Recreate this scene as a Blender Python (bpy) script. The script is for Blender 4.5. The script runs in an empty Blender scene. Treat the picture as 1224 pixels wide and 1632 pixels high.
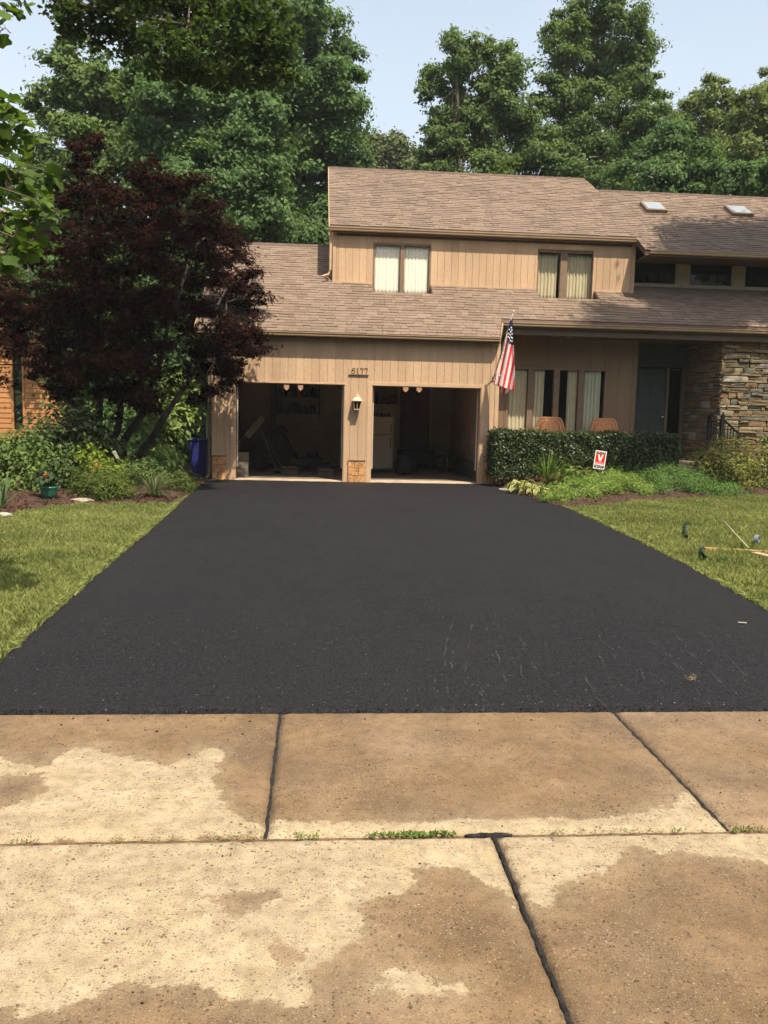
import bpy, math, random
import numpy as np
from mathutils import Vector, Matrix

# ------------------------------------------------------------------ camera
SC = bpy.context.scene
COL = SC.collection
F, CX, CY, H = 1369.0, 612.0, 816.0, 1.64          # focal length in px of a 1224x1632 frame, eye height
yaw, pitch, roll = math.radians(4.6), math.radians(6.8), math.radians(1.35)
FWD = np.array([math.sin(yaw) * math.cos(pitch), math.cos(yaw) * math.cos(pitch), -math.sin(pitch)])
_r0 = np.array([math.cos(yaw), -math.sin(yaw), 0.0])
_u0 = np.cross(_r0, FWD)
RGT = math.cos(roll) * _r0 + math.sin(roll) * _u0
UPV = np.cross(RGT, FWD)
cam = bpy.data.objects.new('camera', bpy.data.cameras.new('camera'))
COL.objects.link(cam)
cam.data.sensor_fit = 'VERTICAL'
cam.data.sensor_height = 24.0
cam.data.lens = 24.0 * F / 1632.0
cam.data.clip_start = 0.05
cam.data.clip_end = 2000.0
cam.matrix_world = Matrix(((RGT[0], UPV[0], -FWD[0], 0), (RGT[1], UPV[1], -FWD[1], 0), (RGT[2], UPV[2], -FWD[2], H), (0, 0, 0, 1)))
SC.camera = cam


def at(x, y, Y=None, Z=None):
    """world point seen at photo pixel (x, y) on the vertical plane Y or the level plane Z"""
    r = FWD + RGT * (x - CX) / F - UPV * (y - CY) / F
    t = r[1] and (Y / r[1] if Y is not None else (Z - H) / r[2])
    return np.array([0, 0, H]) + r * t


# ------------------------------------------------------------------ light
SUN_DIR = Vector((-0.466, 1.0, -1.9)).normalized()
SUN_EL = math.asin(-SUN_DIR.z)
SUN_ROT = math.atan2(0.466, -1.0)
SC.world = bpy.data.worlds.new('World')
SC.world.use_nodes = True
wn = SC.world.node_tree
bg = wn.nodes['Background']
sky = wn.nodes.new('ShaderNodeTexSky')
sky.sky_type = 'NISHITA'
sky.sun_disc = False
sky.sun_elevation = SUN_EL
sky.sun_rotation = SUN_ROT
sky.altitude = 0.0
sky.air_density = 1.0
sky.dust_density = 5.0
sky.ozone_density = 1.0
# summer haze: the clear-sky colour pales evenly all round towards the horizon, with a trace of thin cloud
tc = wn.nodes.new('ShaderNodeTexCoord')
sp_ = wn.nodes.new('ShaderNodeSeparateXYZ')
wn.links.new(tc.outputs['Generated'], sp_.inputs[0])
hz = wn.nodes.new('ShaderNodeMapRange')
hz.interpolation_type = 'SMOOTHSTEP'
hz.inputs[1].default_value = 0.95; hz.inputs[2].default_value = 0.10
hz.inputs[3].default_value = 0.10; hz.inputs[4].default_value = 0.80
wn.links.new(sp_.outputs[2], hz.inputs[0])
cl = wn.nodes.new('ShaderNodeTexNoise')
cl.inputs['Scale'].default_value = 2.6; cl.inputs['Detail'].default_value = 6.0
wn.links.new(tc.outputs['Generated'], cl.inputs['Vector'])
clr = wn.nodes.new('ShaderNodeMapRange')
clr.inputs[1].default_value = 0.50; clr.inputs[2].default_value = 0.75; clr.inputs[4].default_value = 0.30
wn.links.new(cl.outputs['Fac'], clr.inputs[0])
mx = wn.nodes.new('ShaderNodeMix'); mx.data_type = 'RGBA'
mx.inputs[7].default_value = (6.3, 7.2, 8.2, 1)
wn.links.new(hz.outputs[0], mx.inputs[0])
wn.links.new(sky.outputs[0], mx.inputs[6])
mx2 = wn.nodes.new('ShaderNodeMix'); mx2.data_type = 'RGBA'
mx2.inputs[7].default_value = (7.2, 7.8, 8.6, 1)
wn.links.new(clr.outputs[0], mx2.inputs[0])
wn.links.new(mx.outputs[2], mx2.inputs[6])
wn.links.new(mx2.outputs[2], bg.inputs[0])
bg.inputs[1].default_value = 0.10
sun = bpy.data.objects.new('sun', bpy.data.lights.new('sun', 'SUN'))
COL.objects.link(sun)
sun.data.energy = 5.0
sun.data.angle = math.radians(0.55)
sun.data.color = (1.0, 0.89, 0.72)
sun.rotation_euler = SUN_DIR.to_track_quat('-Z', 'Y').to_euler()
sun.location = (8, -10, 30)
SC.view_settings.view_transform = 'Standard'
SC.view_settings.look = 'None'
SC.view_settings.exposure = 0.58
SC.view_settings.gamma = 1.0
SC.view_settings.use_curve_mapping = False
SC.cycles.max_bounces = 6
SC.cycles.diffuse_bounces = 3
SC.cycles.glossy_bounces = 3
SC.cycles.transmission_bounces = 4
SC.cycles.transparent_max_bounces = 10
SC.cycles.use_denoising = True
SC.cycles.sample_clamp_indirect = 4.0

RNG = np.random.default_rng(7)
random.seed(7)


# ------------------------------------------------------------------ materials
def mat(name, col, rough=0.8, var=0.12, scale=6.0, bump=0.0, bscale=40.0, col2=None, island=0.0, objrand=0.0, metal=0.0,
        stretch=(1, 1, 1), spec=0.3, fine=0.0, fscale=120.0):
    """principled surface: noise between two tones, optional per-piece tint, fine grain and relief"""
    m = bpy.data.materials.new(name)
    m.use_nodes = True
    nt = m.node_tree
    N, L = nt.nodes, nt.links
    b = N['Principled BSDF']
    b.inputs['Roughness'].default_value = rough
    b.inputs['Metallic'].default_value = metal
    b.inputs['Specular IOR Level'].default_value = spec
    geo = N.new('ShaderNodeNewGeometry')
    mp = N.new('ShaderNodeMapping')
    mp.inputs['Scale'].default_value = stretch
    L.new(geo.outputs['Position'], mp.inputs[0])
    nz = N.new('ShaderNodeTexNoise')
    nz.inputs['Scale'].default_value = scale
    nz.inputs['Detail'].default_value = 6.0
    nz.inputs['Roughness'].default_value = 0.62
    L.new(mp.outputs[0], nz.inputs['Vector'])
    mix = N.new('ShaderNodeMix')
    mix.data_type = 'RGBA'
    c2 = col2 or tuple(min(1, c * (1 + 2 * var)) for c in col)
    c1 = col if col2 else tuple(c * (1 - 2 * var) for c in col)
    mix.inputs[6].default_value = (*c1, 1)
    mix.inputs[7].default_value = (*c2, 1)
    rmp = N.new('ShaderNodeMapRange')
    rmp.inputs[1].default_value = 0.3
    rmp.inputs[2].default_value = 0.7
    L.new(nz.outputs['Fac'], rmp.inputs[0])
    L.new(rmp.outputs[0], mix.inputs[0])
    out = mix.outputs[2]
    if island or objrand:
        if objrand:
            oi = N.new('ShaderNodeObjectInfo')
            ad = N.new('ShaderNodeMath')
            ad.operation = 'ADD'
            L.new(oi.outputs['Random'], ad.inputs[0])
            if island:
                L.new(geo.outputs['Random Per Island'], ad.inputs[1])
            else:
                ad.inputs[1].default_value = 0.0
            fr = N.new('ShaderNodeMath')
            fr.operation = 'FRACT'
            L.new(ad.outputs[0], fr.inputs[0])
            src = fr.outputs[0]
        else:
            src = geo.outputs['Random Per Island']
        a = max(island, objrand)
        mr = N.new('ShaderNodeMapRange')
        mr.inputs[3].default_value = 1 - a
        mr.inputs[4].default_value = 1 + a
        L.new(src, mr.inputs[0])
        hs = N.new('ShaderNodeHueSaturation')
        L.new(mr.outputs[0], hs.inputs['Value'])
        L.new(out, hs.inputs['Color'])
        out = hs.outputs[0]
    if fine:
        n2 = N.new('ShaderNodeTexNoise')
        n2.inputs['Scale'].default_value = fscale
        n2.inputs['Detail'].default_value = 3.0
        L.new(geo.outputs['Position'], n2.inputs['Vector'])
        mr2 = N.new('ShaderNodeMapRange')
        mr2.inputs[1].default_value = 0.3
        mr2.inputs[2].default_value = 0.7
        mr2.inputs[3].default_value = 1 - fine
        mr2.inputs[4].default_value = 1 + fine
        L.new(n2.outputs['Fac'], mr2.inputs[0])
        h2 = N.new('ShaderNodeHueSaturation')
        L.new(mr2.outputs[0], h2.inputs['Value'])
        L.new(out, h2.inputs['Color'])
        out = h2.outputs[0]
    L.new(out, b.inputs['Base Color'])
    if bump:
        nb = N.new('ShaderNodeTexNoise')
        nb.inputs['Scale'].default_value = bscale
        nb.inputs['Detail'].default_value = 4.0
        L.new(mp.outputs[0], nb.inputs['Vector'])
        bp = N.new('ShaderNodeBump')
        bp.inputs['Strength'].default_value = bump
        bp.inputs['Distance'].default_value = 0.02
        L.new(nb.outputs['Fac'], bp.inputs['Height'])
        L.new(bp.outputs[0], b.inputs['Normal'])
    return m


def leaf_mat(name, dark, light, trans=0.35, rough=0.6, clump=0.8, spec=0.14):
    """leaf: each leaf its own tone between two greens, clumps drift in tone, light passes through"""
    m = bpy.data.materials.new(name)
    m.use_nodes = True
    nt = m.node_tree
    N, L = nt.nodes, nt.links
    b = N['Principled BSDF']
    b.inputs['Roughness'].default_value = rough
    b.inputs['Specular IOR Level'].default_value = spec
    geo = N.new('ShaderNodeNewGeometry')
    oi = N.new('ShaderNodeObjectInfo')
    nz = N.new('ShaderNodeTexNoise')
    nz.inputs['Scale'].default_value = clump
    nz.inputs['Detail'].default_value = 2.0
    L.new(geo.outputs['Position'], nz.inputs['Vector'])
    m1 = N.new('ShaderNodeMath'); m1.operation = 'ADD'
    L.new(geo.outputs['Random Per Island'], m1.inputs[0])
    L.new(oi.outputs['Random'], m1.inputs[1])
    fr = N.new('ShaderNodeMath'); fr.operation = 'FRACT'
    L.new(m1.outputs[0], fr.inputs[0])
    m2 = N.new('ShaderNodeMath'); m2.operation = 'MULTIPLY_ADD'
    L.new(fr.outputs[0], m2.inputs[0])
    m2.inputs[1].default_value = 0.62
    L.new(nz.outputs['Fac'], m2.inputs[2])
    mr = N.new('ShaderNodeMapRange')
    mr.inputs[1].default_value = 0.35
    mr.inputs[2].default_value = 1.25
    L.new(m2.outputs[0], mr.inputs[0])
    mix = N.new('ShaderNodeMix'); mix.data_type = 'RGBA'
    mix.inputs[6].default_value = (*dark, 1)
    mix.inputs[7].default_value = (*light, 1)
    L.new(mr.outputs[0], mix.inputs[0])
    L.new(mix.outputs[2], b.inputs['Base Color'])
    tr = N.new('ShaderNodeBsdfTranslucent')
    g = N.new('ShaderNodeMix'); g.data_type = 'RGBA'; g.blend_type = 'MULTIPLY'
    g.inputs[0].default_value = 1.0
    g.inputs[7].default_value = (1.25, 1.3, 0.6, 1)
    L.new(mix.outputs[2], g.inputs[6])
    L.new(g.outputs[2], tr.inputs[0])
    ms = N.new('ShaderNodeMixShader')
    ms.inputs[0].default_value = trans
    L.new(b.outputs[0], ms.inputs[1])
    L.new(tr.outputs[0], ms.inputs[2])
    L.new(ms.outputs[0], N['Material Output'].inputs[0])
    return m


def glass_mat(name, tint, refl=0.1):
    m = bpy.data.materials.new(name)
    m.use_nodes = True
    nt = m.node_tree
    N, L = nt.nodes, nt.links
    N.remove(N['Principled BSDF'])
    t = N.new('ShaderNodeBsdfTransparent'); t.inputs[0].default_value = (*tint, 1)
    g = N.new('ShaderNodeBsdfGlossy'); g.inputs['Roughness'].default_value = 0.03
    lw = N.new('ShaderNodeLayerWeight'); lw.inputs[0].default_value = 0.5
    pw_ = N.new('ShaderNodeMath'); pw_.operation = 'POWER'; pw_.inputs[1].default_value = 4.0
    L.new(lw.outputs['Facing'], pw_.inputs[0])
    ad = N.new('ShaderNodeMath'); ad.operation = 'MULTIPLY_ADD'; ad.inputs[1].default_value = 0.7; ad.inputs[2].default_value = 0.04 + refl
    L.new(pw_.outputs[0], ad.inputs[0])
    nz = N.new('ShaderNodeTexNoise'); nz.inputs['Scale'].default_value = 1.2
    bp = N.new('ShaderNodeBump'); bp.inputs['Strength'].default_value = 0.04
    L.new(nz.outputs['Fac'], bp.inputs['Height'])
    L.new(bp.outputs[0], g.inputs['Normal'])
    ms = N.new('ShaderNodeMixShader')
    L.new(ad.outputs[0], ms.inputs[0])
    L.new(t.outputs[0], ms.inputs[1])
    L.new(g.outputs[0], ms.inputs[2])
    L.new(ms.outputs[0], N['Material Output'].inputs[0])
    return m


M = {}
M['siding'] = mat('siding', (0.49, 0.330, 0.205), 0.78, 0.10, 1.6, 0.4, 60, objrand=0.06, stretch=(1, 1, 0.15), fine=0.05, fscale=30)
M['trim'] = mat('trim', (0.49, 0.325, 0.20), 0.7, 0.06, 2.0, 0.15, 50, fine=0.05, fscale=40)
M['gutter'] = mat('gutter', (0.38, 0.265, 0.155), 0.45, 0.06, 3.0, spec=0.4)
M['sash'] = mat('sash', (0.20, 0.135, 0.09), 0.6, 0.08, 5.0)
M['sash_light'] = mat('sash_light', (0.33, 0.27, 0.19), 0.6, 0.06, 5.0)
M['shingle'] = mat('shingle', (0.200, 0.146, 0.108), 0.92, 0.05, 0.8, 0.5, 160, island=0.15, objrand=0.15, fine=0.16, fscale=90)
M['deck'] = mat('roof_deck', (0.10, 0.065, 0.045), 0.95, 0.1)
M['ridge'] = mat('ridge', (0.11, 0.075, 0.055), 0.9, 0.15, 4.0, fine=0.2, fscale=60)
M['dark_room'] = mat('room_paint', (0.07, 0.06, 0.05), 0.9, 0.05)
M['garage_paint'] = mat('garage_paint', (0.42, 0.32, 0.235), 0.85, 0.08, 1.5)
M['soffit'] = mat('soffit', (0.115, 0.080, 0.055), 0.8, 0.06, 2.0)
M['porch_siding_shaded'] = mat('porch_siding_shaded', (0.195, 0.128, 0.076), 0.75, 0.05, 1.3, 0.2, 60, objrand=0.05, stretch=(1, 1, 0.15))  # same siding as the garage, with the porch shade put into its colour
M['green_door'] = mat('green_door', (0.055, 0.068, 0.062), 0.5, 0.08, 3.0)
M['red_door'] = mat('red_door', (0.15, 0.045, 0.032), 0.5, 0.08, 3.0)
M['glass'] = glass_mat('window_glass', (0.95, 0.94, 0.90), 0.0)
M['glass_dark'] = glass_mat('clerestory_glass', (0.22, 0.24, 0.24), 0.0)
M['glass_sky'] = mat('skylight_dome', (0.27, 0.30, 0.32), 0.30, 0.05, 3.0, spec=0.4)
M['curtain'] = mat('curtain_cloth', (0.56, 0.51, 0.37), 0.9, 0.04, 8.0, fine=0.04)
M['curtain_white'] = mat('curtain_cloth_white', (0.93, 0.90, 0.80), 0.9, 0.02, 8.0)
M['curtain_sage'] = mat('curtain_cloth_sage', (0.52, 0.52, 0.42), 0.9, 0.04, 8.0, fine=0.04)
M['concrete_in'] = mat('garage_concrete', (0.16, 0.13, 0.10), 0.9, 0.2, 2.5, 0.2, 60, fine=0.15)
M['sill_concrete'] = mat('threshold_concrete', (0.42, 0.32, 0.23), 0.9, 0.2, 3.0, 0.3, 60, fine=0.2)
M['brick'] = mat('split_block', (0.52, 0.27, 0.115), 0.95, 0.22, 9.0, 0.9, 45, objrand=0.12, fine=0.2, fscale=70)
M['block'] = mat('grey_block', (0.15, 0.13, 0.10), 0.95, 0.12, 6.0, 0.4, 50, objrand=0.1)
M['mortar'] = mat('mortar', (0.13, 0.10, 0.075), 0.95, 0.15, 10.0)
M['white_metal'] = mat('white_enamel', (0.52, 0.46, 0.38), 0.4, 0.03, 3.0)
M['cream_metal'] = mat('cream_lantern', (0.52, 0.38, 0.26), 0.5, 0.06, 12.0)
M['black_iron'] = mat('black_iron', (0.009, 0.0085, 0.009), 0.7, 0.2, 10.0, spec=0.2)
M['dark_plastic'] = mat('dark_plastic', (0.02, 0.02, 0.022), 0.5, 0.15, 6.0)
M['dark_cloth'] = mat('dark_cloth', (0.035, 0.028, 0.026), 0.9, 0.2, 6.0)
M['red_cloth'] = mat('red_cloth', (0.12, 0.025, 0.02), 0.9, 0.15, 8.0)
M['card'] = mat('cardboard', (0.13, 0.10, 0.07), 0.9, 0.1, 5.0)
M['board_wood'] = mat('pale_board', (0.13, 0.105, 0.08), 0.8, 0.1, 3.0)
M['blue_bin'] = mat('blue_plastic', (0.022, 0.026, 0.17), 0.4, 0.08, 4.0, spec=0.5)
M['number'] = mat('number_metal', (0.20, 0.120, 0.065), 0.5, 0.12, 20.0, metal=0.2)
M['white_post'] = mat('white_post_paint', (0.72, 0.66, 0.52), 0.7, 0.06, 3.0)
M['wicker'] = mat('wicker', (0.60, 0.29, 0.135), 0.65, 0.18, 60.0, 0.9, 140, fine=0.2, fscale=160)
M['clapboard'] = mat('clapboard', (0.40, 0.185, 0.068), 0.7, 0.08, 1.2, 0.2, 30, objrand=0.07, stretch=(0.2, 1, 2))
M['bark'] = mat('bark', (0.075, 0.058, 0.045), 0.95, 0.3, 7.0, 0.8, 30, stretch=(1, 1, 0.3))
M['maple_bark'] = mat('maple_bark', (0.038, 0.031, 0.026), 0.9, 0.25, 9.0, 0.5, 30, stretch=(1, 1, 0.4))
M['twig'] = mat('twig', (0.10, 0.085, 0.06), 0.9, 0.2, 10.0)
M['mulch'] = mat('mulch', (0.060, 0.034, 0.022), 0.97, 0.3, 18.0, 1.0, 60, fine=0.5, fscale=55)
M['soil'] = mat('soil', (0.075, 0.075, 0.026), 0.97, 0.25, 4.0, 0.5, 50, fine=0.35, fscale=60)
M['earth'] = mat('earth', (0.06, 0.065, 0.028), 0.97, 0.25, 0.6, 0.5, 20)
M['road'] = mat('road_asphalt', (0.055, 0.053, 0.052), 0.92, 0.15, 2.0, 0.5, 120, fine=0.25, fscale=180)
M['rock'] = mat('rock', (0.28, 0.24, 0.19), 0.9, 0.2, 12.0, 0.6, 30)
M['white_rock'] = mat('white_rock', (0.34, 0.32, 0.28), 0.9, 0.12, 12.0, 0.5, 30)
M['walk'] = mat('walk_stone', (0.26, 0.20, 0.14), 0.9, 0.1, 4.0, 0.3, 40)
M['teal_pot'] = mat('teal_pot', (0.022, 0.15, 0.095), 0.35, 0.06, 6.0, spec=0.5)
M['orange_flower'] = leaf_mat('orange_flower', (0.50, 0.10, 0.03), (0.62, 0.22, 0.08), 0.3)
M['pink_flower'] = leaf_mat('pink_flower', (0.20, 0.10, 0.065), (0.34, 0.20, 0.13), 0.25)
M['rust_flower'] = leaf_mat('rust_flower', (0.13, 0.060, 0.030), (0.22, 0.105, 0.050), 0.2)
M['hose'] = mat('hose_rubber', (0.009, 0.022, 0.018), 0.5, 0.2, 10.0)
M['wood_yellow'] = mat('level_wood', (0.36, 0.225, 0.09), 0.75, 0.15, 9.0, 0.2, 40, stretch=(0.3, 1, 2))
M['wood_tan'] = mat('old_board', (0.46, 0.31, 0.20), 0.85, 0.15, 9.0, 0.3, 40, stretch=(0.3, 1, 2))
M['stick'] = mat('pale_stick', (0.36, 0.34, 0.19), 0.8, 0.1, 8.0)
M['tape'] = mat('grey_tape', (0.16, 0.185, 0.21), 0.5, 0.08, 10.0)
M['flag_red'] = mat('flag_red', (0.66, 0.035, 0.055), 0.7, 0.05, 8.0)
M['flag_white'] = mat('flag_white', (0.86, 0.72, 0.66), 0.7, 0.03, 8.0)
M['flag_blue'] = mat('flag_blue', (0.018, 0.022, 0.075), 0.7, 0.08, 8.0)
M['star'] = mat('flag_star', (0.85, 0.84, 0.80), 0.7, 0.02, 8.0)
M['pole'] = mat('pole_paint', (0.55, 0.50, 0.42), 0.35, 0.05, 9.0, metal=0.3)
M['brass'] = mat('brass', (0.75, 0.68, 0.50), 0.2, 0.05, 9.0, metal=0.8)
M['sign_red'] = mat('sign_red', (0.62, 0.018, 0.018), 0.4, 0.02, 5.0)
M['sign_white'] = mat('sign_white', (0.82, 0.80, 0.74), 0.4, 0.02, 5.0)
M['sign_black'] = mat('sign_black', (0.015, 0.012, 0.012), 0.4, 0.02, 5.0)
M['joint'] = mat('joint_tar', (0.022, 0.020, 0.018), 0.95, 0.3, 30.0, 0.9, 90)
M['seam'] = mat('seam_sand', (0.14, 0.085, 0.045), 0.97, 0.3, 25.0, 0.9, 80, fine=0.3)

L_OAK = leaf_mat('oak_leaf', (0.058, 0.100, 0.032), (0.175, 0.250, 0.082), 0.42, clump=0.5)
L_BLUE = leaf_mat('blue_green_leaf', (0.050, 0.100, 0.038), (0.150, 0.240, 0.086), 0.42, clump=0.5)
L_LIGHT = leaf_mat('light_leaf', (0.085, 0.120, 0.038), (0.230, 0.285, 0.095), 0.35, clump=0.6)
L_FAR = leaf_mat('far_leaf', (0.070, 0.090, 0.036), (0.150, 0.180, 0.075), 0.3, clump=0.4)
L_MAPLE = leaf_mat('red_maple_leaf', (0.0075, 0.0034, 0.0024), (0.034, 0.0115, 0.0080), 0.2, rough=0.8, clump=1.0, spec=0.03)
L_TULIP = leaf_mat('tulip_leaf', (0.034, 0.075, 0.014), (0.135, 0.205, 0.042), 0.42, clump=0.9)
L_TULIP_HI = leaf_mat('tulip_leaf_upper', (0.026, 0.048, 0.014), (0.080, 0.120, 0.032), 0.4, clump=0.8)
L_HEDGE = leaf_mat('hedge_leaf', (0.010, 0.022, 0.006), (0.055, 0.085, 0.016), 0.15, rough=0.42, clump=2.5, spec=0.4)
L_VIB = leaf_mat('viburnum_leaf', (0.115, 0.180, 0.048), (0.290, 0.380, 0.120), 0.3, clump=1.5)
L_DARK = leaf_mat('laurel_leaf', (0.026, 0.045, 0.016), (0.090, 0.125, 0.038), 0.2, rough=0.4, clump=1.5)
L_BUSH = leaf_mat('bush_leaf', (0.055, 0.100, 0.026), (0.165, 0.230, 0.060), 0.25, clump=1.5)
L_YEW = leaf_mat('yew_needle', (0.045, 0.075, 0.015), (0.150, 0.195, 0.040), 0.2, clump=2.5)
L_LIME = leaf_mat('lime_leaf', (0.10, 0.16, 0.018), (0.26, 0.32, 0.045), 0.35, clump=2.0)
L_JUN = leaf_mat('juniper_spray', (0.085, 0.145, 0.026), (0.27, 0.37, 0.085), 0.25, clump=2.0)
L_JUN2 = leaf_mat('juniper_spray_dark', (0.050, 0.110, 0.028), (0.165, 0.27, 0.070), 0.25, clump=2.0)
L_SPIREA = leaf_mat('spirea_leaf', (0.075, 0.090, 0.024), (0.27, 0.275, 0.075), 0.3, clump=2.0)
L_GRASS = leaf_mat('grass_blade', (0.080, 0.122, 0.026), (0.385, 0.395, 0.140), 0.3, rough=0.6, clump=0.9, spec=0.2)
L_BLADE = leaf_mat('daylily_blade', (0.055, 0.11, 0.016), (0.13, 0.20, 0.035), 0.3, clump=2.0)
L_IRIS = leaf_mat('iris_blade', (0.06, 0.11, 0.045), (0.13, 0.19, 0.08), 0.25, clump=2.0)
L_ORN = leaf_mat('ornamental_blade', (0.085, 0.105, 0.05), (0.22, 0.235, 0.12), 0.25, clump=2.0)
L_HOSTA = leaf_mat('hosta_leaf', (0.12, 0.17, 0.03), (0.34, 0.36, 0.10), 0.3, clump=3.0)
L_HOSTA2 = leaf_mat('hosta_margin', (0.48, 0.45, 0.20), (0.62, 0.58, 0.30), 0.3, clump=3.0)
L_BROAD = leaf_mat('broad_leaf', (0.06, 0.11, 0.02), (0.16, 0.22, 0.045), 0.3, clump=2.0)
L_GERAN = leaf_mat('geranium_leaf', (0.022, 0.045, 0.020), (0.060, 0.090, 0.042), 0.2, clump=3.0)


# ------------------------------------------------------------------ object helpers
WORLD = {}


def _off(parent):
    return np.array(WORLD.get(parent.name, (0, 0, 0)), float) if parent else np.zeros(3)


def finish(o, parent=None, origin=(0, 0, 0)):
    COL.objects.link(o)
    o.location = Vector(np.array(origin, float) - _off(parent))
    if parent:
        o.parent = parent
    WORLD[o.name] = np.array(origin, float)
    return o


def tag(o, label=None, cat=None, group=None, kind=None):
    if label: o['label'] = label
    if cat: o['category'] = cat
    if group: o['group'] = group
    if kind: o['kind'] = kind
    return o


def empty(name, loc, label=None, cat=None, group=None):
    o = bpy.data.objects.new(name, None)
    o.empty_display_size = 0.2
    finish(o, None, loc)
    return tag(o, label, cat, group)


class MB:
    """collects faces in world coordinates; build() links them as ONE mesh object"""
    def __init__(s):
        s.v, s.f, s.m = [], [], []

    def face(s, pts, mi=0):
        b = len(s.v)
        s.v += [tuple(p) for p in pts]
        s.f.append(tuple(range(b, b + len(pts))))
        s.m.append(mi)

    def box(s, x0, x1, y0, y1, z0, z1, mi=0):
        b = len(s.v)
        s.v += [(x0, y0, z0), (x1, y0, z0), (x1, y1, z0), (x0, y1, z0), (x0, y0, z1), (x1, y0, z1), (x1, y1, z1), (x0, y1, z1)]
        for q in ((0, 3, 2, 1), (4, 5, 6, 7), (0, 1, 5, 4), (1, 2, 6, 5), (2, 3, 7, 6), (3, 0, 4, 7)):
            s.f.append(tuple(b + i for i in q))
            s.m.append(mi)

    def prism(s, poly, vec, mi=0):
        """closed prism: 3-D polygon pushed along vec"""
        b = len(s.v)
        n = len(poly)
        vec = np.array(vec, float)
        s.v += [tuple(p) for p in poly] + [tuple(np.array(p, float) + vec) for p in poly]
        s.f.append(tuple(b + i for i in range(n))[::-1]); s.m.append(mi)
        s.f.append(tuple(b + n + i for i in range(n))); s.m.append(mi)
        for i in range(n):
            j = (i + 1) % n
            s.f.append((b + i, b + j, b + n + j, b + n + i)); s.m.append(mi)

    def tube(s, pts, rad, n=6, mi=0, cap=True):
        pts = [np.array(p, float) for p in pts]
        if not hasattr(rad, '__len__'):
            rad = [rad] * len(pts)
        b = len(s.v)
        up = np.array([0.13, 0.21, 0.97])
        for i, p in enumerate(pts):
            t = pts[min(i + 1, len(pts) - 1)] - pts[max(i - 1, 0)]
            t = t / (np.linalg.norm(t) + 1e-9)
            a = np.cross(t, up)
            if np.linalg.norm(a) < 0.05:
                a = np.cross(t, (1, 0, 0))
            a /= np.linalg.norm(a)
            c = np.cross(t, a)
            for k in range(n):
                w = 2 * math.pi * k / n
                s.v.append(tuple(p + rad[i] * (math.cos(w) * a + math.sin(w) * c)))
        for i in range(len(pts) - 1):
            for k in range(n):
                k2 = (k + 1) % n
                s.f.append((b + i * n + k, b + i * n + k2, b + (i + 1) * n + k2, b + (i + 1) * n + k)); s.m.append(mi)
        if cap:
            s.f.append(tuple(b + k for k in range(n))[::-1]); s.m.append(mi)
            e = b + (len(pts) - 1) * n
            s.f.append(tuple(e + k for k in range(n))); s.m.append(mi)

    def lathe(s, c, prof, n=20, mi=0):
        b = len(s.v)
        for r, z in prof:
            for k in range(n):
                w = 2 * math.pi * k / n
                s.v.append((c[0] + r * math.cos(w), c[1] + r * math.sin(w), c[2] + z))
        for i in range(len(prof) - 1):
            for k in range(n):
                k2 = (k + 1) % n
                s.f.append((b + i * n + k, b + i * n + k2, b + (i + 1) * n + k2, b + (i + 1) * n + k)); s.m.append(mi)

    def build(s, name, mats, parent=None, origin=None, smooth=False, bevel=0.0):
        if origin is None:
            origin = _off(parent)
        me = bpy.data.meshes.new(name)
        V = np.array(s.v, float) - np.array(origin, float)
        me.from_pydata(V.tolist(), [], s.f)
        mats = mats if isinstance(mats, (list, tuple)) else [mats]
        for q in mats:
            me.materials.append(q)
        me.polygons.foreach_set('material_index', s.m)
        if smooth:
            me.polygons.foreach_set('use_smooth', [True] * len(s.f))
        me.update()
        o = finish(bpy.data.objects.new(name, me), parent, origin)
        if bevel:
            md = o.modifiers.new('bevel', 'BEVEL')
            md.width = bevel
            md.segments = 2
            md.limit_method = 'ANGLE'
        return o


def bx(name, m, parent, x0, x1, y0, y1, z0, z1, bevel=0.0):
    q = MB()
    q.box(x0, x1, y0, y1, z0, z1)
    return q.build(name, m, parent, bevel=bevel)


def np_object(name, V, Fq, mats, parent=None, origin=None, mi=None, smooth=False):
    """many equal-sided faces from arrays, linked as ONE mesh object"""
    if origin is None:
        origin = _off(parent)
    V = np.asarray(V, np.float32) - np.asarray(origin, np.float32)
    Fq = np.asarray(Fq, np.int32)
    me = bpy.data.meshes.new(name)
    k = Fq.shape[1]
    me.vertices.add(len(V)); me.vertices.foreach_set('co', V.ravel())
    me.loops.add(Fq.size); me.loops.foreach_set('vertex_index', Fq.ravel())
    me.polygons.add(len(Fq)); me.polygons.foreach_set('loop_start', np.arange(0, Fq.size, k, dtype=np.int32))
    mats = mats if isinstance(mats, (list, tuple)) else [mats]
    for q in mats:
        me.materials.append(q)
    if mi is not None:
        me.polygons.foreach_set('material_index', np.asarray(mi, np.int32))
    if smooth:
        me.polygons.foreach_set('use_smooth', np.ones(len(Fq), bool))
    me.update(calc_edges=True)
    return finish(bpy.data.objects.new(name, me), parent, origin)


def unit(a):
    return a / (np.linalg.norm(a, axis=-1, keepdims=True) + 1e-9)


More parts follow.
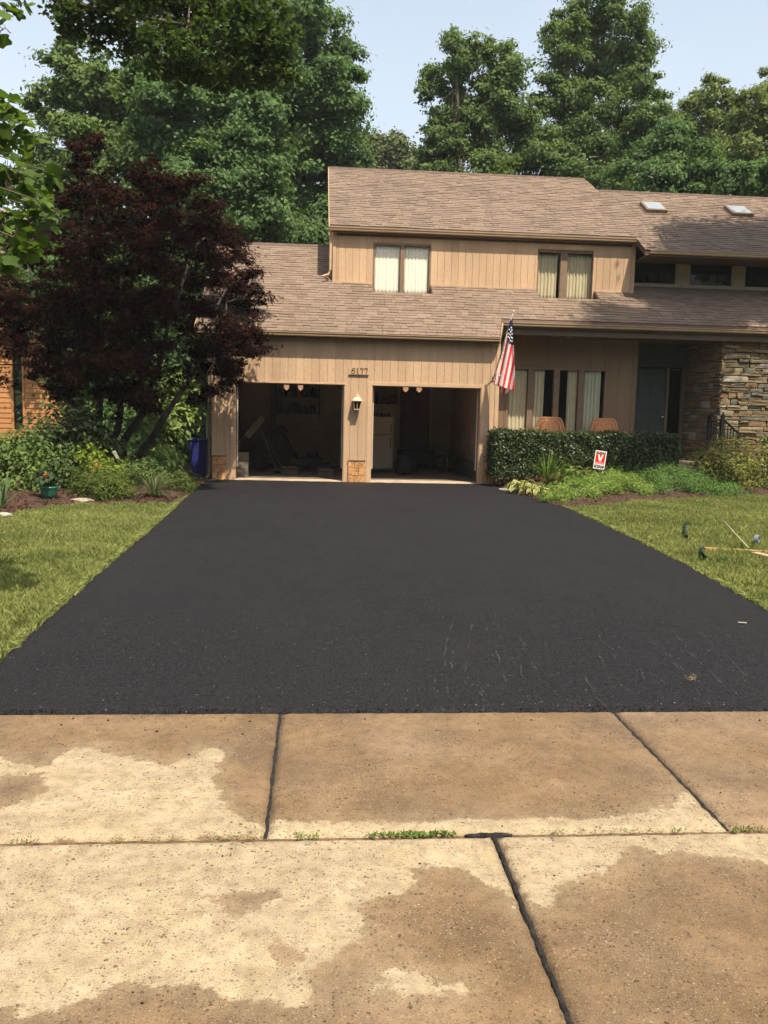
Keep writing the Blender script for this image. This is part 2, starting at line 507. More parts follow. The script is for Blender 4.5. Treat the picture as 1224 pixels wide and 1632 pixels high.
def leaf_quads(P, N, size, aspect=0.55, fold=0.18, along=None, droop=0.0, rng=RNG):
    """one folded diamond leaf per point P facing N; returns vertices and quads"""
    n = len(P)
    N = unit(N)
    if along is None:
        along = rng.normal(size=(n, 3))
        along[:, 2] -= droop
    A = unit(along - N * (along * N).sum(1, keepdims=True))
    B = np.cross(N, A)
    s = (np.asarray(size) * np.ones(n))[:, None]
    w = s * aspect * 0.5
    V = np.empty((n, 4, 3))
    V[:, 0] = P - A * s * 0.5
    V[:, 1] = P + B * w + N * w * fold + A * s * 0.05
    V[:, 2] = P + A * s * 0.5 - N * s * 0.08
    V[:, 3] = P - B * w + N * w * fold + A * s * 0.05
    return V.reshape(-1, 3), np.arange(4 * n).reshape(-1, 4)


def palm_quads(P, N, size, k=3, rng=RNG):
    """palmate leaf: k narrow diamonds fanned from the stalk"""
    n = len(P)
    N = unit(N)
    a0 = rng.normal(size=(n, 3)); a0[:, 2] -= 0.3
    A = unit(a0 - N * (a0 * N).sum(1, keepdims=True))
    B = np.cross(N, A)
    out = []
    s = (np.asarray(size) * np.ones(n))[:, None]
    for i in range(k):
        w = (i - (k - 1) / 2) * 0.85
        D = A * math.cos(w) + B * math.sin(w)
        S = np.cross(N, D)
        L = s * (1.0 if abs(w) < 0.1 else 0.82)
        q = np.empty((n, 4, 3))
        q[:, 0] = P
        q[:, 1] = P + D * L * 0.45 + S * L * 0.17
        q[:, 2] = P + D * L - N * L * 0.12
        q[:, 3] = P + D * L * 0.45 - S * L * 0.17
        out.append(q)
    V = np.stack(out, 1).reshape(-1, 3)
    return V, np.arange(len(V)).reshape(-1, 4)


def lobe_cloud(lobes, dens, rng=RNG, clumps=9, tight=0.30, shell=0.55, flat=0.75, reach=1.06):
    """points in leafy clumps on uneven ellipsoid lobes: (centre, radius) ; returns points, outward directions"""
    PP, NN = [], []
    for c, r in lobes:
        c = np.array(c, float)
        r3 = np.array(r if hasattr(r, '__len__') else (r, r, r), float)
        rm = r3.mean()
        k = max(4, int(clumps * (0.6 + rm * 0.6)))
        d = unit(rng.normal(size=(k, 3)))
        rad = shell + (reach - shell) * rng.random((k, 1)) ** 0.7
        cc = d * rad * r3
        n = int(dens * 4 * math.pi * rm * rm)
        idx = rng.integers(0, k, n)
        sp = tight * rm ** 0.75
        off = rng.normal(size=(n, 3)) * np.array([1, 1, flat]) * sp * (0.6 + 0.8 * rng.random((k, 1)))[idx]
        p = cc[idx] + off
        PP.append(p + c)
        NN.append(unit(p / r3) * 0.7 + unit(off) * 0.5)
    return np.concatenate(PP), np.concatenate(NN)


def foliage(name, lobes, m, dens, size, parent, aspect=0.55, kind='leaf', up=0.55, rnd=0.65, clumps=9, tight=0.30, shell=0.55,
            flat=0.75, droop=0.0, rng=RNG, zmin=None, reach=1.06, thin_back=0.0, gaps=None):
    P, O = lobe_cloud(lobes, dens, rng, clumps, tight, shell, flat, reach)
    if thin_back:
        k = (O[:, 1] < 0.2) | (rng.random(len(P)) > thin_back)
        P, O = P[k], O[k]
    if zmin is not None:
        k = P[:, 2] > zmin
        P, O = P[k], O[k]
    if gaps:
        sd_ = -np.array(SUN_DIR)
        for gc, gr in gaps:
            q_ = P - np.array(gc)
            along_ = q_ @ sd_
            off_ = np.linalg.norm(q_ - along_[:, None] * sd_, axis=1)
            k = (along_ < 0) | (off_ > gr) | (rng.random(len(P)) > 0.93)
            P, O = P[k], O[k]
    n = len(P)
    N = O + np.array([0, 0, up]) + rng.normal(size=(n, 3)) * rnd
    s = size * (0.65 + 0.7 * rng.random(n))
    if kind == 'palm':
        V, Q = palm_quads(P, N, s, rng=rng)
    elif kind == 'spray':
        A = O + np.array([0, 0, 0.25]) + rng.normal(size=(n, 3)) * 0.5
        V, Q = leaf_quads(P, N, s, aspect, 0.1, along=A, rng=rng)
    else:
        V, Q = leaf_quads(P, N, s, aspect, droop=droop, rng=rng)
    return np_object(name, V, Q, m, parent)


def px_lobe(x, y, r, Y, ry=1.0):
    """lobe seen at photo pixel (x, y) with radius r pixels, at depth Y"""
    R = r * Y / F
    return (at(x, y, Y=Y), (R, R * ry, R))


def curve_pts(a, b, n=5, sag=0.0, wob=0.0, rng=RNG):
    a, b = np.array(a, float), np.array(b, float)
    out = []
    for i in range(n + 1):
        t = i / n
        p = a + (b - a) * t
        p[2] += sag * math.sin(math.pi * t)
        if 0 < i < n:
            p += rng.normal(size=3) * wob
        out.append(p)
    return out


def tree(name, label, base, lobes, leaf_m, dens, size, trunk_r, group=None, bark=None, cat='tree', **kw):
    base = np.array(base, float)
    t = empty(name, base, label, cat, group)
    top = max(lobes, key=lambda l: l[0][2])[0]
    tb = MB()
    spine = [base + (np.array(top) - base) * q + np.array([RNG.normal() * 0.12, RNG.normal() * 0.12, 0]) * (0 < q < 1) for q in np.linspace(0, 0.97, 9)]
    spine[0] = base - np.array([0, 0, 0.3])
    tb.tube(spine, [trunk_r * (1 - 0.92 * q) + 0.015 for q in np.linspace(0, 1, 9)], 8)
    tb.build('trunk', bark or M['bark'], t, smooth=True)
    lb = MB()
    for c, r in lobes:
        c = np.array(c)
        h = np.clip((c[2] - base[2]) / max(top[2] - base[2], 0.1) - 0.22, 0.12, 0.9)
        i = h * 8
        p0 = spine[int(i)] + (spine[min(int(i) + 1, 8)] - spine[int(i)]) * (i % 1)
        d = np.linalg.norm(c - p0)
        rr = max(0.02, trunk_r * 0.33 * (1 - h))
        lb.tube(curve_pts(p0, c, 4, 0.08 * d, 0.05 * d), [rr, rr * 0.8, rr * 0.6, rr * 0.4, rr * 0.2], 5, cap=False)
        for _ in range(3):
            e = c + unit(RNG.normal(size=3)) * np.array(r) * 0.8
            lb.tube(curve_pts(c - (c - p0) * 0.2, e, 2, 0, 0.04 * d), [rr * 0.35, rr * 0.25, rr * 0.1], 4, cap=False)
    lb.build('limbs', bark or M['bark'], t, smooth=True)
    foliage('crown', lobes, leaf_m, dens, size, t, **kw)
    return t


# ------------------------------------------------------------------ ground, road, pavement
def sheet(name, poly, z, m, thick=0.0):
    q = MB()
    if thick:
        q.prism([(x, y, z - thick) for x, y in poly], (0, 0, thick))
    else:
        q.face([(x, y, z) for x, y in poly])
    return q.build(name, m)


tag(sheet('ground', [(-130, -60), (130, -60), (130, 130), (-130, 130)], -0.12, M['earth']), kind='structure')
tag(sheet('road', [(-60, -9.0), (60, -9.0), (60, 0.30), (-60, 0.30)], -0.06, M['road'], 0.05), kind='structure')


def poly_sdf(P, poly):
    """signed distance of points to a polygon, positive inside"""
    poly = np.asarray(poly, float)
    A, B = poly, np.roll(poly, -1, 0)
    d = np.full(len(P), 1e9)
    ins = np.zeros(len(P), bool)
    for a, b in zip(A, B):
        e = b - a
        t = np.clip(((P - a) @ e) / (e @ e + 1e-12), 0, 1)
        d = np.minimum(d, np.linalg.norm(P - a - t[:, None] * e, axis=1))
        c = ((a[1] > P[:, 1]) != (b[1] > P[:, 1])) & (P[:, 0] < (b[0] - a[0]) * (P[:, 1] - a[1]) / (b[1] - a[1] + 1e-12) + a[0])
        ins ^= c
    return np.where(ins, d, -d)


# the sun-bleached dry patches of the slabs, outlined where they lie on the ground
DRY = [[(-260, 1165), (0, 1205), (60, 1225), (100, 1200), (132, 1186), (180, 1205), (235, 1212), (270, 1222), (300, 1206), (330, 1190), (357, 1195),
        (343, 1240), (352, 1285), (395, 1305), (424, 1316), (425, 1330), (-300, 1350)],
       [(424, 1306), (560, 1312), (760, 1305), (960, 1303), (1060, 1290), (1095, 1262), (1125, 1280), (1175, 1330), (424, 1340)],
       [(-420, 1640), (0, 1612), (100, 1603), (170, 1577), (290, 1566), (350, 1582), (400, 1602), (490, 1597), (502, 1552), (535, 1522), (592, 1500),
        (566, 1442), (650, 1418), (660, 1372), (742, 1388), (800, 1432), (830, 1445), (790, 1331), (-420, 1344)],
       [(598, 1548), (640, 1540), (655, 1552), (700, 1568), (745, 1565), (740, 1585), (690, 1580), (650, 1592), (600, 1580)],
       [(792, 1329), (1290, 1322), (1290, 1392), (1130, 1362), (1010, 1352), (955, 1392), (900, 1418), (860, 1442), (826, 1418)]]
WETSPOT = [[(0, 1240), (60, 1232), (78, 1258), (40, 1278), (0, 1292), (-60, 1270)],
           [(330, 1430), (380, 1418), (432, 1425), (420, 1458), (385, 1462), (350, 1440)], [(438, 1512), (470, 1506), (478, 1528), (450, 1532)]]


def to_ground(poly):
    return [tuple(at(x, y, Z=0.0)[:2]) for x, y in poly]


DRYG = [to_ground(p) for p in DRY]
WETG = [to_ground(p) for p in WETSPOT]


def slab_material():
    m = bpy.data.materials.new('slab_concrete')
    m.use_nodes = True
    nt = m.node_tree
    N, L = nt.nodes, nt.links
    b = N['Principled BSDF']
    b.inputs['Roughness'].default_value = 0.9
    b.inputs['Specular IOR Level'].default_value = 0.25
    geo = N.new('ShaderNodeNewGeometry')
    P = geo.outputs['Position']

    def noise(s, d=5.0, r=0.6):
        n = N.new('ShaderNodeTexNoise')
        n.inputs['Scale'].default_value = s; n.inputs['Detail'].default_value = d; n.inputs['Roughness'].default_value = r
        L.new(P, n.inputs['Vector'])
        return n.outputs['Fac']

    def mrange(src, a, c, d=0.0, e=1.0):
        n = N.new('ShaderNodeMapRange')
        n.inputs[1].default_value = a; n.inputs[2].default_value = c; n.inputs[3].default_value = d; n.inputs[4].default_value = e
        L.new(src, n.inputs[0])
        return n.outputs[0]

    def math_(op, a, c):
        n = N.new('ShaderNodeMath'); n.operation = op
        for i, s in enumerate((a, c)):
            if isinstance(s, (int, float)): n.inputs[i].default_value = s
            else: L.new(s, n.inputs[i])
        return n.outputs[0]

    def mixc(f, a, c, blend='MIX'):
        n = N.new('ShaderNodeMix'); n.data_type = 'RGBA'; n.blend_type = blend
        for i, s in ((0, f), (6, a), (7, c)):
            if isinstance(s, (int, float)): n.inputs[i].default_value = s
            elif isinstance(s, tuple): n.inputs[i].default_value = (*s, 1)
            else: L.new(s, n.inputs[i])
        return n.outputs[2]
    att = N.new('ShaderNodeAttribute'); att.attribute_name = 'dry'
    field = math_('ADD', att.outputs['Fac'], math_('MULTIPLY', math_('SUBTRACT', noise(7.0, 9.0, 0.74), 0.5), 0.26))
    dry = mrange(field, -0.008, 0.012)
    halo = mrange(field, -0.12, 0.03, 0.0, 0.30)
    wet_c = mixc(mrange(noise(2.6, 6.0), 0.32, 0.68), (0.142, 0.090, 0.044), (0.272, 0.180, 0.096))
    wet_c = mixc(mrange(noise(0.7, 2.0), 0.50, 0.68, 0.0, 0.55), wet_c, (0.330, 0.235, 0.150))
    wet_c = mixc(mrange(noise(1.7, 5.0), 0.46, 0.66, 0.0, 0.6), wet_c, (0.112, 0.074, 0.050))
    dry_c = mixc(mrange(noise(5.0, 6.0), 0.3, 0.7), (0.340, 0.268, 0.160), (0.450, 0.365, 0.240))
    c = mixc(math_('MAXIMUM', dry, halo), wet_c, dry_c)
    # broad tonal drift, mottling, then exposed aggregate: dark and pale grains and pits
    c = mixc(mrange(noise(1.3, 4.0), 0.42, 0.72, 0.0, 0.45), c, mixc(0.5, c, (0.095, 0.072, 0.060)))
    c = mixc(mrange(noise(16, 6.0, 0.7), 0.42, 0.66, 0.0, 0.55), c, mixc(0.72, c, (0.075, 0.052, 0.034)))
    wob = N.new('ShaderNodeTexNoise'); wob.inputs['Scale'].default_value = 60; wob.inputs['Detail'].default_value = 3
    L.new(P, wob.inputs['Vector'])
    vm = N.new('ShaderNodeVectorMath'); vm.operation = 'SCALE'; vm.inputs[3].default_value = 0.016
    L.new(wob.outputs['Color'], vm.inputs[0])
    va = N.new('ShaderNodeVectorMath'); va.operation = 'ADD'
    L.new(P, va.inputs[0]); L.new(vm.outputs[0], va.inputs[1])
    dens_ = mrange(noise(2.2, 3.0), 0.35, 0.65, 0.45, 1.0)
    for scale, thr, tone, k in ((120, 0.40, (0.050, 0.034, 0.022), 0.80), (190, 0.42, (0.38, 0.305, 0.21), 0.65), (80, 0.30, (0.036, 0.024, 0.016), 0.85), (95, 0.12, (0.38, 0.31, 0.22), 0.6), (52, 0.07, (0.035, 0.024, 0.017), 0.85), (24, 0.012, (0.030, 0.022, 0.018), 0.85)):
        v = N.new('ShaderNodeTexVoronoi'); v.inputs['Scale'].default_value = scale
        L.new(va.outputs[0], v.inputs['Vector'])
        sx = N.new('ShaderNodeSeparateColor'); L.new(v.outputs['Color'], sx.inputs[0])
        pick = mrange(sx.outputs[0], thr, thr - 0.02)
        rr = mrange(sx.outputs[1], 0.0, 1.0, 0.16, 0.46)
        near = mrange(math_('SUBTRACT', rr, v.outputs['Distance']), -0.02, 0.10)
        c = mixc(math_('MULTIPLY', math_('MULTIPLY', math_('MULTIPLY', pick, near), k), dens_), c, tone)
    n2 = noise(230, 2.0)
    c = mixc(0.5, c, mixc(mrange(n2, 0.3, 0.7), (0.22, 0.22, 0.22), (0.78, 0.78, 0.78)), 'OVERLAY')
    L.new(c, b.inputs['Base Color'])
    bp = N.new('ShaderNodeBump'); bp.inputs['Strength'].default_value = 0.55; bp.inputs['Distance'].default_value = 0.008
    L.new(math_('ADD', n2, math_('MULTIPLY', noise(70, 4.0), 0.9)), bp.inputs['Height'])
    L.new(bp.outputs[0], b.inputs['Normal'])
    return m


M['slab'] = slab_material()


def slab(parent, x0, x1, y0, y1, skew=0.0):
    """one concrete slab: fine top grid with rounded edges and thickness, carrying the dry field"""
    st = 0.03
    nx, ny = max(4, int((x1 - x0) / st)), max(4, int((y1 - y0) / st))
    xs, ys = np.linspace(0, 1, nx + 1), np.linspace(y0, y1, ny + 1)
    X = x0 + (x1 - x0) * xs[None, :] + skew * (ys - y0)[:, None]
    Yg = np.repeat(ys[:, None], nx + 1, 1)
    ed = np.minimum(np.minimum(np.arange(nx + 1), nx - np.arange(nx + 1))[None, :], np.minimum(np.arange(ny + 1), ny - np.arange(ny + 1))[:, None])
    Z = np.where(ed == 0, -0.012, 0.0) + RNG.normal(size=X.shape) * 0.0008
    Xj = X + np.where(ed == 0, RNG.normal(size=X.shape) * 0.0025, 0)
    Yj = Yg + np.where(ed == 0, RNG.normal(size=X.shape) * 0.0025, 0)
    V = np.stack([Xj, Yj, Z], -1).reshape(-1, 3)
    w = nx + 1
    i = (np.arange(ny)[:, None] * w + np.arange(nx)[None, :]).ravel()
    Q = np.stack([i, i + 1, i + w + 1, i + w], 1)
    ring = list(range(w)) + [k * w + nx for k in range(1, ny + 1)] + [ny * w + k for k in range(nx - 1, -1, -1)] + [k * w for k in range(ny - 1, 0, -1)]
    b = len(V)
    low = V[ring].copy(); low[:, 2] = -0.11
    V = np.concatenate([V, low])
    n = len(ring)
    sq = [(ring[k], b + k, b + (k + 1) % n, ring[(k + 1) % n]) for k in range(n)]
    Q = np.concatenate([Q, np.array(sq)])
    o = np_object('concrete_slab', V, Q, M['slab'], parent)
    P = V[:, :2]
    d = np.full(len(P), -1.0)
    for p in DRYG:
        d = np.maximum(d, poly_sdf(P, p))
    for p in WETG:
        d = np.minimum(d, -poly_sdf(P, p))
    d = np.clip(d, -0.2, 0.2)
    a = o.data.attributes.new('dry', 'FLOAT', 'POINT')
    a.data.foreach_set('value', d.astype(np.float32))
    return o


pave = empty('pavement', (0, 3.8, 0)); tag(pave, kind='structure')
g = 0.008
xs = [-7.575, -5.725, -3.875, -2.025, -0.175, 1.675, 3.525, 5.375, 7.225]
for a, b_ in zip(xs[:-1], xs[1:]):
    slab(pave, a + g, b_ - g, 3.163, 4.522)
apron = empty('driveway_apron', (0.7, 1.8, 0)); tag(apron, kind='structure')
for a, b_ in ((-2.3, 0.704), (0.722, 3.7)):
    slab(apron, a, b_, 0.42, 3.140)
q = MB()
q.box(-7.6, 7.3, 3.135, 3.168, -0.10, -0.016)
q.build('seam_fill', M['seam'], pave)
q = MB()
for x in xs[1:-1]:
    q.box(x - g - 0.006, x + g + 0.006, 3.17, 4.52, -0.10, -0.013)
jp = q.build('joint_fill', M['joint'], pave)
# tar bead run into the apron joint, lumpy and slightly proud
tb = MB()
pp = [(0.713 + RNG.normal() * 0.0018, y, -0.013 + RNG.normal() * 0.002) for y in np.linspace(0.42, 3.15, 70)]
tb.tube(pp, [0.0085 + RNG.random() * 0.0035 for _ in pp], 6)
pp = [(0.69 + x, 3.152 + RNG.normal() * 0.003, -0.012) for x in np.linspace(-0.09, 0.10, 10)]
tb.tube(pp, [0.006, 0.010, 0.012, 0.013, 0.013, 0.014, 0.013, 0.011, 0.010, 0.005], 6)
tb.build('joint_tar', M['joint'], apron, smooth=True)
sheet('kerb_return', [(-60, 0.30), (-2.32, 0.30), (-2.32, 3.12), (-60, 3.12)], -0.02, M['soil'], 0.08)['kind'] = 'structure'
sheet('verge', [(3.72, 0.30), (60, 0.30), (60, 3.12), (3.72, 3.12)], -0.02, M['soil'], 0.08)['kind'] = 'structure'


# ------------------------------------------------------------------ driveway
def asphalt_material():
    m = bpy.data.materials.new('driveway_asphalt')
    m.use_nodes = True
    nt = m.node_tree
    N, L = nt.nodes, nt.links
    b = N['Principled BSDF']
    b.inputs['Specular IOR Level'].default_value = 0.10
    geo = N.new('ShaderNodeNewGeometry'); P = geo.outputs['Position']

    def noise(s, d=4.0, st=None):
        n = N.new('ShaderNodeTexNoise'); n.inputs['Scale'].default_value = s; n.inputs['Detail'].default_value = d
        if st:
            mp = N.new('ShaderNodeMapping'); mp.inputs['Scale'].default_value = st
            L.new(P, mp.inputs[0]); L.new(mp.outputs[0], n.inputs['Vector'])
        else:
            L.new(P, n.inputs['Vector'])
        return n.outputs['Fac']

    def mrange(src, a, c, d=0.0, e=1.0):
        n = N.new('ShaderNodeMapRange')
        for i, v in enumerate((a, c, d, e)): n.inputs[i + 1].default_value = v
        L.new(src, n.inputs[0]); return n.outputs[0]

    def mixc(f, a, c):
        n = N.new('ShaderNodeMix'); n.data_type = 'RGBA'
        for i, s in ((0, f), (6, a), (7, c)):
            if isinstance(s, (int, float)): n.inputs[i].default_value = s
            elif isinstance(s, tuple): n.inputs[i].default_value = (*s, 1)
            else: L.new(s, n.inputs[i])
        return n.outputs[2]
    c = mixc(mrange(noise(0.55, 5.0, (1, 0.5, 1)), 0.3, 0.7), (0.0070, 0.0076, 0.0112), (0.0118, 0.0120, 0.0156))
    c = mixc(mrange(noise(190, 2.0), 0.35, 0.72), c, (0.034, 0.032, 0.033))
    c = mixc(mrange(noise(70, 4.0), 0.48, 0.66, 0, 0.85), c, (0.0040, 0.0040, 0.0046))
    c = mixc(mrange(noise(48, 5.0), 0.55, 0.75, 0, 0.75), c, (0.036, 0.035, 0.037))
    c = mixc(mrange(noise(3.2, 6.0, (1, 0.25, 1)), 0.5, 0.75, 0, 0.35), c, (0.024, 0.022, 0.022))
    for scale, thr, tone, k in ((90, 0.05, (0.10, 0.085, 0.07), 0.7), (40, 0.02, (0.14, 0.12, 0.095), 0.8)):
        v = N.new('ShaderNodeTexVoronoi'); v.inputs['Scale'].default_value = scale
        L.new(P, v.inputs['Vector'])
        sx = N.new('ShaderNodeSeparateColor'); L.new(v.outputs['Color'], sx.inputs[0])
        a = mrange(sx.outputs[0], thr, thr - 0.005)
        d = mrange(v.outputs['Distance'], 0.30, 0.16, 0, k)
        mm = N.new('ShaderNodeMath'); mm.operation = 'MULTIPLY'
        L.new(a, mm.inputs[0]); L.new(d, mm.inputs[1])
        c = mixc(mm.outputs[0], c, tone)
    L.new(c, b.inputs['Base Color'])
    L.new(mrange(noise(1.1, 4.0, (1, 0.6, 1)), 0.3, 0.7, 0.60, 0.88), b.inputs['Roughness'])
    bp = N.new('ShaderNodeBump'); bp.inputs['Strength'].default_value = 0.9; bp.inputs['Distance'].default_value = 0.006
    ad = N.new('ShaderNodeMath'); ad.operation = 'ADD'
    L.new(noise(150, 3.0), ad.inputs[0]); L.new(noise(60, 3.0), ad.inputs[1])
    L.new(ad.outputs[0], bp.inputs['Height']); L.new(bp.outputs[0], b.inputs['Normal'])
    return m


M['asphalt'] = asphalt_material()
LEFT_EDGE = [(4.528, -1.93), (5.45, -1.97), (7.0, -2.03), (9.7, -2.11), (12.5, -2.19), (15.8, -2.31), (17.6, -2.36), (18.6, -2.33), (19.20, -2.12)]
RIGHT_EDGE = [(4.528, 3.62), (5.45, 3.72), (6.9, 3.87), (8.96, 4.09), (11.3, 4.25), (14.5, 4.40), (16.2, 4.31), (17.6, 4.16), (18.6, 4.07), (19.20, 3.92)]


def edge_x(tab, y):
    return np.interp(y, [t[0] for t in tab], [t[1] for t in tab])


ys = np.concatenate([[4.528, 4.532], np.arange(4.56, 19.17, 0.06), [19.20]])
rows = []
for y in ys:
    l = edge_x(LEFT_EDGE, y) + RNG.normal() * 0.014
    r = edge_x(RIGHT_EDGE, y) + RNG.normal() * 0.014
    xs_ = np.concatenate([[l - 0.012, l + 0.01], np.linspace(l + 0.05, r - 0.05, 40), [r - 0.01, r + 0.012]])
    z = np.full(len(xs_), 0.012) + RNG.normal(size=len(xs_)) * 0.0012 + 0.006 * np.sin(xs_ * 0.9 + y * 0.5)
    z[0] = z[-1] = -0.04
    if y == 4.528: fj = RNG.normal(size=44) * 0.005
    yy = np.full(len(xs_), y) + (fj if y < 4.55 else 0)
    rows.append(np.stack([xs_, yy, z], 1))
front = rows[0].copy(); front[:, 2] = -0.05
G = np.stack([front] + rows)
nr, nc = G.shape[:2]
i = (np.arange(nr - 1)[:, None] * nc + np.arange(nc - 1)[None, :]).ravel()
tag(np_object('driveway', G.reshape(-1, 3), np.stack([i, i + 1, i + nc + 1, i + nc], 1), M['asphalt'], smooth=True), kind='structure')

# loose crumbs of asphalt and grit along the slab edge and the lawn edges
def crumb_field(name, pts, smin, smax, m):
    P = np.array(pts); n = len(P)
    base = np.array([(1, 0, 0), (-1, 0, 0), (0, 1, 0), (0, -1, 0), (0, 0, 1), (0, 0, -1)], float)
    s = (smin + (smax - smin) * RNG.random(n) ** 2)[:, None, None]
    V = P[:, None, :] + base[None] * s * (0.7 + 0.6 * RNG.random((n, 6, 1)))
    t = np.array([(0, 2, 4), (2, 1, 4), (1, 3, 4), (3, 0, 4), (2, 0, 5), (1, 2, 5), (3, 1, 5), (0, 3, 5)])
    Fq = (t[None] + (np.arange(n) * 6)[:, None, None]).reshape(-1, 3)
    return tag(np_object(name, V.reshape(-1, 3), Fq, m), kind='stuff')


pts = [(RNG.uniform(-2.2, 3.8), 4.535 + RNG.normal() * 0.018, 0.012) for _ in range(330)] + [(RNG.uniform(-1.9, 3.6), 4.49 - abs(RNG.normal()) * 0.25, 0.001) for _ in range(70)]
crumb_field('asphalt_crumbs', pts, 0.0025, 0.008, M['joint'])
pts = [(RNG.uniform(-2.1, 3.6), 4.56 + abs(RNG.normal()) * 0.05, 0.015) for _ in range(90)] + [(RNG.uniform(-1.9, 3.9), RNG.uniform(4.6, 13), 0.015) for _ in range(60)]
crumb_field('pale_grit', pts, 0.001, 0.0042, M['white_rock'])
pts = [(RNG.uniform(-1.5, 2.4), RNG.uniform(1.7, 4.5), 0.001) for _ in range(170)]
crumb_field('dark_grit', pts, 0.0015, 0.0055, M['joint'])

# chalky drag streaks left on the sealed surface
def streak_material():
    m = bpy.data.materials.new('chalk_streak')
    m.use_nodes = True
    nt = m.node_tree; N, L = nt.nodes, nt.links
    b = N['Principled BSDF']
    b.inputs['Base Color'].default_value = (0.20, 0.19, 0.18, 1)
    b.inputs['Roughness'].default_value = 0.9
    geo = N.new('ShaderNodeNewGeometry')
    a = N.new('ShaderNodeTexNoise'); a.inputs['Scale'].default_value = 55; a.inputs['Detail'].default_value = 4
    L.new(geo.outputs['Position'], a.inputs['Vector'])
    c = N.new('ShaderNodeTexNoise'); c.inputs['Scale'].default_value = 5
    L.new(geo.outputs['Position'], c.inputs['Vector'])
    ad = N.new('ShaderNodeMath'); ad.operation = 'ADD'
    L.new(a.outputs['Fac'], ad.inputs[0]); L.new(c.outputs['Fac'], ad.inputs[1])
    mr = N.new('ShaderNodeMapRange'); mr.inputs[1].default_value = 0.95; mr.inputs[2].default_value = 1.40; mr.inputs[4].default_value = 0.26
    L.new(ad.outputs[0], mr.inputs[0])
    L.new(mr.outputs[0], b.inputs['Alpha'])
    return m


M['streak'] = streak_material()
STREAKS = [[(722, 992), (712, 1020), (708, 1050), (712, 1090), (718, 1122)], [(752, 995), (746, 1035), (742, 1070), (765, 1105), (780, 1125)],
           [(796, 1010), (790, 1035), (800, 1065), (806, 1085)], [(826, 1012), (850, 1060), (862, 1080)], [(862, 1082), (890, 1108), (935, 1130)],
           [(982, 1028), (1020, 1062), (1060, 1088)], [(1035, 1018), (1070, 1052), (1110, 1098), (1134, 1128)], [(985, 1085), (1020, 1115), (1035, 1128)],
           [(1090, 1032), (1140, 1078), (1190, 1125)], [(930, 1075), (950, 1110), (965, 1125)], [(1180, 1075), (1224, 1110)], [(880, 1025), (900, 1060)]]
q = MB()
for _ in range(16):
    x0, y0 = RNG.uniform(690, 1180), RNG.uniform(985, 1085)
    sl = 0.1 + (x0 - 690) / 500 * 0.95
    STREAKS.append([(x0 + sl * t * 60 + RNG.normal() * 3, y0 + t * 60) for t in (0, 0.5, 1.0)])
for st in STREAKS:
    g3 = [at(x, y, Z=0.02) for x, y in st]
    P = []
    for a, b_ in zip(g3[:-1], g3[1:]):
        P += [a + (b_ - a) * t + np.array([RNG.normal() * 0.0035, RNG.normal() * 0.008, 0]) for t in np.linspace(0, 1, 7)[:-1]]
    P.append(g3[-1])
    for k in range(len(P) - 1):
        if RNG.random() < 0.22: continue
        a, b_ = P[k], P[k + 1]
        d = unit(b_ - a); s = np.array([d[1], -d[0], 0]) * (0.002 + 0.006 * RNG.random())
        q.face([a - s, b_ - s, b_ + s, a + s])
tag(q.build('chalk_streaks', M['streak']), kind='stuff')


# ------------------------------------------------------------------ lawns
lawn_l = [(-60, 4.53)] + [(-2.0, 4.53)] + [(x - 0.015, y) for y, x in LEFT_EDGE[1:7]] + [(-60, 17.6)]
tag(sheet('lawn', lawn_l, -0.012, M['soil'], 0.08), kind='structure')
lawn_r = [(x + 0.015, y) for y, x in RIGHT_EDGE[1:]][::-1] + [(3.66, 4.53), (60, 4.53), (60, 19.2)]
tag(sheet('lawn', lawn_r, -0.012, M['soil'], 0.08), kind='structure')
BED_R = [(4.05, 19.3), (4.08, 17.2), (4.20, 15.9), (4.30, 15.0), (4.60, 14.75), (5.08, 15.1), (6.08, 15.9), (7.22, 16.55), (8.39, 17.1), (9.64, 17.5), (14, 17.9), (14, 19.6)]
BED_L = [(-60, 12.2), (-7.0, 12.2), (-4.42, 12.4), (-4.25, 13.5), (-3.78, 14.1), (-2.8, 14.3), (-2.45, 14.75), (-2.34, 16.6), (-2.36, 18.5), (-2.38, 30), (-60, 30)]


def bed_z(x, y):
    """height of the planted beds: they climb away from the lawn"""
    P = np.array([[x, y]])
    if x > 0:
        d = max(0.0, poly_sdf(P, BED_R)[0]) if True else 0
        return 0.02 + 0.36 * min(1.0, d / 2.4)
    d = max(0.0, poly_sdf(P, BED_L)[0])
    return 0.02 + 0.40 * min(1.0, d / 3.2)


def bed_mesh(name, poly, xr, yr, st):
    xs_, ys_ = np.arange(*xr, st), np.arange(*yr, st)
    X, Yg = np.meshgrid(xs_, ys_)
    P = np.stack([X.ravel(), Yg.ravel()], 1)
    d = poly_sdf(P, poly)
    zz = np.where(d > 0, 0.02 + (0.36 if xr[0] > 0 else 0.40) * np.clip(d / (2.4 if xr[0] > 0 else 3.2), 0, 1), -0.10) + RNG.normal(size=len(P)) * 0.012
    V = np.column_stack([P, zz])
    w = len(xs_)
    i = (np.arange(len(ys_) - 1)[:, None] * w + np.arange(w - 1)[None, :]).ravel()
    Q = np.stack([i, i + 1, i + w + 1, i + w], 1)
    keep = (d[Q] > -0.12).all(1)
    return tag(np_object(name, V, Q[keep], M['mulch'], smooth=True), kind='structure')


bed_mesh('flower_bed', BED_L, (-16, -2.2), (12.0, 26.0), 0.10)
bed_mesh('flower_bed', BED_R, (3.9, 14.1), (14.5, 19.7), 0.08)
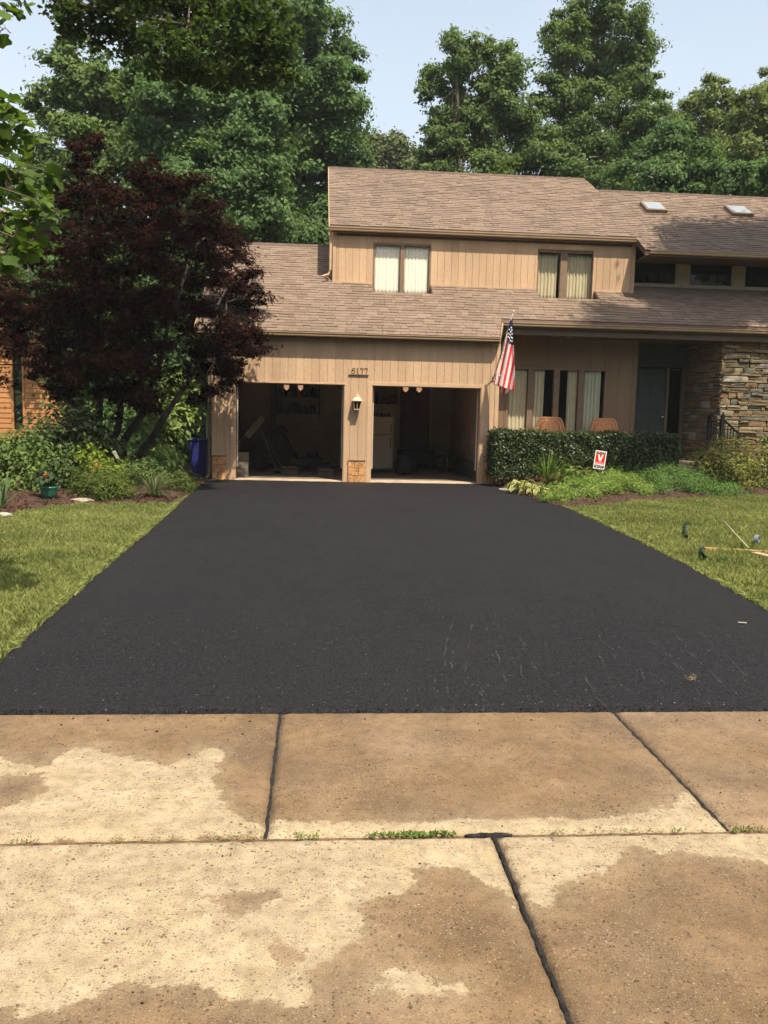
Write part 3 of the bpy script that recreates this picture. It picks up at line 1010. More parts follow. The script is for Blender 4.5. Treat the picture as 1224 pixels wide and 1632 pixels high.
# shredded bark chips on the beds
def chips(name, poly, box, n, m):
    P = np.stack([RNG.uniform(box[0], box[1], n), RNG.uniform(box[2], box[3], n)], 1)
    P = P[poly_sdf(P, poly) > 0.0]
    z = np.array([bed_z(*p) for p in P]) + 0.012
    P3 = np.column_stack([P, z])
    V, Q = leaf_quads(P3, np.array([0, 0, 1]) + RNG.normal(size=P3.shape) * 0.5, 0.04 + 0.05 * RNG.random(len(P3)), 0.3)
    return tag(np_object(name, V, Q, m), kind='stuff')


M['chip'] = mat('bark_chip', (0.085, 0.040, 0.022), 0.95, 0.25, 12.0, island=0.45)
chips('bark_mulch', BED_L, (-5.4, -2.3, 12.3, 17.5), 5200, M['chip'])
chips('bark_mulch', BED_R, (4.0, 9.5, 14.6, 18.6), 2500, M['chip'])


def grass(name, poly, box, dens, hmin, hmax, avoid=None, lim=None):
    n = int(dens * (box[1] - box[0]) * (box[3] - box[2]))
    P = np.stack([RNG.uniform(box[0], box[1], n), RNG.uniform(box[2], box[3], n)], 1)
    k = poly_sdf(P, poly) > -0.03
    if avoid: k &= poly_sdf(P, avoid) < -0.03
    if lim is not None: k &= lim(P)
    P = P[k]; n = len(P)
    patch = 0.85 + 0.18 * np.sin(P[:, 0] * 3.1 + np.sin(P[:, 1] * 2.3) * 1.7) * np.sin(P[:, 1] * 2.7 + P[:, 0]) + 0.2 * np.sin(P[:, 0] * 9 + P[:, 1] * 7)
    h = (hmin + (hmax - hmin) * RNG.random(n)) * patch
    a = RNG.uniform(0, 2 * math.pi, n)
    w = 0.0022 + 0.0026 * RNG.random(n)
    lean = h * (0.10 + 0.75 * RNG.random(n) ** 1.5)
    b = RNG.uniform(0, 2 * math.pi, n)
    base = np.column_stack([P, np.full(n, -0.012)])
    sx = np.column_stack([np.cos(a) * w, np.sin(a) * w, np.zeros(n)])
    le = np.column_stack([np.cos(b) * lean, np.sin(b) * lean, np.zeros(n)])
    V = np.empty((n, 4, 3))
    V[:, 0] = base - sx
    V[:, 1] = base + sx
    V[:, 2] = base + le * 0.35 + sx * 0.8 + np.column_stack([np.zeros(n), np.zeros(n), h * 0.62])
    V[:, 3] = base + le + np.column_stack([np.zeros(n), np.zeros(n), h])
    Q = np.arange(4 * n).reshape(-1, 4)
    return tag(np_object(name, V.reshape(-1, 3), Q, L_GRASS), kind='stuff')


grass('grass', lawn_l, (-7.2, -1.95, 4.5, 14.3), 6000, 0.030, 0.085, BED_L, lambda P: P[:, 0] > -0.40 * P[:, 1] - 0.9)
grass('grass', lawn_r, (3.7, 12.5, 5.6, 18.2), 4800, 0.030, 0.085, BED_R, lambda P: P[:, 0] < 0.57 * P[:, 1] + 1.0)
grass('grass', [(-60, 4.53), (-2.0, 4.53), (-7, 17.6), (-60, 17.6)], (-14, -4.5, 4.5, 12.5), 220, 0.06, 0.12, BED_L, lambda P: P[:, 0] <= -0.40 * P[:, 1] - 0.9)
grass('grass', lawn_r, (4, 18, 4.6, 17.8), 220, 0.06, 0.12, BED_R, lambda P: P[:, 0] >= 0.57 * P[:, 1] + 1.0)
# tufts leaning over the asphalt edges
for tab, sg in ((LEFT_EDGE, 1), (RIGHT_EDGE, -1)):
    n = 5200
    yy = 4.6 + (14.3 - 4.6) * RNG.random(n) ** 1.3
    clump_ = 0.5 + 0.5 * np.sin(yy * 11 + 2 * np.sin(yy * 3.7))
    k = RNG.random(n) < 0.25 + 0.75 * clump_
    yy = yy[k]; n = len(yy)
    xx = edge_x(tab, yy) - sg * (0.045 - 0.06 * RNG.random(n) * clump_[k])
    P3 = np.column_stack([xx, yy, 0.012 + 0.03 * RNG.random(n)])
    A = np.column_stack([sg * (0.3 + RNG.random(n)), RNG.normal(size=n) * 0.7, 0.2 + 0.7 * RNG.random(n)])
    V, Q = leaf_quads(P3, RNG.normal(size=P3.shape) * 0.5 + np.array([0, 0, 1.0]), 0.05 + 0.06 * RNG.random(n), 0.075, along=A)
    tag(np_object('edge_grass', V, Q, L_GRASS), kind='stuff')
# weeds sprouting from the pavement seam
tufts = []
for (x0, x1, n, hh) in [(582, 640, 70, 0.015), (640, 725, 120, 0.019), (472, 508, 36, 0.014), (20, 60, 20, 0.010), (330, 420, 46, 0.009), (1075, 1098, 22, 0.011), (1172, 1224, 50, 0.014), (180, 300, 40, 0.008), (860, 1060, 60, 0.010)]:
    for _ in range(n):
        p = at(RNG.uniform(x0, x1), 1327, Z=0)
        tufts.append((p[0], 3.151 + RNG.normal() * 0.010, hh))
T = np.array(tufts)
P3 = np.column_stack([T[:, 0], T[:, 1], T[:, 2] * 0.35 * RNG.random(len(T))])
A = RNG.normal(size=P3.shape) * 0.7 + np.array([0, -0.2, 0.7])
V, Q = leaf_quads(P3, RNG.normal(size=P3.shape) * 0.6 + np.array([0, -0.5, 0.6]), T[:, 2] * (0.8 + RNG.random(len(T))), 0.28, along=A)
tag(np_object('weeds', V, Q, L_BLADE), kind='stuff')


# ------------------------------------------------------------------ the house
house = empty('house', (2.0, 19.25, 0.0), 'tan two-storey house with a double garage and brown shingled roofs', 'house')
S = 0.583
TH = math.atan(S)
CT, ST = math.cos(TH), math.sin(TH)
G, YU, YK, YP, YD, YS = 19.25, 21.48, 21.88, 20.75, 21.40, 20.04   # fronts: garage, upper, clerestory, porch, door, stone
E0, EZ = 19.05, 3.28            # garage eave line
U0, UZ = 21.33, 5.98            # upper eave line
zl = lambda y: EZ + S * (y - E0)
zu = lambda y: UZ + S * (y - U0)
XE = 13.6                       # the house runs on past the frame


def wall_boxes(mb, x0, x1, z0, z1, y0, y1, holes):
    xs_ = sorted({x0, x1, *[h[0] for h in holes], *[h[1] for h in holes]})
    for a, b_ in zip(xs_[:-1], xs_[1:]):
        cut = sorted([(h[2], h[3]) for h in holes if h[0] <= a + 1e-6 and h[1] >= b_ - 1e-6])
        z = z0
        for lo, hi in cut:
            if lo > z + 1e-6: mb.box(a, b_, y0, y1, z, lo)
            z = max(z, hi)
        if z < z1 - 1e-6: mb.box(a, b_, y0, y1, z, z1)


def boards(parent, x0, x1, z0, z1, y, holes, m, w=0.174, off=0.0, ztop=None):
    """grooved vertical siding: every plank an object, a narrow recessed groove between neighbours"""
    x = x0 + off - (w if off > 0 else 0)
    while x < x1 - 0.01:
        a, b_ = max(x, x0) + 0.0038, min(x + w, x1) - 0.0038
        x += w
        if b_ - a < 0.015: continue
        cuts = sorted({z0, z1, *[z for h in holes for z in (h[2], h[3]) if z0 < z < z1]})
        runs = []
        for lo, hi in zip(cuts[:-1], cuts[1:]):
            p, q2 = a, b_
            for h in holes:
                if h[2] <= lo + 1e-6 and h[3] >= hi - 1e-6 and h[0] < q2 and h[1] > p:
                    if h[0] <= p and h[1] >= q2: q2 = p
                    elif h[0] > p: q2 = h[0]
                    else: p = h[1]
            if q2 - p < 0.012: continue
            if runs and abs(runs[-1][0] - p) < 1e-6 and abs(runs[-1][1] - q2) < 1e-6 and abs(runs[-1][3] - lo) < 1e-6:
                runs[-1][3] = hi
            else:
                runs.append([p, q2, lo, hi])
        for p, q2, lo, hi in runs:
            bx('siding_board', m, parent, p, q2, y, y + 0.012, lo, hi)


# --- garage front
OL, OR_ = (-1.80, 0.61, 0.0, 2.165), (1.215, 3.68, 0.0, 2.165)
mb = MB()
wall_boxes(mb, -2.30, 4.06, -0.1, 3.16, G + 0.012, G + 0.16, [(OL[0], OL[1], -0.1, 2.165), (OR_[0], OR_[1], -0.1, 2.165)])
mb.box(-2.30, -2.16, G + 0.16, 27.6, -0.1, 3.2)                       # left side wall
mb.prism([(-2.30, G + 0.16, 3.2), (-2.30, 27.6, 3.2), (-2.30, 23.57, zl(23.57) - 0.14)], (0.14, 0, 0))
mb.box(3.93, 4.06, G + 0.16, 25.4, -0.1, 3.30)                         # wall shared with the porch
mb.box(-2.16, 3.93, 25.10, 25.22, -0.1, 2.9)                           # inner back wall
gw = mb.build('garage_wall', M['garage_paint'], house)
mb = MB()
mb.box(-2.306, -2.30, G, 27.6, -0.05, 3.2)
mb.build('side_cladding', M['siding'], gw)
casing = [(-1.80 - 0.095, -1.80, 0.0, 2.165), (0.61, 0.675, 0.0, 2.165), (1.125, 1.215, 0.0, 2.245), (3.68, 3.775, 0.0, 2.245), (1.215, 3.68, 2.165, 2.245), (-1.895, 0.675, 2.165, 2.20)]
pier = [(-2.29, -1.985, 0.0, 0.53), (0.715, 1.10, 0.0, 0.48), (3.78, 4.06, 0.0, 0.62)]
hl = [(-1.895, 0.675, 0.0, 2.20), (1.125, 3.775, 0.0, 2.245)] + [(a, b_, -0.1, d + 0.02) for a, b_, c, d in pier]
boards(gw, -2.30, 3.985, 0.0, 3.14, G, hl, M['siding'], 0.1735, 0.095)
for a, b_, c, d in casing:
    bx('casing', M['trim'], gw, a, b_, G - 0.012, G + 0.0115, c, d, 0.003)
bx('corner_board', M['trim'], gw, 3.99, 4.08, G - 0.010, G + 0.16, 0.0, 3.16, 0.003)
for a, b_, c, d in ((-1.80, -1.785, 0.012, 2.15), (0.595, 0.61, 0.012, 2.15), (1.215, 1.23, 0.012, 2.15), (3.665, 3.68, 0.012, 2.15)):
    bx('jamb', M['trim'], gw, a, b_, G + 0.002, G + 0.17, c, d)
for a, b_ in ((-1.80, 0.61), (1.215, 3.68)):
    bx('head_jamb', M['sash'], gw, a, b_, G + 0.004, G + 0.17, 2.15, 2.165)
for k, (a, b_, c, d) in enumerate(pier):
    pm = bx('pier_base', M['mortar'], gw, a + 0.006, b_ - 0.006, G - 0.022, G + 0.0115, -0.05, d - 0.004)
    nrow = 3
    for r in range(nrow):
        z0, z1 = r * d / nrow, (r + 1) * d / nrow
        cut = a + (b_ - a) * (0.62 if r % 2 else 0.36)
        for (u, v) in ((a, cut), (cut, b_)):
            o = bx('brick', M['brick'], gw, u + 0.003, v - 0.003, G - 0.034 - RNG.random() * 0.008, G - 0.0225, max(0.0, z0 + 0.004), z1 - 0.004, 0.006)
    bx('pier_cap', M['mortar'], gw, a - 0.004, b_ + 0.004, G - 0.046, G + 0.010, d, d + 0.016)
# --- garage interior
mb = MB()
mb.box(-2.16, 3.93, G + 0.16, 25.1, -0.05, 0.004)
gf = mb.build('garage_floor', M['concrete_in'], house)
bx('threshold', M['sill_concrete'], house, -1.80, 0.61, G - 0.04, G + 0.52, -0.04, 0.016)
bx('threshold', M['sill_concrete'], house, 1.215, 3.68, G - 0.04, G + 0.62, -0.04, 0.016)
bx('garage_ceiling', M['garage_paint'], house, -2.16, 3.93, G + 0.16, 25.1, 2.62, 2.70)
for r in range(2):
    x = G + 0.25
    while x < 25.0:
        bx('block', M['block'], gw, -2.159, -2.10, x + 0.004, min(x + 0.40, 25.08) - 0.004, r * 0.2 + 0.004, r * 0.2 + 0.196)
        bx('block', M['block'], gw, 3.88, 3.929, x + 0.004, min(x + 0.40, 25.08) - 0.004, r * 0.2 + 0.004, r * 0.2 + 0.196)
        x += 0.41
# return of block just inside the left opening
for r in range(3):
    for c in range(2):
        bx('block', M['block'], gw, -2.09 + c * 0.26, -1.84 + c * 0.26, 20.2, 20.4, r * 0.19 + 0.008, r * 0.19 + 0.190)
bx('wall_post', M['sash'], gw, -1.32, -1.17, 24.92, 25.09, 0.005, 2.61)
for (x0, x1) in ((-1.72, 0.53), (1.30, 3.60)):                        # rolled-up sectional doors under the ceiling
    d = bx('garage_door', M['trim'], house, x0, x1, G + 0.5, G + 2.7, 2.46, 2.47)
    for k in range(4):
        bx('door_panel', M['trim'], d, x0, x1, G + 0.5 + k * 0.55 + 0.004, G + 0.5 + k * 0.55 + 0.546, 2.415, 2.459, 0.004)
    for x in (x0 - 0.04, x1 + 0.04):
        mb = MB(); mb.tube([(x, G + 0.20, 0.3), (x, G + 0.20, 2.2), (x, G + 0.30, 2.36), (x, G + 0.5, 2.40), (x, G + 2.8, 2.40)], 0.016, 6); mb.build('track', M['white_metal'], d)
st = MB()
for k in range(3):
    pass
stair = bx('garage_step', M['dark_cloth'], house, 2.35, 3.45, 24.2, 25.09, 0.005, 0.17)
bx('step', M['dark_cloth'], stair, 2.35, 3.45, 24.5, 25.09, 0.172, 0.34)
bx('step', M['dark_cloth'], stair, 2.35, 3.45, 24.8, 25.09, 0.342, 0.50)
dr = bx('inner_door', M['red_door'], house, 2.42, 3.28, 25.05, 25.095, 0.52, 2.50)
for (x0, x1, z0, z1) in ((2.52, 2.80, 1.55, 2.38), (2.90, 3.18, 1.55, 2.38), (2.52, 2.80, 0.65, 1.42), (2.90, 3.18, 0.65, 1.42)):
    bx('door_panel', M['red_door'], dr, x0, x1, 25.035, 25.0495, z0, z1, 0.006)
mb = MB(); mb.lathe((3.20, 25.0, 1.5), [(0.0, -0.03), (0.028, -0.02), (0.032, 0), (0.028, 0.02), (0, 0.03)], 10)
mb.build('door_knob', M['brass'], dr, smooth=True)
for (x0, x1, z0, z1) in ((2.34, 2.415, 0.52, 2.57), (3.285, 3.36, 0.52, 2.57), (2.34, 3.36, 2.51, 2.575)):
    bx('door_casing', M['white_metal'], dr, x0, x1, 25.04, 25.098, z0, z1)

# --- upper storey front
WU = [(1.31, 2.74), (5.38, 6.86)]
WZ0, WZ1 = 4.40, 5.67
mb = MB()
zb = zl(YU) + 0.0
wall_boxes(mb, 0.34, 7.86, zb - 0.75, 6.0, YU + 0.012, YU + 0.16, [(a, b_, WZ0, WZ1) for a, b_ in WU])
mb.prism([(0.34, YU + 0.16, zb - 0.6), (0.34, 27.0, 4.2), (0.34, 27.0, 7.4), (0.34, 25.6, zu(25.6) - 0.14), (0.34, YU + 0.16, zu(YU + 0.16) - 0.14)], (0.14, 0, 0))
mb.box(7.70, 7.86, YU + 0.16, YK + 0.16, 4.4, 6.0)
mb.box(0.34, XE, 27.0, 27.15, 0.0, 7.2)
uw = mb.build('upper_wall', M['siding'], house)
boards(uw, 0.42, 7.77, zb + 0.01, 5.90, YU, [(a - 0.0, b_ + 0.0, 3.0, WZ1 + 0.02) for a, b_ in WU], M['siding'], 0.1735, 0.05)
bx('corner_board', M['trim'], uw, 0.332, 0.415, YU - 0.012, YU + 0.15, zb - 0.02, 5.90, 0.003)
bx('corner_board', M['trim'], uw, 7.775, 7.868, YU - 0.012, YU + 0.15, zb - 0.02, 5.90, 0.003)
for a, b_ in ((0.34, WU[0][0]), (WU[0][1], WU[1][0]), (WU[1][1], 7.86)):
    bx('flashing', M['trim'], uw, a, b_, YU - 0.03, YU - 0.002, zb - 0.06, zb + 0.022)
bx('frieze', M['soffit'], uw, 0.42, 7.77, YU - 0.014, YU - 0.001, 5.80, 5.86)


def window(name, x0, x1, z0, z1, y, mull, m_frame, m_glass, fw=0.045, depth=0.10, glass_y=0.05, parent=None, sill=True):
    """window > frame, mullion, pane ; panes sit back in the frame"""
    mb = MB()
    mb.box(x0, x0 + fw, y, y + depth, z0, z1)
    mb.box(x1 - fw, x1, y, y + depth, z0, z1)
    mb.box(x0 + fw, x1 - fw, y + 0.002, y + depth, z1 - fw, z1)
    mb.box(x0 + fw, x1 - fw, y + 0.002, y + depth, z0, z0 + fw)
    w = mb.build(name, m_frame, parent or house, bevel=0.003)
    es = [x0 + fw] + [v for m_ in mull for v in m_] + [x1 - fw]
    for m_ in mull:
        bx('mullion', m_frame, w, m_[0], m_[1], y - 0.008, y + depth, z0 + fw + 0.001, z1 - fw - 0.001, 0.003)
    for k in range(0, len(es), 2):
        mb = MB()
        mb.face([(es[k], y + glass_y, z0 + fw), (es[k + 1], y + glass_y, z0 + fw), (es[k + 1], y + glass_y, z1 - fw), (es[k], y + glass_y, z1 - fw)])
        mb.build('pane', m_glass, w)
    return w


window('window', WU[0][0], WU[0][1], WZ0, WZ1, YU + 0.004, [(1.985, 2.085)], M['sash'], M['glass'])
w2 = window('window', WU[1][0], WU[1][1], WZ0, WZ1, YU + 0.06, [(5.99, 6.165)], M['sash'], M['glass'], 0.06)
for a, b_ in (WU[1],):
    bx('reveal', M['trim'], w2, a, a + 0.012, YU + 0.001, YU + 0.058, WZ0, WZ1)
    bx('reveal', M['trim'], w2, b_ - 0.05, b_ - 0.001, YU + 0.001, YU + 0.058, WZ0, WZ1)
for a, b_ in WU:
    mb = MB()
    y0, y1, z0, z1 = YU + 0.17, YU + 2.6, 4.2, 5.9
    a2, b2 = a - 0.3, b_ + 0.3
    mb.face([(a2, y1, z0), (b2, y1, z0), (b2, y1, z1), (a2, y1, z1)])
    mb.face([(a2, y0, z0), (a2, y1, z0), (a2, y1, z1), (a2, y0, z1)])
    mb.face([(b2, y0, z0), (b2, y1, z0), (b2, y1, z1), (b2, y0, z1)])
    mb.face([(a2, y0, z1), (b2, y0, z1), (b2, y1, z1), (a2, y1, z1)])
    mb.face([(a2, y0, z0), (b2, y0, z0), (b2, y1, z0), (a2, y1, z0)])
    mb.build('room_wall', M['dark_room'], house)

# --- clerestory
CB = 4.96
CWIN = [(7.90, 9.13), (9.44, 10.62), (10.90, 12.08), (12.36, 13.5)]
mb = MB()
wall_boxes(mb, 7.86, XE, 4.3, 6.1, YK + 0.012, YK + 0.16, [(a, b_, CB + 0.02, 5.50) for a, b_ in CWIN])
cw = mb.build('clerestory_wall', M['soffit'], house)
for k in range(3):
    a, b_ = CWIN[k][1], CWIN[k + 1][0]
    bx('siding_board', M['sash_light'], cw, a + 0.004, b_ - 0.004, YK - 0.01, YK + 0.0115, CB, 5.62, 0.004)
bx('sill_board', M['sash_light'], cw, 7.87, XE, YK - 0.05, YK - 0.011, CB - 0.06, CB - 0.004, 0.003)
for a, b_ in CWIN:
    window('window', a, b_, CB + 0.0, 5.56, YK - 0.006, [], M['sash_light'], M['glass_dark'], 0.04)
mb = MB()
mb.box(7.9, XE, YK + 2.4, YK + 2.5, 4.4, 6.4)
mb.box(7.9, XE, YK + 0.17, YK + 2.5, 4.3, 4.4)
mb.box(7.9, XE, YK + 0.17, YK + 2.5, 5.9, 6.0)
mb.build('room_wall', M['dark_room'], house)

# --- porch
PF = 0.55
mb = MB()
mb.prism([(4.07, 19.62, -0.1), (9.55, 19.62, -0.1), (9.55, 21.6, -0.1), (4.07, 21.6, -0.1)], (0, 0, PF + 0.1))
mb.build('porch_floor', M['walk'], house)
PW = (4.58, 7.06)
WPZ0, WPZ1 = 1.0, 2.74
mb = MB()
wall_boxes(mb, 4.06, 7.80, PF, 3.5, YP + 0.012, YP + 0.15, [(PW[0], PW[1], WPZ0, WPZ1)])
mb.box(7.66, 7.80, YP + 0.15, YD + 0.15, PF, 3.5)
pw = mb.build('porch_wall', M['porch_siding_shaded'], house)
boards(pw, 4.09, 7.79, PF, 3.44, YP, [(PW[0], PW[1], WPZ0, WPZ1)], M['porch_siding_shaded'], 0.35, 0.1)
bx('corner_board', M['porch_siding_shaded'], pw, 7.792, 7.812, YP - 0.004, YP + 0.14, PF, 3.44)
window('window', PW[0], PW[1], WPZ0, WPZ1, YP - 0.012, [(5.10, 5.24), (5.74, 5.88), (6.35, 6.49)], M['sash'], M['glass'], 0.05, 0.12, 0.03)
mb = MB()
mb.box(4.2, 7.6, YP + 2.6, YP + 2.7, 0.5, 3.4); mb.box(4.2, 7.6, YP + 0.16, YP + 2.7, 0.45, 0.55); mb.box(4.2, 7.6, YP + 0.16, YP + 2.7, 3.35, 3.45)
mb.box(4.1, 4.2, YP + 0.16, YP + 2.7, 0.45, 3.45); mb.box(7.56, 7.65, YP + 0.16, YP + 2.7, 0.45, 3.45)
mb.build('room_wall', M['dark_room'], house)
# entry: green door and sidelight
mb = MB()
wall_boxes(mb, 7.80, 9.75, PF, 3.5, YD + 0.02, YD + 0.15, [(7.98, 9.30, PF, 2.86)])
mb.box(7.9, 9.6, YD + 1.6, YD + 1.7, PF, 3.4)
mb.box(7.85, 7.9, YD + 0.15, YD + 1.7, PF, 3.4); mb.box(9.6, 9.65, YD + 0.15, YD + 1.7, PF, 3.4)
ew = mb.build('entry_wall', M['green_door'], house)
fd = bx('front_door', M['green_door'], house, 7.99, 8.83, YD + 0.03, YD + 0.075, PF + 0.02, 2.82)
for (x0, x1, z0, z1) in ((8.10, 8.37, 1.75, 2.70), (8.45, 8.72, 1.75, 2.70), (8.10, 8.37, 0.70, 1.55), (8.45, 8.72, 0.70, 1.55)):
    bx('door_panel', M['green_door'], fd, x0, x1, YD + 0.018, YD + 0.0295, z0, z1, 0.008)
mb = MB(); mb.lathe((8.765, YD - 0.03, 1.62), [(0, -0.035), (0.03, -0.024), (0.036, 0), (0.03, 0.024), (0, 0.035)], 12)
mb.box(8.755, 8.775, YD - 0.03, YD + 0.03, 1.61, 1.63)
mb.box(8.75, 8.78, YD + 0.015, YD + 0.031, 1.74, 1.77)
mb.build('door_knob', M['brass'], fd, smooth=True)
bx('mullion', M['sash'], ew, 8.835, 8.895, YD - 0.01, YD + 0.10, PF + 0.01, 2.85)
mb = MB(); mb.face([(8.895, YD + 0.05, PF + 0.05), (9.22, YD + 0.05, PF + 0.05), (9.22, YD + 0.05, 2.80), (8.895, YD + 0.05, 2.80)])
mb.build('sidelight_pane', M['glass_dark'], ew)
bx('casing', M['soffit'], ew, 9.22, 9.31, YD - 0.03, YD + 0.10, PF + 0.005, 2.90)
bx('casing', M['sash'], ew, 7.83, 7.985, YD + 0.0, YD + 0.10, PF + 0.005, 2.86)
# porch soffit and eave
mb = MB(); mb.box(4.10, XE, 19.97, 21.5, 3.44, 3.48)
mb.build('porch_ceiling', M['soffit'], house)
bx('porch_beam', M['soffit'], house, 4.10, XE, 19.86, 19.968, 3.43, 3.63)
mb = MB(); mb.lathe((5.9, 20.15, 3.438), [(0.0, -0.03), (0.05, -0.03), (0.075, -0.01), (0.08, 0.004)], 14)
mb.build('ceiling_light', M['sash'], house, smooth=True)

# --- stone-faced wall
A0, A1 = np.array([9.62, YS]), np.array([9.38, 21.45])
SW0, SW1 = 0.10, 3.52
mb = MB()
mb.prism([(9.62 + 0.03, YS + 0.05, SW0), (XE, YS + 0.05, SW0), (XE, 21.5, SW0), (9.38 + 0.05, 21.5, SW0)], (0, 0, SW1 - SW0))
sw = mb.build('stone_wall', M['mortar'], house)
STONE = []
for k, (c1, c2) in enumerate([((0.22, 0.155, 0.080), (0.32, 0.235, 0.125)), ((0.17, 0.130, 0.075), (0.25, 0.195, 0.115)), ((0.27, 0.225, 0.145), (0.38, 0.325, 0.22)),
                              ((0.22, 0.13, 0.065), (0.32, 0.20, 0.10)), ((0.13, 0.125, 0.10), (0.21, 0.20, 0.16)), ((0.34, 0.30, 0.235), (0.46, 0.42, 0.34))]):
    STONE.append(mat('ledge_stone', tuple(v * 0.72 for v in c1), 0.92, 0.1, 7.0, 0.9, 38, col2=tuple(v * 0.75 for v in c2), fine=0.25, fscale=45))


def stone_face(origin, ud, nd, length, zlo, zhi, budget, scale=1.0):
    """coursed ledge stones of uneven size, each an object with its own chipped outline and projection"""
    ud, nd = np.array([*ud, 0.0]), np.array([*nd, 0.0])
    z = zlo
    made = 0
    mbs = None
    while z < zhi - 0.03:
        h = RNG.choice([0.06, 0.08, 0.105, 0.13, 0.17], p=[.14, .26, .28, .2, .12]) * scale
        h = min(h, zhi - z)
        u = -RNG.random() * 0.05 if False else 0.0
        while u < length - 0.01:
            w = min(max(0.09, RNG.gamma(4.0, 0.075)) * scale * (1.25 if h < 0.09 else 1.0), length - u)
            if length - u - w < 0.09: w = length - u
            parts = [(z, h)]
            if h > 0.11 and RNG.random() < 0.5:
                f = RNG.uniform(0.35, 0.65); parts = [(z, h * f), (z + h * f, h * (1 - f))]
            for zz, hh in parts:
                g_ = 0.006
                j = lambda s_: RNG.normal() * s_
                ju = min(0.016, w * 0.12); jz = min(0.011, hh * 0.14)
                ring = [(u + g_ + j(ju) * .6, zz + g_ + j(jz) * .6), (u + w * 0.5 + j(ju), zz + g_ + j(jz) * .5), (u + w - g_ + j(ju) * .6, zz + g_ + j(jz) * .6),
                        (u + w - g_ + j(ju) * .4, zz + hh * 0.55), (u + w - g_ + j(ju), zz + hh - g_ + j(jz) * .6), (u + w * 0.45 + j(ju), zz + hh - g_ + j(jz) * .5),
                        (u + g_ + j(ju), zz + hh - g_ + j(jz) * .6), (u + g_ + j(ju) * .4, zz + hh * 0.45)]
                d = 0.012 + 0.05 * RNG.random() ** 1.3
                cu, cz = u + w / 2, zz + hh / 2
                O = np.array([origin[0], origin[1], 0.0])
                P = lambda uu, z_, dd: O + ud * uu + np.array([0, 0, z_]) + nd * dd
                mb = MB() if made < budget else (mbs or MB())
                b0 = len(mb.v)
                mb.v += [tuple(P(a, b_, -0.05)) for a, b_ in ring]
                mb.v += [tuple(P(a, b_, d - 0.010 + j(0.003))) for a, b_ in ring]
                mb.v += [tuple(P(cu + (a - cu) * 0.86, cz + (b_ - cz) * 0.80, d + j(0.004))) for a, b_ in ring]
                mb.v.append(tuple(P(cu + j(ju), cz, d + abs(j(0.006)))))
                for k in range(8):
                    k2 = (k + 1) % 8
                    for f_ in ((b0 + k, b0 + k2, b0 + 8 + k2, b0 + 8 + k), (b0 + 8 + k, b0 + 8 + k2, b0 + 16 + k2, b0 + 16 + k), (b0 + 16 + k, b0 + 16 + k2, b0 + 24)):
                        mb.f.append(f_); mb.m.append(0)
                if made < budget:
                    mb.build('stone', STONE[RNG.choice(6, p=[.28, .22, .16, .16, .11, .07])], sw)
                else:
                    mbs = mb
                made += 1
            u += w
        z += h
    if mbs:
        o = mbs.build('stonework', STONE[0], sw); o['kind'] = 'stuff'
    return made


nrm = np.array([-(A1 - A0)[1], (A1 - A0)[0]]); nrm = nrm / np.linalg.norm(nrm)
L_side = float(np.linalg.norm(A1 - A0))
stone_face(A1, (A0 - A1) / L_side, nrm, L_side + 0.02, SW0 + 0.25, SW1, 110, 1.15)
stone_face((9.62, YS), (1, 0), (0, -1), 1.45, SW0, SW1, 190, 1.15)
stone_face((11.07, YS), (1, 0), (0, -1), XE - 11.07, SW0, SW1, 0, 1.3)

# --- roofs
def deck_piece(mb, poly, zf, t=0.13):
    top = [(x, y, zf(y) - 0.004) for x, y in poly]
    mb.prism([(x, y, z - t) for x, y, z in top], (0, 0, t))


XD0, XD1, YE2 = 4.02, 4.20, 19.78
NY = zl(0)  # unused slope base
nb = 20.95                                                            # front edge of the window wells
mb = MB()
deck_piece(mb, [(-2.62, E0), (0.34, E0), (0.34, 23.57), (-2.62, 23.57)], zl)
for poly in ([(0.34, E0), (WU[0][0], E0), (WU[0][0], YU), (0.34, YU)], [(WU[0][0], E0), (WU[0][1], E0), (WU[0][1], nb), (WU[0][0], nb)],
             [(WU[0][1], E0), (XD0, E0), (XD0, YU), (WU[0][1], YU)], [(XD0, E0), (XD1, YE2), (XD0, YE2)], [(XD0, YE2), (WU[1][0], YE2), (WU[1][0], YU), (XD0, YU)],
             [(WU[1][0], YE2), (WU[1][1], YE2), (WU[1][1], nb), (WU[1][0], nb)], [(WU[1][1], YE2), (7.86, YE2), (7.86, YU), (WU[1][1], YU)], [(7.86, YE2), (XE, YE2), (XE, YK), (7.86, YK)]):
    deck_piece(mb, poly, zl)
mb.prism([(-2.62, 23.57, zl(23.57) - 0.134), (0.34, 23.57, zl(23.57) - 0.134), (0.34, 28.1, 3.15), (-2.62, 28.1, 3.15)], (0, 0, 0.12))
for a, b_ in WU:
    mb.box(a + 0.001, b_ - 0.001, nb + 0.02, YU, zl(nb) - 0.10, zl(nb) - 0.03)
    for x0 in (a - 0.004, b_ - 0.012):
        mb.prism([(x0, nb, zl(nb) - 0.1), (x0, YU, zl(nb) - 0.1), (x0, YU, zl(YU) - 0.01), (x0, nb, zl(nb) - 0.01)], (0.016, 0, 0))
roof = mb.build('lower_roof', M['deck'], house)
mb = MB()
deck_piece(mb, [(0.26, U0), (7.80, U0), (7.80, 25.0), (7.69, 25.6), (0.26, 25.6)], zu)
deck_piece(mb, [(7.80, 20.68), (XE, 20.68), (XE, 24.66), (7.80, 24.66)], zu)
deck_piece(mb, [(7.80, 24.66), (7.84, 24.66), (7.80, 25.0)], zu)
mb.prism([(0.26, 25.6, zu(25.6) - 0.13), (7.69, 25.6, zu(25.6) - 0.13), (7.69, 27.4, 7.2), (0.26, 27.4, 7.2)], (0, 0, 0.12))
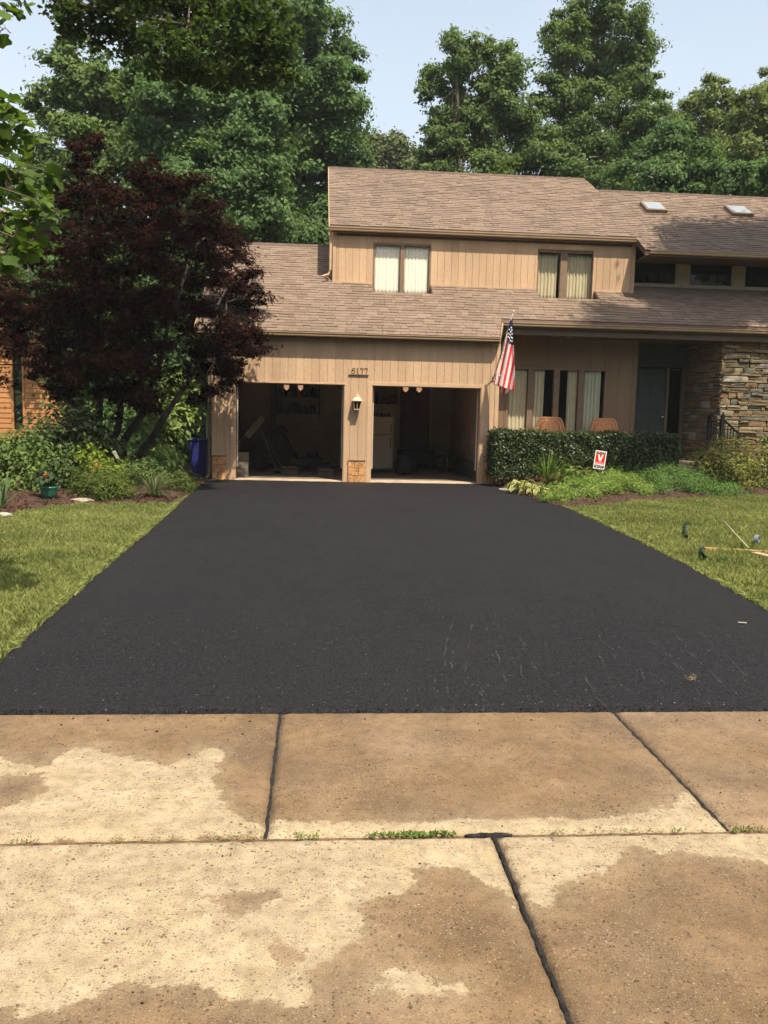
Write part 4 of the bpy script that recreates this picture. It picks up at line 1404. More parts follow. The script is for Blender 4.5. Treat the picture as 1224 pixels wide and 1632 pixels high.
mb.prism([(7.82, 24.66, zu(24.66) - 0.13), (XE, 24.66, zu(24.66) - 0.13), (XE, 27.4, 6.2), (7.82, 27.4, 6.2)], (0, 0, 0.12))
uroof = mb.build('upper_roof', M['deck'], house)

ROW = 0.142
WID = [0.115, 0.16, 0.205, 0.25, 0.30, 0.36]
TAB = []


def tab_verts(w, t):
    l = ROW + 0.03
    return [(0, 0, 0), (w, 0, 0), (0, 0, t), (w, 0, t), (0, l, 0.0015), (w, l, 0.0015)], [(2, 3, 5, 4), (0, 1, 3, 2), (0, 2, 4), (1, 5, 3)]


for w in WID:
    for t in (0.009, 0.013, 0.018):
        v, f = tab_verts(w - 0.006, t)
        me = bpy.data.meshes.new('shingle')
        me.from_pydata(v, [], f)
        me.materials.append(M['shingle'])
        TAB.append((w, t, me))


def shingles(parent, y0, zf, spans, ymax, budget, name):
    """courses of overlapping laminated tabs up one slope"""
    big = MB()
    n = 0
    nrow = int((ymax - y0) / CT / ROW) + 1
    left = budget
    for r in range(nrow):
        v = r * ROW
        y = y0 + v * CT
        sp = spans(y)
        for (a, b_) in sp:
            x = a
            while x < b_ - 0.012:
                w, t, me = TAB[RNG.integers(0, len(TAB))]
                if x + w > b_ - 0.05: w = b_ - x; me = None
                lift = 0.002 + RNG.random() * 0.003
                o3 = np.array([x + 0.003, y - ST * lift, zf(y) + CT * lift])
                if left > 0 and me is not None:
                    o = bpy.data.objects.new('shingle', me)
                    finish(o, parent, o3)
                    o.rotation_euler = (TH, 0, 0)
                    left -= 1
                else:
                    tv, tf = tab_verts(w - 0.006, t)
                    b0 = len(big.v)
                    sl = RNG.normal() * 0.003
                    for (px, pv, pn) in tv:
                        pv2 = min(pv, max(0.02, (ymax - y) / CT)) + (sl if pv == 0 else 0)
                        big.v.append((o3[0] + px, o3[1] + pv2 * CT - pn * ST, o3[2] + pv2 * ST + pn * CT))
                    for q_ in tf:
                        big.f.append(tuple(b0 + i for i in q_)); big.m.append(0)
                x += w
    o = big.build(name, M['shingle'], parent)
    o['kind'] = 'stuff'


def sp_lower(y):
    top = YU if y < YU else 0
    out = []
    if y < YE2:
        xr = XD0 + (XD1 - XD0) * (y - E0) / (YE2 - E0)
        return [(-2.64, xr)]
    xs_ = [-2.64]
    segs = []
    if y < YU - 0.03:
        cuts = [(a - 0.005, b_ + 0.005) for a, b_ in WU] if y > nb - 0.02 else []
        x = -2.64
        for a, b_ in cuts:
            segs.append((x, a)); x = b_
        segs.append((x, XE))
    elif y < YK - 0.03:
        segs = [(-2.64, 0.33), (7.87, XE)]
    else:
        segs = [(-2.64, 0.33)]
    return segs


shingles(roof, E0 - 0.015, zl, sp_lower, 23.57, 300, 'shingle_courses')


def sp_upper(y):
    segs = []
    if y >= U0 - 0.02:
        if y < 24.64: segs.append((0.24, XE))
        else: segs.append((0.24, 7.80 if y < 25.0 else 7.80 - 0.11 * (y - 25.0) / 0.6))
    elif y >= 20.66:
        segs.append((7.80, XE))
    return segs


SK = [(8.68, 9.24), (11.05, 11.63)]
rows0 = 20.665
nshift = round((U0 - rows0) / CT / ROW)
shingles(uroof, rows0, zu, sp_upper, 25.6, 0, 'shingle_courses')
# ridge caps
for (x0, x1, y, zf) in ((-2.64, 0.33, 23.57, zl), (0.24, 7.70, 25.6, zu), (7.84, XE, 24.66, zu)):
    pr = roof if zf is zl else uroof
    x = x0
    while x < x1 - 0.05:
        w = min(0.30, x1 - x)
        mb = MB()
        mb.prism([(x + 0.004, y - 0.10, zf(y) - 0.035), (x + 0.004, y, zf(y) + 0.034), (x + 0.004, y + 0.10, zf(y) - 0.035), (x + 0.004, y + 0.10, zf(y) - 0.05), (x + 0.004, y, zf(y) + 0.018), (x + 0.004, y - 0.10, zf(y) - 0.05)], (w - 0.008, 0, RNG.normal() * 0.004))
        mb.build('ridge_cap', M['ridge'], pr)
        x += w
# rakes
def rake(parent, x, y0, y1, zf, m):
    mb = MB()
    mb.prism([(x, y0, zf(y0) - 0.20), (x, y1, zf(y1) - 0.20), (x, y1, zf(y1) + 0.012), (x, y0, zf(y0) + 0.012)], (0.03, 0, 0))
    mb.build('rake_board', m, parent)


rake(uroof, 0.222, U0 - 0.02, 25.6, zu, M['gutter'])
rake(roof, -2.665, E0 - 0.02, 23.57, zl, M['gutter'])
# skylights
for a, b_ in SK:
    y0, y1 = 23.06, 23.64
    s = MB()
    t = 0.11
    def sk(x, y, n): return (x, y - ST * n, zu(y) + CT * n)
    for (xa, xb, ya, yb) in ((a, b_, y0, y0 + 0.05), (a, b_, y1 - 0.05, y1), (a, a + 0.05, y0 + 0.05, y1 - 0.05), (b_ - 0.05, b_, y0 + 0.05, y1 - 0.05)):
        s.prism([sk(xa, ya, 0), sk(xb, ya, 0), sk(xb, yb, 0), sk(xa, yb, 0)], np.array(sk(0, 0, t)) - np.array(sk(0, 0, 0)))
    so = s.build('skylight', M['sash'], house)
    s = MB(); s.prism([sk(a + 0.045, y0 + 0.045, t - 0.02), sk(b_ - 0.045, y0 + 0.045, t - 0.02), sk(b_ - 0.045, y1 - 0.045, t - 0.02), sk(a + 0.045, y1 - 0.045, t - 0.02)], np.array(sk(0, 0, 0.03)) - np.array(sk(0, 0, 0)))
    s.build('pane', M['glass_sky'], so)
    s = MB(); s.prism([sk(a - 0.06, y0 - 0.08, 0.018), sk(b_ + 0.06, y0 - 0.08, 0.018), sk(b_ + 0.06, y1 + 0.05, 0.018), sk(a - 0.06, y1 + 0.05, 0.018)], np.array(sk(0, 0, 0.006)) - np.array(sk(0, 0, 0)))
    s.build('flashing', M['soffit'], so)


# gutters: fascia board, rolled trough with a lip
def gutter(x0, x1, y, z, wall_y):
    prof = [(0.0, 0.0), (-0.055, 0.0), (-0.075, 0.02), (-0.075, 0.045), (-0.095, 0.07), (-0.095, 0.085), (-0.085, 0.085), (-0.080, 0.078), (-0.012, 0.078), (0.0, 0.078)]
    mb = MB()
    mb.prism([(x0, y + a + 0.02, z + b_) for a, b_ in prof], (x1 - x0, 0, 0))
    gt = mb.build('gutter', M['gutter'], house)
    bx('fascia', M['gutter'], gt, x0 + 0.01, x1 - 0.01, y + 0.0215, y + 0.045, z - 0.03, z + 0.085)
    bx('soffit_board', M['soffit'], gt, x0 + 0.01, x1 - 0.01, y + 0.046, wall_y, z + 0.0, z + 0.014)
    return gt


gutter(-2.63, 4.0, E0, EZ - 0.10, G + 0.0)
gutter(4.205, XE, YE2, zl(YE2) - 0.10, YE2 + 0.12)
gutter(0.23, 7.90, U0, UZ - 0.10, YU - 0.014)
gutter(7.92, XE, 20.68, zu(20.68) - 0.10, YK)
mb = MB()                                                             # boxed return between the two eaves
mb.prism([(XD0 - 0.02, E0 + 0.02, EZ - 0.14), (XD1 + 0.01, YE2 + 0.02, zl(YE2) - 0.14), (XD1 + 0.01, YE2 + 0.02, zl(YE2)), (XD0 - 0.02, E0 + 0.02, EZ)], (0.03, -0.008, 0))
mb.build('eave_return', M['gutter'], house)
mb = MB()
mb.prism([(7.84, U0 + 0.02, UZ - 0.10), (7.84, U0 + 0.02, UZ - 0.0), (7.84, 21.8, zu(21.8) - 0.02), (7.84, 21.8, zu(21.8) - 0.12)], (0.05, 0, 0))
mb.build('eave_return', M['sash'], house)
# downspouts
mb = MB()
mb.tube([(0.275, U0 - 0.02, UZ - 0.08), (0.275, YU - 0.03, UZ - 0.20), (0.275, YU - 0.03, 4.98), (0.24, YU - 0.06, 4.86), (0.10, YU - 0.10, 4.80)], 0.036, 4)
mb.build('downspout', M['trim'], house)
mb = MB()
mb.tube([(-2.36, E0 + 0.02, EZ - 0.09), (-2.36, G - 0.02, EZ - 0.3), (-2.36, G + 0.01, 0.22), (-2.37, G - 0.06, 0.10), (-2.42, G - 0.2, 0.05)], 0.04, 4)
mb.build('downspout', M['soffit'], house)
bx('wall_cap', M['mortar'], house, -2.50, -2.20, G - 0.25, G - 0.05, -0.05, 0.03)
# unseen solid core added so no daylight passes through the house
mb = MB()
mb.box(4.07, XE, 24.2, 26.9, 0.0, 5.4)
mb.box(9.7, XE, 21.55, 24.1, 0.0, 4.2)
mb.build('daylight_block', M['dark_room'], house)


# ------------------------------------------------------------------ things fixed to or standing by the house
def pleat(name, label, x0, x1, z0, z1, y, m, group=None, waves=None, amp=0.022, rng=RNG):
    """hanging curtain: irregular vertical pleats, given thickness, with a hem"""
    n = max(12, int((x1 - x0) / 0.012))
    u = np.linspace(0, 1, n + 1)
    k = waves or max(3, round((x1 - x0) / 0.085))
    ph = np.cumsum(0.7 + 0.6 * rng.random(n + 1)); ph = ph / ph[-1] * 2 * math.pi * k
    V, Q = [], []
    zs = np.linspace(z1, z0, 7)
    for j, z in enumerate(zs):
        a = amp * (0.75 + 0.25 * j / 6)
        yy = y + a * np.sin(ph + 0.15 * j) * (0.8 + 0.3 * np.sin(ph * 0.37))
        V.append(np.column_stack([x0 + (x1 - x0) * u + 0.004 * np.cos(ph), yy, np.full(n + 1, z)]))
    V = np.concatenate(V)
    w = n + 1
    for j in range(6):
        i = j * w + np.arange(n)
        Q.append(np.stack([i, i + w, i + w + 1, i + 1], 1))
    o = np_object(name, V, np.concatenate(Q), m, smooth=True)
    md = o.modifiers.new('thick', 'SOLIDIFY'); md.thickness = 0.003
    return tag(o, label, 'curtain', group)


gu = 'curtains in the upstairs windows'
pleat('curtain', 'bright white pleated curtain filling the left pane of the upstairs window by the downspout', 1.36, 1.98, WZ0, 5.62, YU + 0.10, M['curtain_white'], gu, amp=0.012)
pleat('curtain', 'bright white pleated curtain filling the right pane of the upstairs window by the downspout', 2.09, 2.69, WZ0, 5.62, YU + 0.10, M['curtain_white'], gu, amp=0.012)
pleat('curtain', 'cream pleated curtain beside a dark gap, upstairs window nearer the clerestory', 5.44, 5.955, WZ0, 5.60, YU + 0.21, M['curtain'], gu, amp=0.03)
pleat('curtain', 'cream pleated curtain right of the wide mullion, upstairs window nearer the clerestory', 6.18, 6.83, WZ0, 5.60, YU + 0.21, M['curtain'], gu, amp=0.03)
gp = 'curtains in the porch window'
for (a, b_, lab, m_) in ((4.63, 5.09, 'cream curtain just right of the flag, leftmost in the porch window', 'curtain'), (5.25, 5.52, 'narrow cream curtain behind the sunlit wicker chair in porch window', 'curtain'),
                     (6.10, 6.34, 'narrow cream curtain between the two wicker chairs in porch window', 'curtain'), (6.50, 6.93, 'grey-green curtain behind the shaded wicker chair, widest at right of porch window', 'curtain_sage')):
    pleat('curtain', lab, a, b_, WPZ0, 2.69, YP + 0.075, M[m_], gp, amp=0.024)


def text_mesh(s, size, depth=0.004):
    c = bpy.data.curves.new('text', 'FONT')
    c.body = s; c.size = size; c.extrude = depth / 2; c.align_x = 'CENTER'; c.align_y = 'CENTER'
    o = bpy.data.objects.new('text', c)
    COL.objects.link(o)
    dg = bpy.context.evaluated_depsgraph_get()
    me = bpy.data.meshes.new_from_object(o.evaluated_get(dg))
    bpy.data.objects.remove(o); bpy.data.curves.remove(c)
    return me


def put_text(name, s, size, m, parent, loc, rot=(math.pi / 2, 0, 0), depth=0.004, sx=1.0):
    me = text_mesh(s, size, depth)
    me.materials.clear(); me.materials.append(m)
    o = bpy.data.objects.new(name, me)
    finish(o, parent, loc)
    o.rotation_euler = rot
    o.scale = (sx, 1, 1)
    return o


# house number: four raised slab-serif digits on a thin ledge
hn = empty('house_number', (0.905, G - 0.02, 2.40), 'bronze house number 6177 on a thin ledge above the wall lantern', 'house number')
ZN, HN = 2.404, 0.140
def digit(name, polys):
    mb = MB()
    for p in polys:
        mb.prism([(x, G - 0.006, ZN + z * HN) for x, z in p], (0, -0.007, 0))
    return mb.build(name, M['number'], hn)
def seven(x):
    w = 0.078
    return [[(x, 1), (x, 0.72), (x + 0.014, 0.72), (x + 0.018, 0.82), (x + w * 0.62, 0.82), (x + w * 0.34, 0.0), (x + w * 0.66, 0.0), (x + w, 0.88), (x + w, 1)]]
def ring6(x):
    w = 0.084; out = []
    cx, cz, rx, rz = x + w / 2, 0.34, w / 2, 0.34
    N_ = 14
    for k in range(N_):
        a, b_ = 2 * math.pi * k / N_, 2 * math.pi * (k + 1) / N_
        out.append([(cx + rx * math.cos(a), cz + rz * math.sin(a)), (cx + rx * math.cos(b_), cz + rz * math.sin(b_)), (cx + rx * .56 * math.cos(b_), cz + rz * .58 * math.sin(b_)), (cx + rx * .56 * math.cos(a), cz + rz * .58 * math.sin(a))])
    arc = [(x + 0.000, 0.36), (x + 0.004, 0.62), (x + 0.018, 0.86), (x + 0.044, 1.0), (x + 0.070, 0.97), (x + 0.080, 0.82), (x + 0.060, 0.77), (x + 0.052, 0.86), (x + 0.042, 0.85), (x + 0.028, 0.70), (x + 0.022, 0.42)]
    return out + [arc]
digit('digit', ring6(0.750))
digit('digit', [[(0.868, 0), (0.868, 0.10), (0.880, 0.13), (0.880, 0.78), (0.866, 0.76), (0.866, 0.86), (0.893, 1.0), (0.906, 1.0), (0.906, 0.13), (0.920, 0.10), (0.920, 0)]])
digit('digit', seven(0.944))
digit('digit', seven(1.040))
bx('ledge', M['sash'], hn, 0.690, 1.135, G - 0.034, G - 0.001, 2.384, 2.400)
bx('back_plate', M['siding'], hn, 0.690, 1.130, G - 0.0055, G - 0.0005, 2.399, 2.545)

# wall lantern
LX, LY = 0.885, G - 0.115
wl = empty('wall_lantern', (LX, G, 1.75), 'cream four-sided wall lantern between the two garage openings', 'lantern')
mb = MB(); mb.lathe((LX, G - 0.004, 0), [(0, 0)], 3); mb = MB()
mb.prism([(LX - 0.05, G - 0.001, 1.80), (LX + 0.05, G - 0.001, 1.80), (LX + 0.058, G - 0.001, 1.93), (LX, G - 0.001, 2.0), (LX - 0.058, G - 0.001, 1.93)], (0, -0.02, 0))
mb.build('back_plate', M['cream_metal'], wl)
mb = MB()
mb.tube([(LX, G - 0.02, 1.90), (LX, G - 0.05, 1.965), (LX, LY, 1.975), (LX, LY, 1.92)], 0.011, 6)
mb.lathe((LX, LY, 0), [(0.0, 2.015), (0.014, 2.0), (0.02, 1.985), (0.014, 1.965), (0.03, 1.955), (0.048, 1.935), (0.036, 1.925), (0.052, 1.91), (0.06, 1.89)], 10)
for k in range(4):
    a, b_ = math.pi / 4 + k * math.pi / 2, math.pi / 4 + (k + 1) * math.pi / 2
    p = lambda r, w, z: (LX + r * math.cos(w), LY + r * math.sin(w), z)
    mb.face([p(0.075, a, 1.90), p(0.075, b_, 1.90), p(0.152, b_, 1.825), p(0.152, a, 1.825)])
    mb.face([p(0.152, a, 1.825), p(0.152, b_, 1.825), p(0.152, b_, 1.810), p(0.152, a, 1.810)])
    mb.face([p(0.152, a, 1.810), p(0.152, b_, 1.810), p(0.02, b_, 1.812), p(0.02, a, 1.812)])
mb.build('roof_cap', M['cream_metal'], wl)
mb = MB()
for k in range(4):
    w = math.pi / 4 + k * math.pi / 2
    mb.tube([(LX + 0.125 * math.cos(w), LY + 0.125 * math.sin(w), 1.812), (LX + 0.078 * math.cos(w), LY + 0.078 * math.sin(w), 1.635)], 0.0055, 5)
mb.box(LX - 0.068, LX + 0.068, LY - 0.068, LY + 0.068, 1.620, 1.640)
mb.lathe((LX, LY, 0), [(0.05, 1.62), (0.03, 1.605), (0.012, 1.60), (0.014, 1.585), (0.0, 1.575)], 10)
for s_ in (-1, 1):
    mb.box(LX - 0.004, LX + 0.004, LY + s_ * 0.076 - 0.003, LY + s_ * 0.076 + 0.003, 1.64, 1.81)
mb.build('cage', M['cream_metal'], wl)
mb = MB()
for k in range(4):
    a, b_ = math.pi / 4 + k * math.pi / 2, math.pi / 4 + (k + 1) * math.pi / 2
    p = lambda r, w, z: (LX + r * math.cos(w), LY + r * math.sin(w), z)
    mb.face([p(0.118, a, 1.808), p(0.118, b_, 1.808), p(0.075, b_, 1.641), p(0.075, a, 1.641)])
mb.build('lantern_glass', M['glass_dark'], wl)
mb = MB(); mb.lathe((LX, LY, 0), [(0.014, 1.64), (0.014, 1.70), (0.02, 1.72), (0.012, 1.77), (0, 1.785)], 8)
mb.build('candle_bulb', M['cream_metal'], wl)

# flag on a slanting pole
fl = empty('flag', (3.87, G, 2.47), 'stars-and-stripes flag hanging limp from a slanting pole at the garage corner', 'flag')
PB, PT = np.array(at(787, 602, Y=G - 0.03)), np.array(at(818, 497, Y=18.42))
mb = MB()
mb.tube([PB, PT], [0.013, 0.012], 8); mb.build('flagpole', M['pole'], fl, smooth=True)
mb = MB(); mb.lathe(PT, [(0, -0.02), (0.016, -0.014), (0.022, 0.006), (0.016, 0.026), (0, 0.034)], 10); mb.build('finial', M['white_metal'], fl, smooth=True)
mb = MB(); mb.box(PB[0] - 0.03, PB[0] + 0.03, G - 0.024, G - 0.012, PB[2] - 0.06, PB[2] + 0.06); mb.tube([PB, PB + (PT - PB) * 0.08], 0.02, 8); mb.build('pole_bracket', M['pole'], fl)
LE = [(506, 814.5), (516, 811.5), (530, 808), (545, 804.8), (560, 801), (590, 793.2), (613, 786.8)]
RE = [(506, 816.8), (516, 817.4), (530, 818.0), (545, 818.6), (560, 819.2), (590, 820.3), (613, 820.0), (624, 819.2)]
CANT_B = 548.0


def flag_sheet(rowsY, le, re, y_l, y_r, nrow, ncol, back):
    V = np.zeros((nrow + 1, ncol + 1, 3)); PX = np.zeros((nrow + 1, ncol + 1, 2))
    for i in range(nrow + 1):
        s = i / nrow
        for j in range(ncol + 1):
            t = j / ncol
            y = rowsY[0] + (y_l + (y_r - y_l) * t - rowsY[0]) * s
            xl = np.interp(y, [q_[0] for q_ in le], [q_[1] for q_ in le]); xr = np.interp(y, [q_[0] for q_ in re], [q_[1] for q_ in re])
            x = xl + (xr - xl) * t
            d = 18.50 + 0.42 * s * (1 - t) * 0.5 + 0.045 * math.sin(t * 9.0 + s * 1.2) * min(1, s * 3) + 0.05 * (t - 0.5) * s + back
            V[i, j] = at(x, y, Y=d); PX[i, j] = (x, y)
    return V, PX


def stripe_of(x, y):
    q_ = x + 0.205 * (y - 607)
    e = [787.4, 789.8, 794.2, 797.4, 802.0, 806.0, 810.4, 814.8, 818.7, 823, 828, 833]
    k = int(np.searchsorted(e, q_))
    return 0 if k % 2 else 1


Vs, Qs, Ms = [], [], []
for (rowsY, le, re, yl, yr, nr_, nc_, back) in (((506, 0), LE, RE, 613.0, 623.5, 80, 44, 0.0),
                                             ((598, 0), [(598, 794), (614, 794.2), (632, 800.2)], [(598, 818.0), (620, 818.2), (632, 815)], 632.5, 620.5, 30, 30, 0.10)):
    V, PX = flag_sheet(rowsY, le, re, yl, yr, nr_, nc_, back)
    b0 = sum(len(v) for v in Vs)
    w = nc_ + 1
    for i in range(nr_):
        for j in range(nc_):
            Qs.append([b0 + i * w + j, b0 + i * w + j + 1, b0 + (i + 1) * w + j + 1, b0 + (i + 1) * w + j])
            c = (PX[i, j] + PX[i + 1, j + 1]) / 2
            edge = 805.5 + 0.06 * (c[1] - 520)
            if back == 0 and c[1] < CANT_B - (c[0] - 806) * -0.12 - (3 if c[0] < 811 else 0) and c[0] > 811.5 - 0.19 * (c[1] - 512) + (0.20 * max(0, c[1] - 527)):
                Ms.append(2)
            else:
                Ms.append(stripe_of(*c) if back == 0 else 1 - stripe_of(c[0] + 1.5, c[1]))
    Vs.append(V.reshape(-1, 3))
fo = np_object('flag_cloth', np.concatenate(Vs), np.array(Qs), [M['flag_red'], M['flag_white'], M['flag_blue']], fl, mi=Ms, smooth=True)
sd = fo.modifiers.new('thick', 'SOLIDIFY'); sd.thickness = 0.002
mb = MB()
for (x, y) in [(815.2, 522), (816.3, 526), (814.4, 528.5), (812.2, 525), (813.6, 533.5), (816.6, 532), (811.3, 531.5), (815.2, 537.2), (812.4, 538.5), (816.8, 538.6), (813.7, 542.5), (816.4, 543.6), (810.4, 536.5)]:
    c = at(x, y, Y=18.40)
    r = 0.023
    pts = []
    for k in range(10):
        w = math.pi / 2 + k * math.pi / 5
        rr = r if k % 2 == 0 else r * 0.42
        pts.append((c[0] + rr * 0.85 * math.cos(w), c[1] + 0.02, c[2] + rr * math.sin(w)))
    mb.prism(pts, (0, 0.003, 0))
mb.build('star', M['star'], fl)

# yard sign
sx_, sy_ = at(953, 734, Y=17.75)[0], 17.75
ys_ = empty('yard_sign', (sx_, sy_, 0.30), 'small red security sign with white V tilted on a stake before the hedge', 'sign')
sg = bx('sign_panel', M['sign_white'], ys_, -0.125 + sx_, 0.125 + sx_, sy_, sy_ + 0.006, 0.50, 0.885)
bx('stake', M['sign_black'], ys_, sx_ - 0.012, sx_ + 0.012, sy_ + 0.008, sy_ + 0.02, 0.02, 0.80)
bx('black_band', M['sign_black'], sg, sx_ - 0.105, sx_ + 0.105, sy_ - 0.002, sy_ - 0.0005, 0.825, 0.868)
bx('red_field', M['sign_red'], sg, sx_ - 0.105, sx_ + 0.105, sy_ - 0.0022, sy_ - 0.0005, 0.645, 0.822)
bx('red_field', M['sign_red'], sg, sx_ - 0.105, sx_ + 0.105, sy_ - 0.0022, sy_ - 0.0005, 0.605, 0.643)
bx('number_band', M['sign_black'], sg, sx_ - 0.108, sx_ + 0.108, sy_ - 0.002, sy_ - 0.0005, 0.520, 0.585)
put_text('lettering', 'VECTOR', 0.046, M['sign_white'], sg, (sx_, sy_ - 0.003, 0.847), depth=0.002)
put_text('lettering', 'SECURITY', 0.040, M['sign_white'], sg, (sx_, sy_ - 0.0035, 0.624), depth=0.002)
put_text('lettering', '6177', 0.072, M['sign_white'], sg, (sx_, sy_ - 0.003, 0.552), depth=0.002, sx=1.1)
mb = MB()
for s_ in (-1, 1):
    mb.prism([(sx_ + s_ * 0.012 * 0 - 0.0, sy_ - 0.0028, 0.665), (sx_ + s_ * 0.020, sy_ - 0.0028, 0.665), (sx_ + s_ * 0.062, sy_ - 0.0028, 0.805), (sx_ + s_ * 0.030, sy_ - 0.0028, 0.805), (sx_, sy_ - 0.0028, 0.715)], (0, -0.0015, 0))
mb.build('emblem', M['sign_white'], sg)
ys_.rotation_euler = (0.0, math.radians(6.5), math.radians(4))

# wicker chairs on the porch
def wicker_chair(loc, label, rot):
    t = empty('wicker_chair', loc, label, 'chair', 'wicker chairs on the porch')
    def arch(w0, w1, h, y, n=18):
        return [(-w0 * math.cos(a) * (1 if True else 1), y - 0.0, h * (abs(math.sin(a)) ** 0.55)) for a in np.linspace(0, math.pi, n)]
    W = np.array(loc)
    sh = lambda P: [tuple(np.array(p) + W) for p in P]
    mb = MB()                                                        # back panel: woven board inside a rounded outline
    out = [(-0.33, 0.28, 0.42)] + [(x, 0.30 + 0.05 * (1 - (x / 0.34) ** 2), 0.62 + 0.36 * (1 - abs(x / 0.345) ** 9)) for x in np.linspace(-0.335, 0.335, 17)] + [(0.33, 0.28, 0.42)]
    mb.prism(sh(out), (0, 0.03, 0)); bk = mb.build('backrest', M['wicker'], t)
    mb = MB(); mb.tube(sh([(x, y + 0.015, z) for x, y, z in out]), 0.030, 8); mb.build('rolled_rim', M['wicker'], bk, smooth=True)
    mb = MB()
    inn = [(x * 0.76, y - 0.008, 0.40 + (z - 0.42) * 0.86 + 0.02) for x, y, z in out]
    mb.tube(sh(inn), 0.014, 6); mb.build('braid', M['wicker'], bk, smooth=True)
    for k in range(10):
        mb = MB(); x = -0.225 + 0.05 * k
        mb.tube(sh([(x, 0.285, 0.42), (x, 0.325, 0.66), (x * 0.98, 0.335, 0.91)]), 0.009, 5); mb.build('cane', M['wicker'], bk, smooth=True)
    mb = MB(); mb.box(*[v for p in ((W[0] - 0.33, W[0] + 0.33), (W[1] - 0.30, W[1] + 0.28), (W[2] + 0.34, W[2] + 0.42)) for v in p]); mb.build('seat', M['wicker'], t, bevel=0.02)
    for s_ in (-1, 1):
        mb = MB(); mb.tube(sh([(s_ * 0.35, 0.30, 0.70), (s_ * 0.385, 0.10, 0.68), (s_ * 0.385, -0.22, 0.65), (s_ * 0.37, -0.30, 0.58), (s_ * 0.35, -0.30, 0.38)]), 0.036, 8)
        mb.build('armrest', M['wicker'], t, smooth=True)
        for y in (-0.28, 0.27):
            mb = MB(); mb.tube(sh([(s_ * 0.32, y, 0.36), (s_ * 0.33, y, 0.0)]), 0.024, 8); mb.build('leg', M['wicker'], t, smooth=True)
    t.rotation_euler = (0, 0, rot)
    return t


wicker_chair((5.62, 20.15, PF), 'orange wicker armchair in the sun at the left of the porch', math.radians(0))
wicker_chair((6.95, 20.15, PF), 'orange wicker armchair in the shade, farther from the flag', math.radians(0))

# iron railing by the stone wall
RY = 19.55
ra = empty('iron_railing', (9.6, RY, 0.4), 'black iron step railing in front of the stone wall', 'railing')
def rp(x, y): return np.array(at(x, y, Y=RY))
pa, pb, pc = rp(1131, 665), rp(1152, 663), rp(1178, 692)
for p in (pa, pb):
    mb = MB(); mb.box(p[0] - 0.035, p[0] + 0.035, RY - 0.035, RY + 0.035, 0.25, p[2])
    mb.lathe((p[0], RY, p[2]), [(0.045, 0), (0.045, 0.02), (0.018, 0.03), (0.03, 0.05), (0.022, 0.075), (0, 0.085)], 8)
    mb.build('newel_post', M['black_iron'], ra)
mb = MB(); mb.box(pc[0] - 0.03, pc[0] + 0.03, RY - 0.03, RY + 0.03, 0.12, pc[2] + 0.02); mb.build('newel_post', M['black_iron'], ra)
mb = MB(); mb.tube([pa - (0, 0, 0.09), pb - (0, 0, 0.08)], 0.022, 6); mb.tube([pa - (0, 0, 0.55), pb - (0, 0, 0.54)], 0.015, 6); mb.build('handrail', M['black_iron'], ra)
mb = MB(); mb.tube([pb - (0, 0, 0.06), pc], 0.025, 6); mb.tube([pb - (0, 0, 0.54), pc - (0, 0, 0.42)], 0.015, 6); mb.build('handrail', M['black_iron'], ra)
for a, b_, n in ((pa, pb, 4), (pb, pc, 5)):
    for k in range(1, n + 1):
        p = a + (b_ - a) * k / (n + 1)
        mb = MB(); mb.box(p[0] - 0.009, p[0] + 0.009, RY - 0.009, RY + 0.009, p[2] - 0.50, p[2] - 0.06)
        mb.build('baluster', M['black_iron'], ra)
# front walk and step
tag(sheet('walkway', [(8.05, 18.7), (9.3, 18.6), (9.45, 19.62), (7.95, 19.62)], 0.50, M['walk'], 0.55), kind='structure')
tag(bx('walkway_step', M['walk'], None, 8.0, 9.1, 18.35, 18.69, -0.1, 0.33, 0.01), kind='structure')

# --- left of the garage
tb_ = empty('trash_bin', (-2.66, 20.0, 0.0), 'dark blue plastic bin standing left of the garage corner', 'bin')
mb = MB()
for (z0, z1, e0, e1) in ((0.02, 0.84, 0.16, 0.20),):
    c = (-2.66, 20.0)
    lo = [(c[0] - e0, c[1] - e0, z0), (c[0] + e0, c[1] - e0, z0), (c[0] + e0, c[1] + e0, z0), (c[0] - e0, c[1] + e0, z0)]
    hi = [(c[0] - e1, c[1] - e1, z1), (c[0] + e1, c[1] - e1, z1), (c[0] + e1, c[1] + e1, z1), (c[0] - e1, c[1] + e1, z1)]
    mb.face(lo[::-1])
    for k in range(4): mb.face([lo[k], lo[(k + 1) % 4], hi[(k + 1) % 4], hi[k]])
mb.build('bin_body', M['blue_bin'], tb_, bevel=0.012)
bx('lid', M['blue_bin'], tb_, -2.875, -2.445, 19.78, 20.22, 0.842, 0.885, 0.012)
mb = MB(); mb.tube([(-2.86, 20.24, 0.80), (-2.46, 20.24, 0.80)], 0.014, 6); mb.build('handle', M['dark_plastic'], tb_)
for s_ in (-1, 1):
    mb = MB(); mb.tube([(-2.66 + s_ * 0.15, 20.22, 0.07), (-2.66 + s_ * 0.19, 20.22, 0.07)], 0.07, 12); mb.build('wheel', M['dark_plastic'], tb_)
gpst = empty('gate_post', (-2.54, 20.6, 0), 'short white square post standing behind the blue bin', 'post')
bx('shaft', M['white_post'], gpst, -2.585, -2.495, 20.55, 20.64, -0.1, 1.46, 0.006)
mb = MB(); mb.prism([(-2.605, 20.53, 1.46), (-2.475, 20.53, 1.46), (-2.475, 20.66, 1.46), (-2.605, 20.66, 1.46)], (0, 0, 0.03)); mb.build('cap', M['white_post'], gpst)

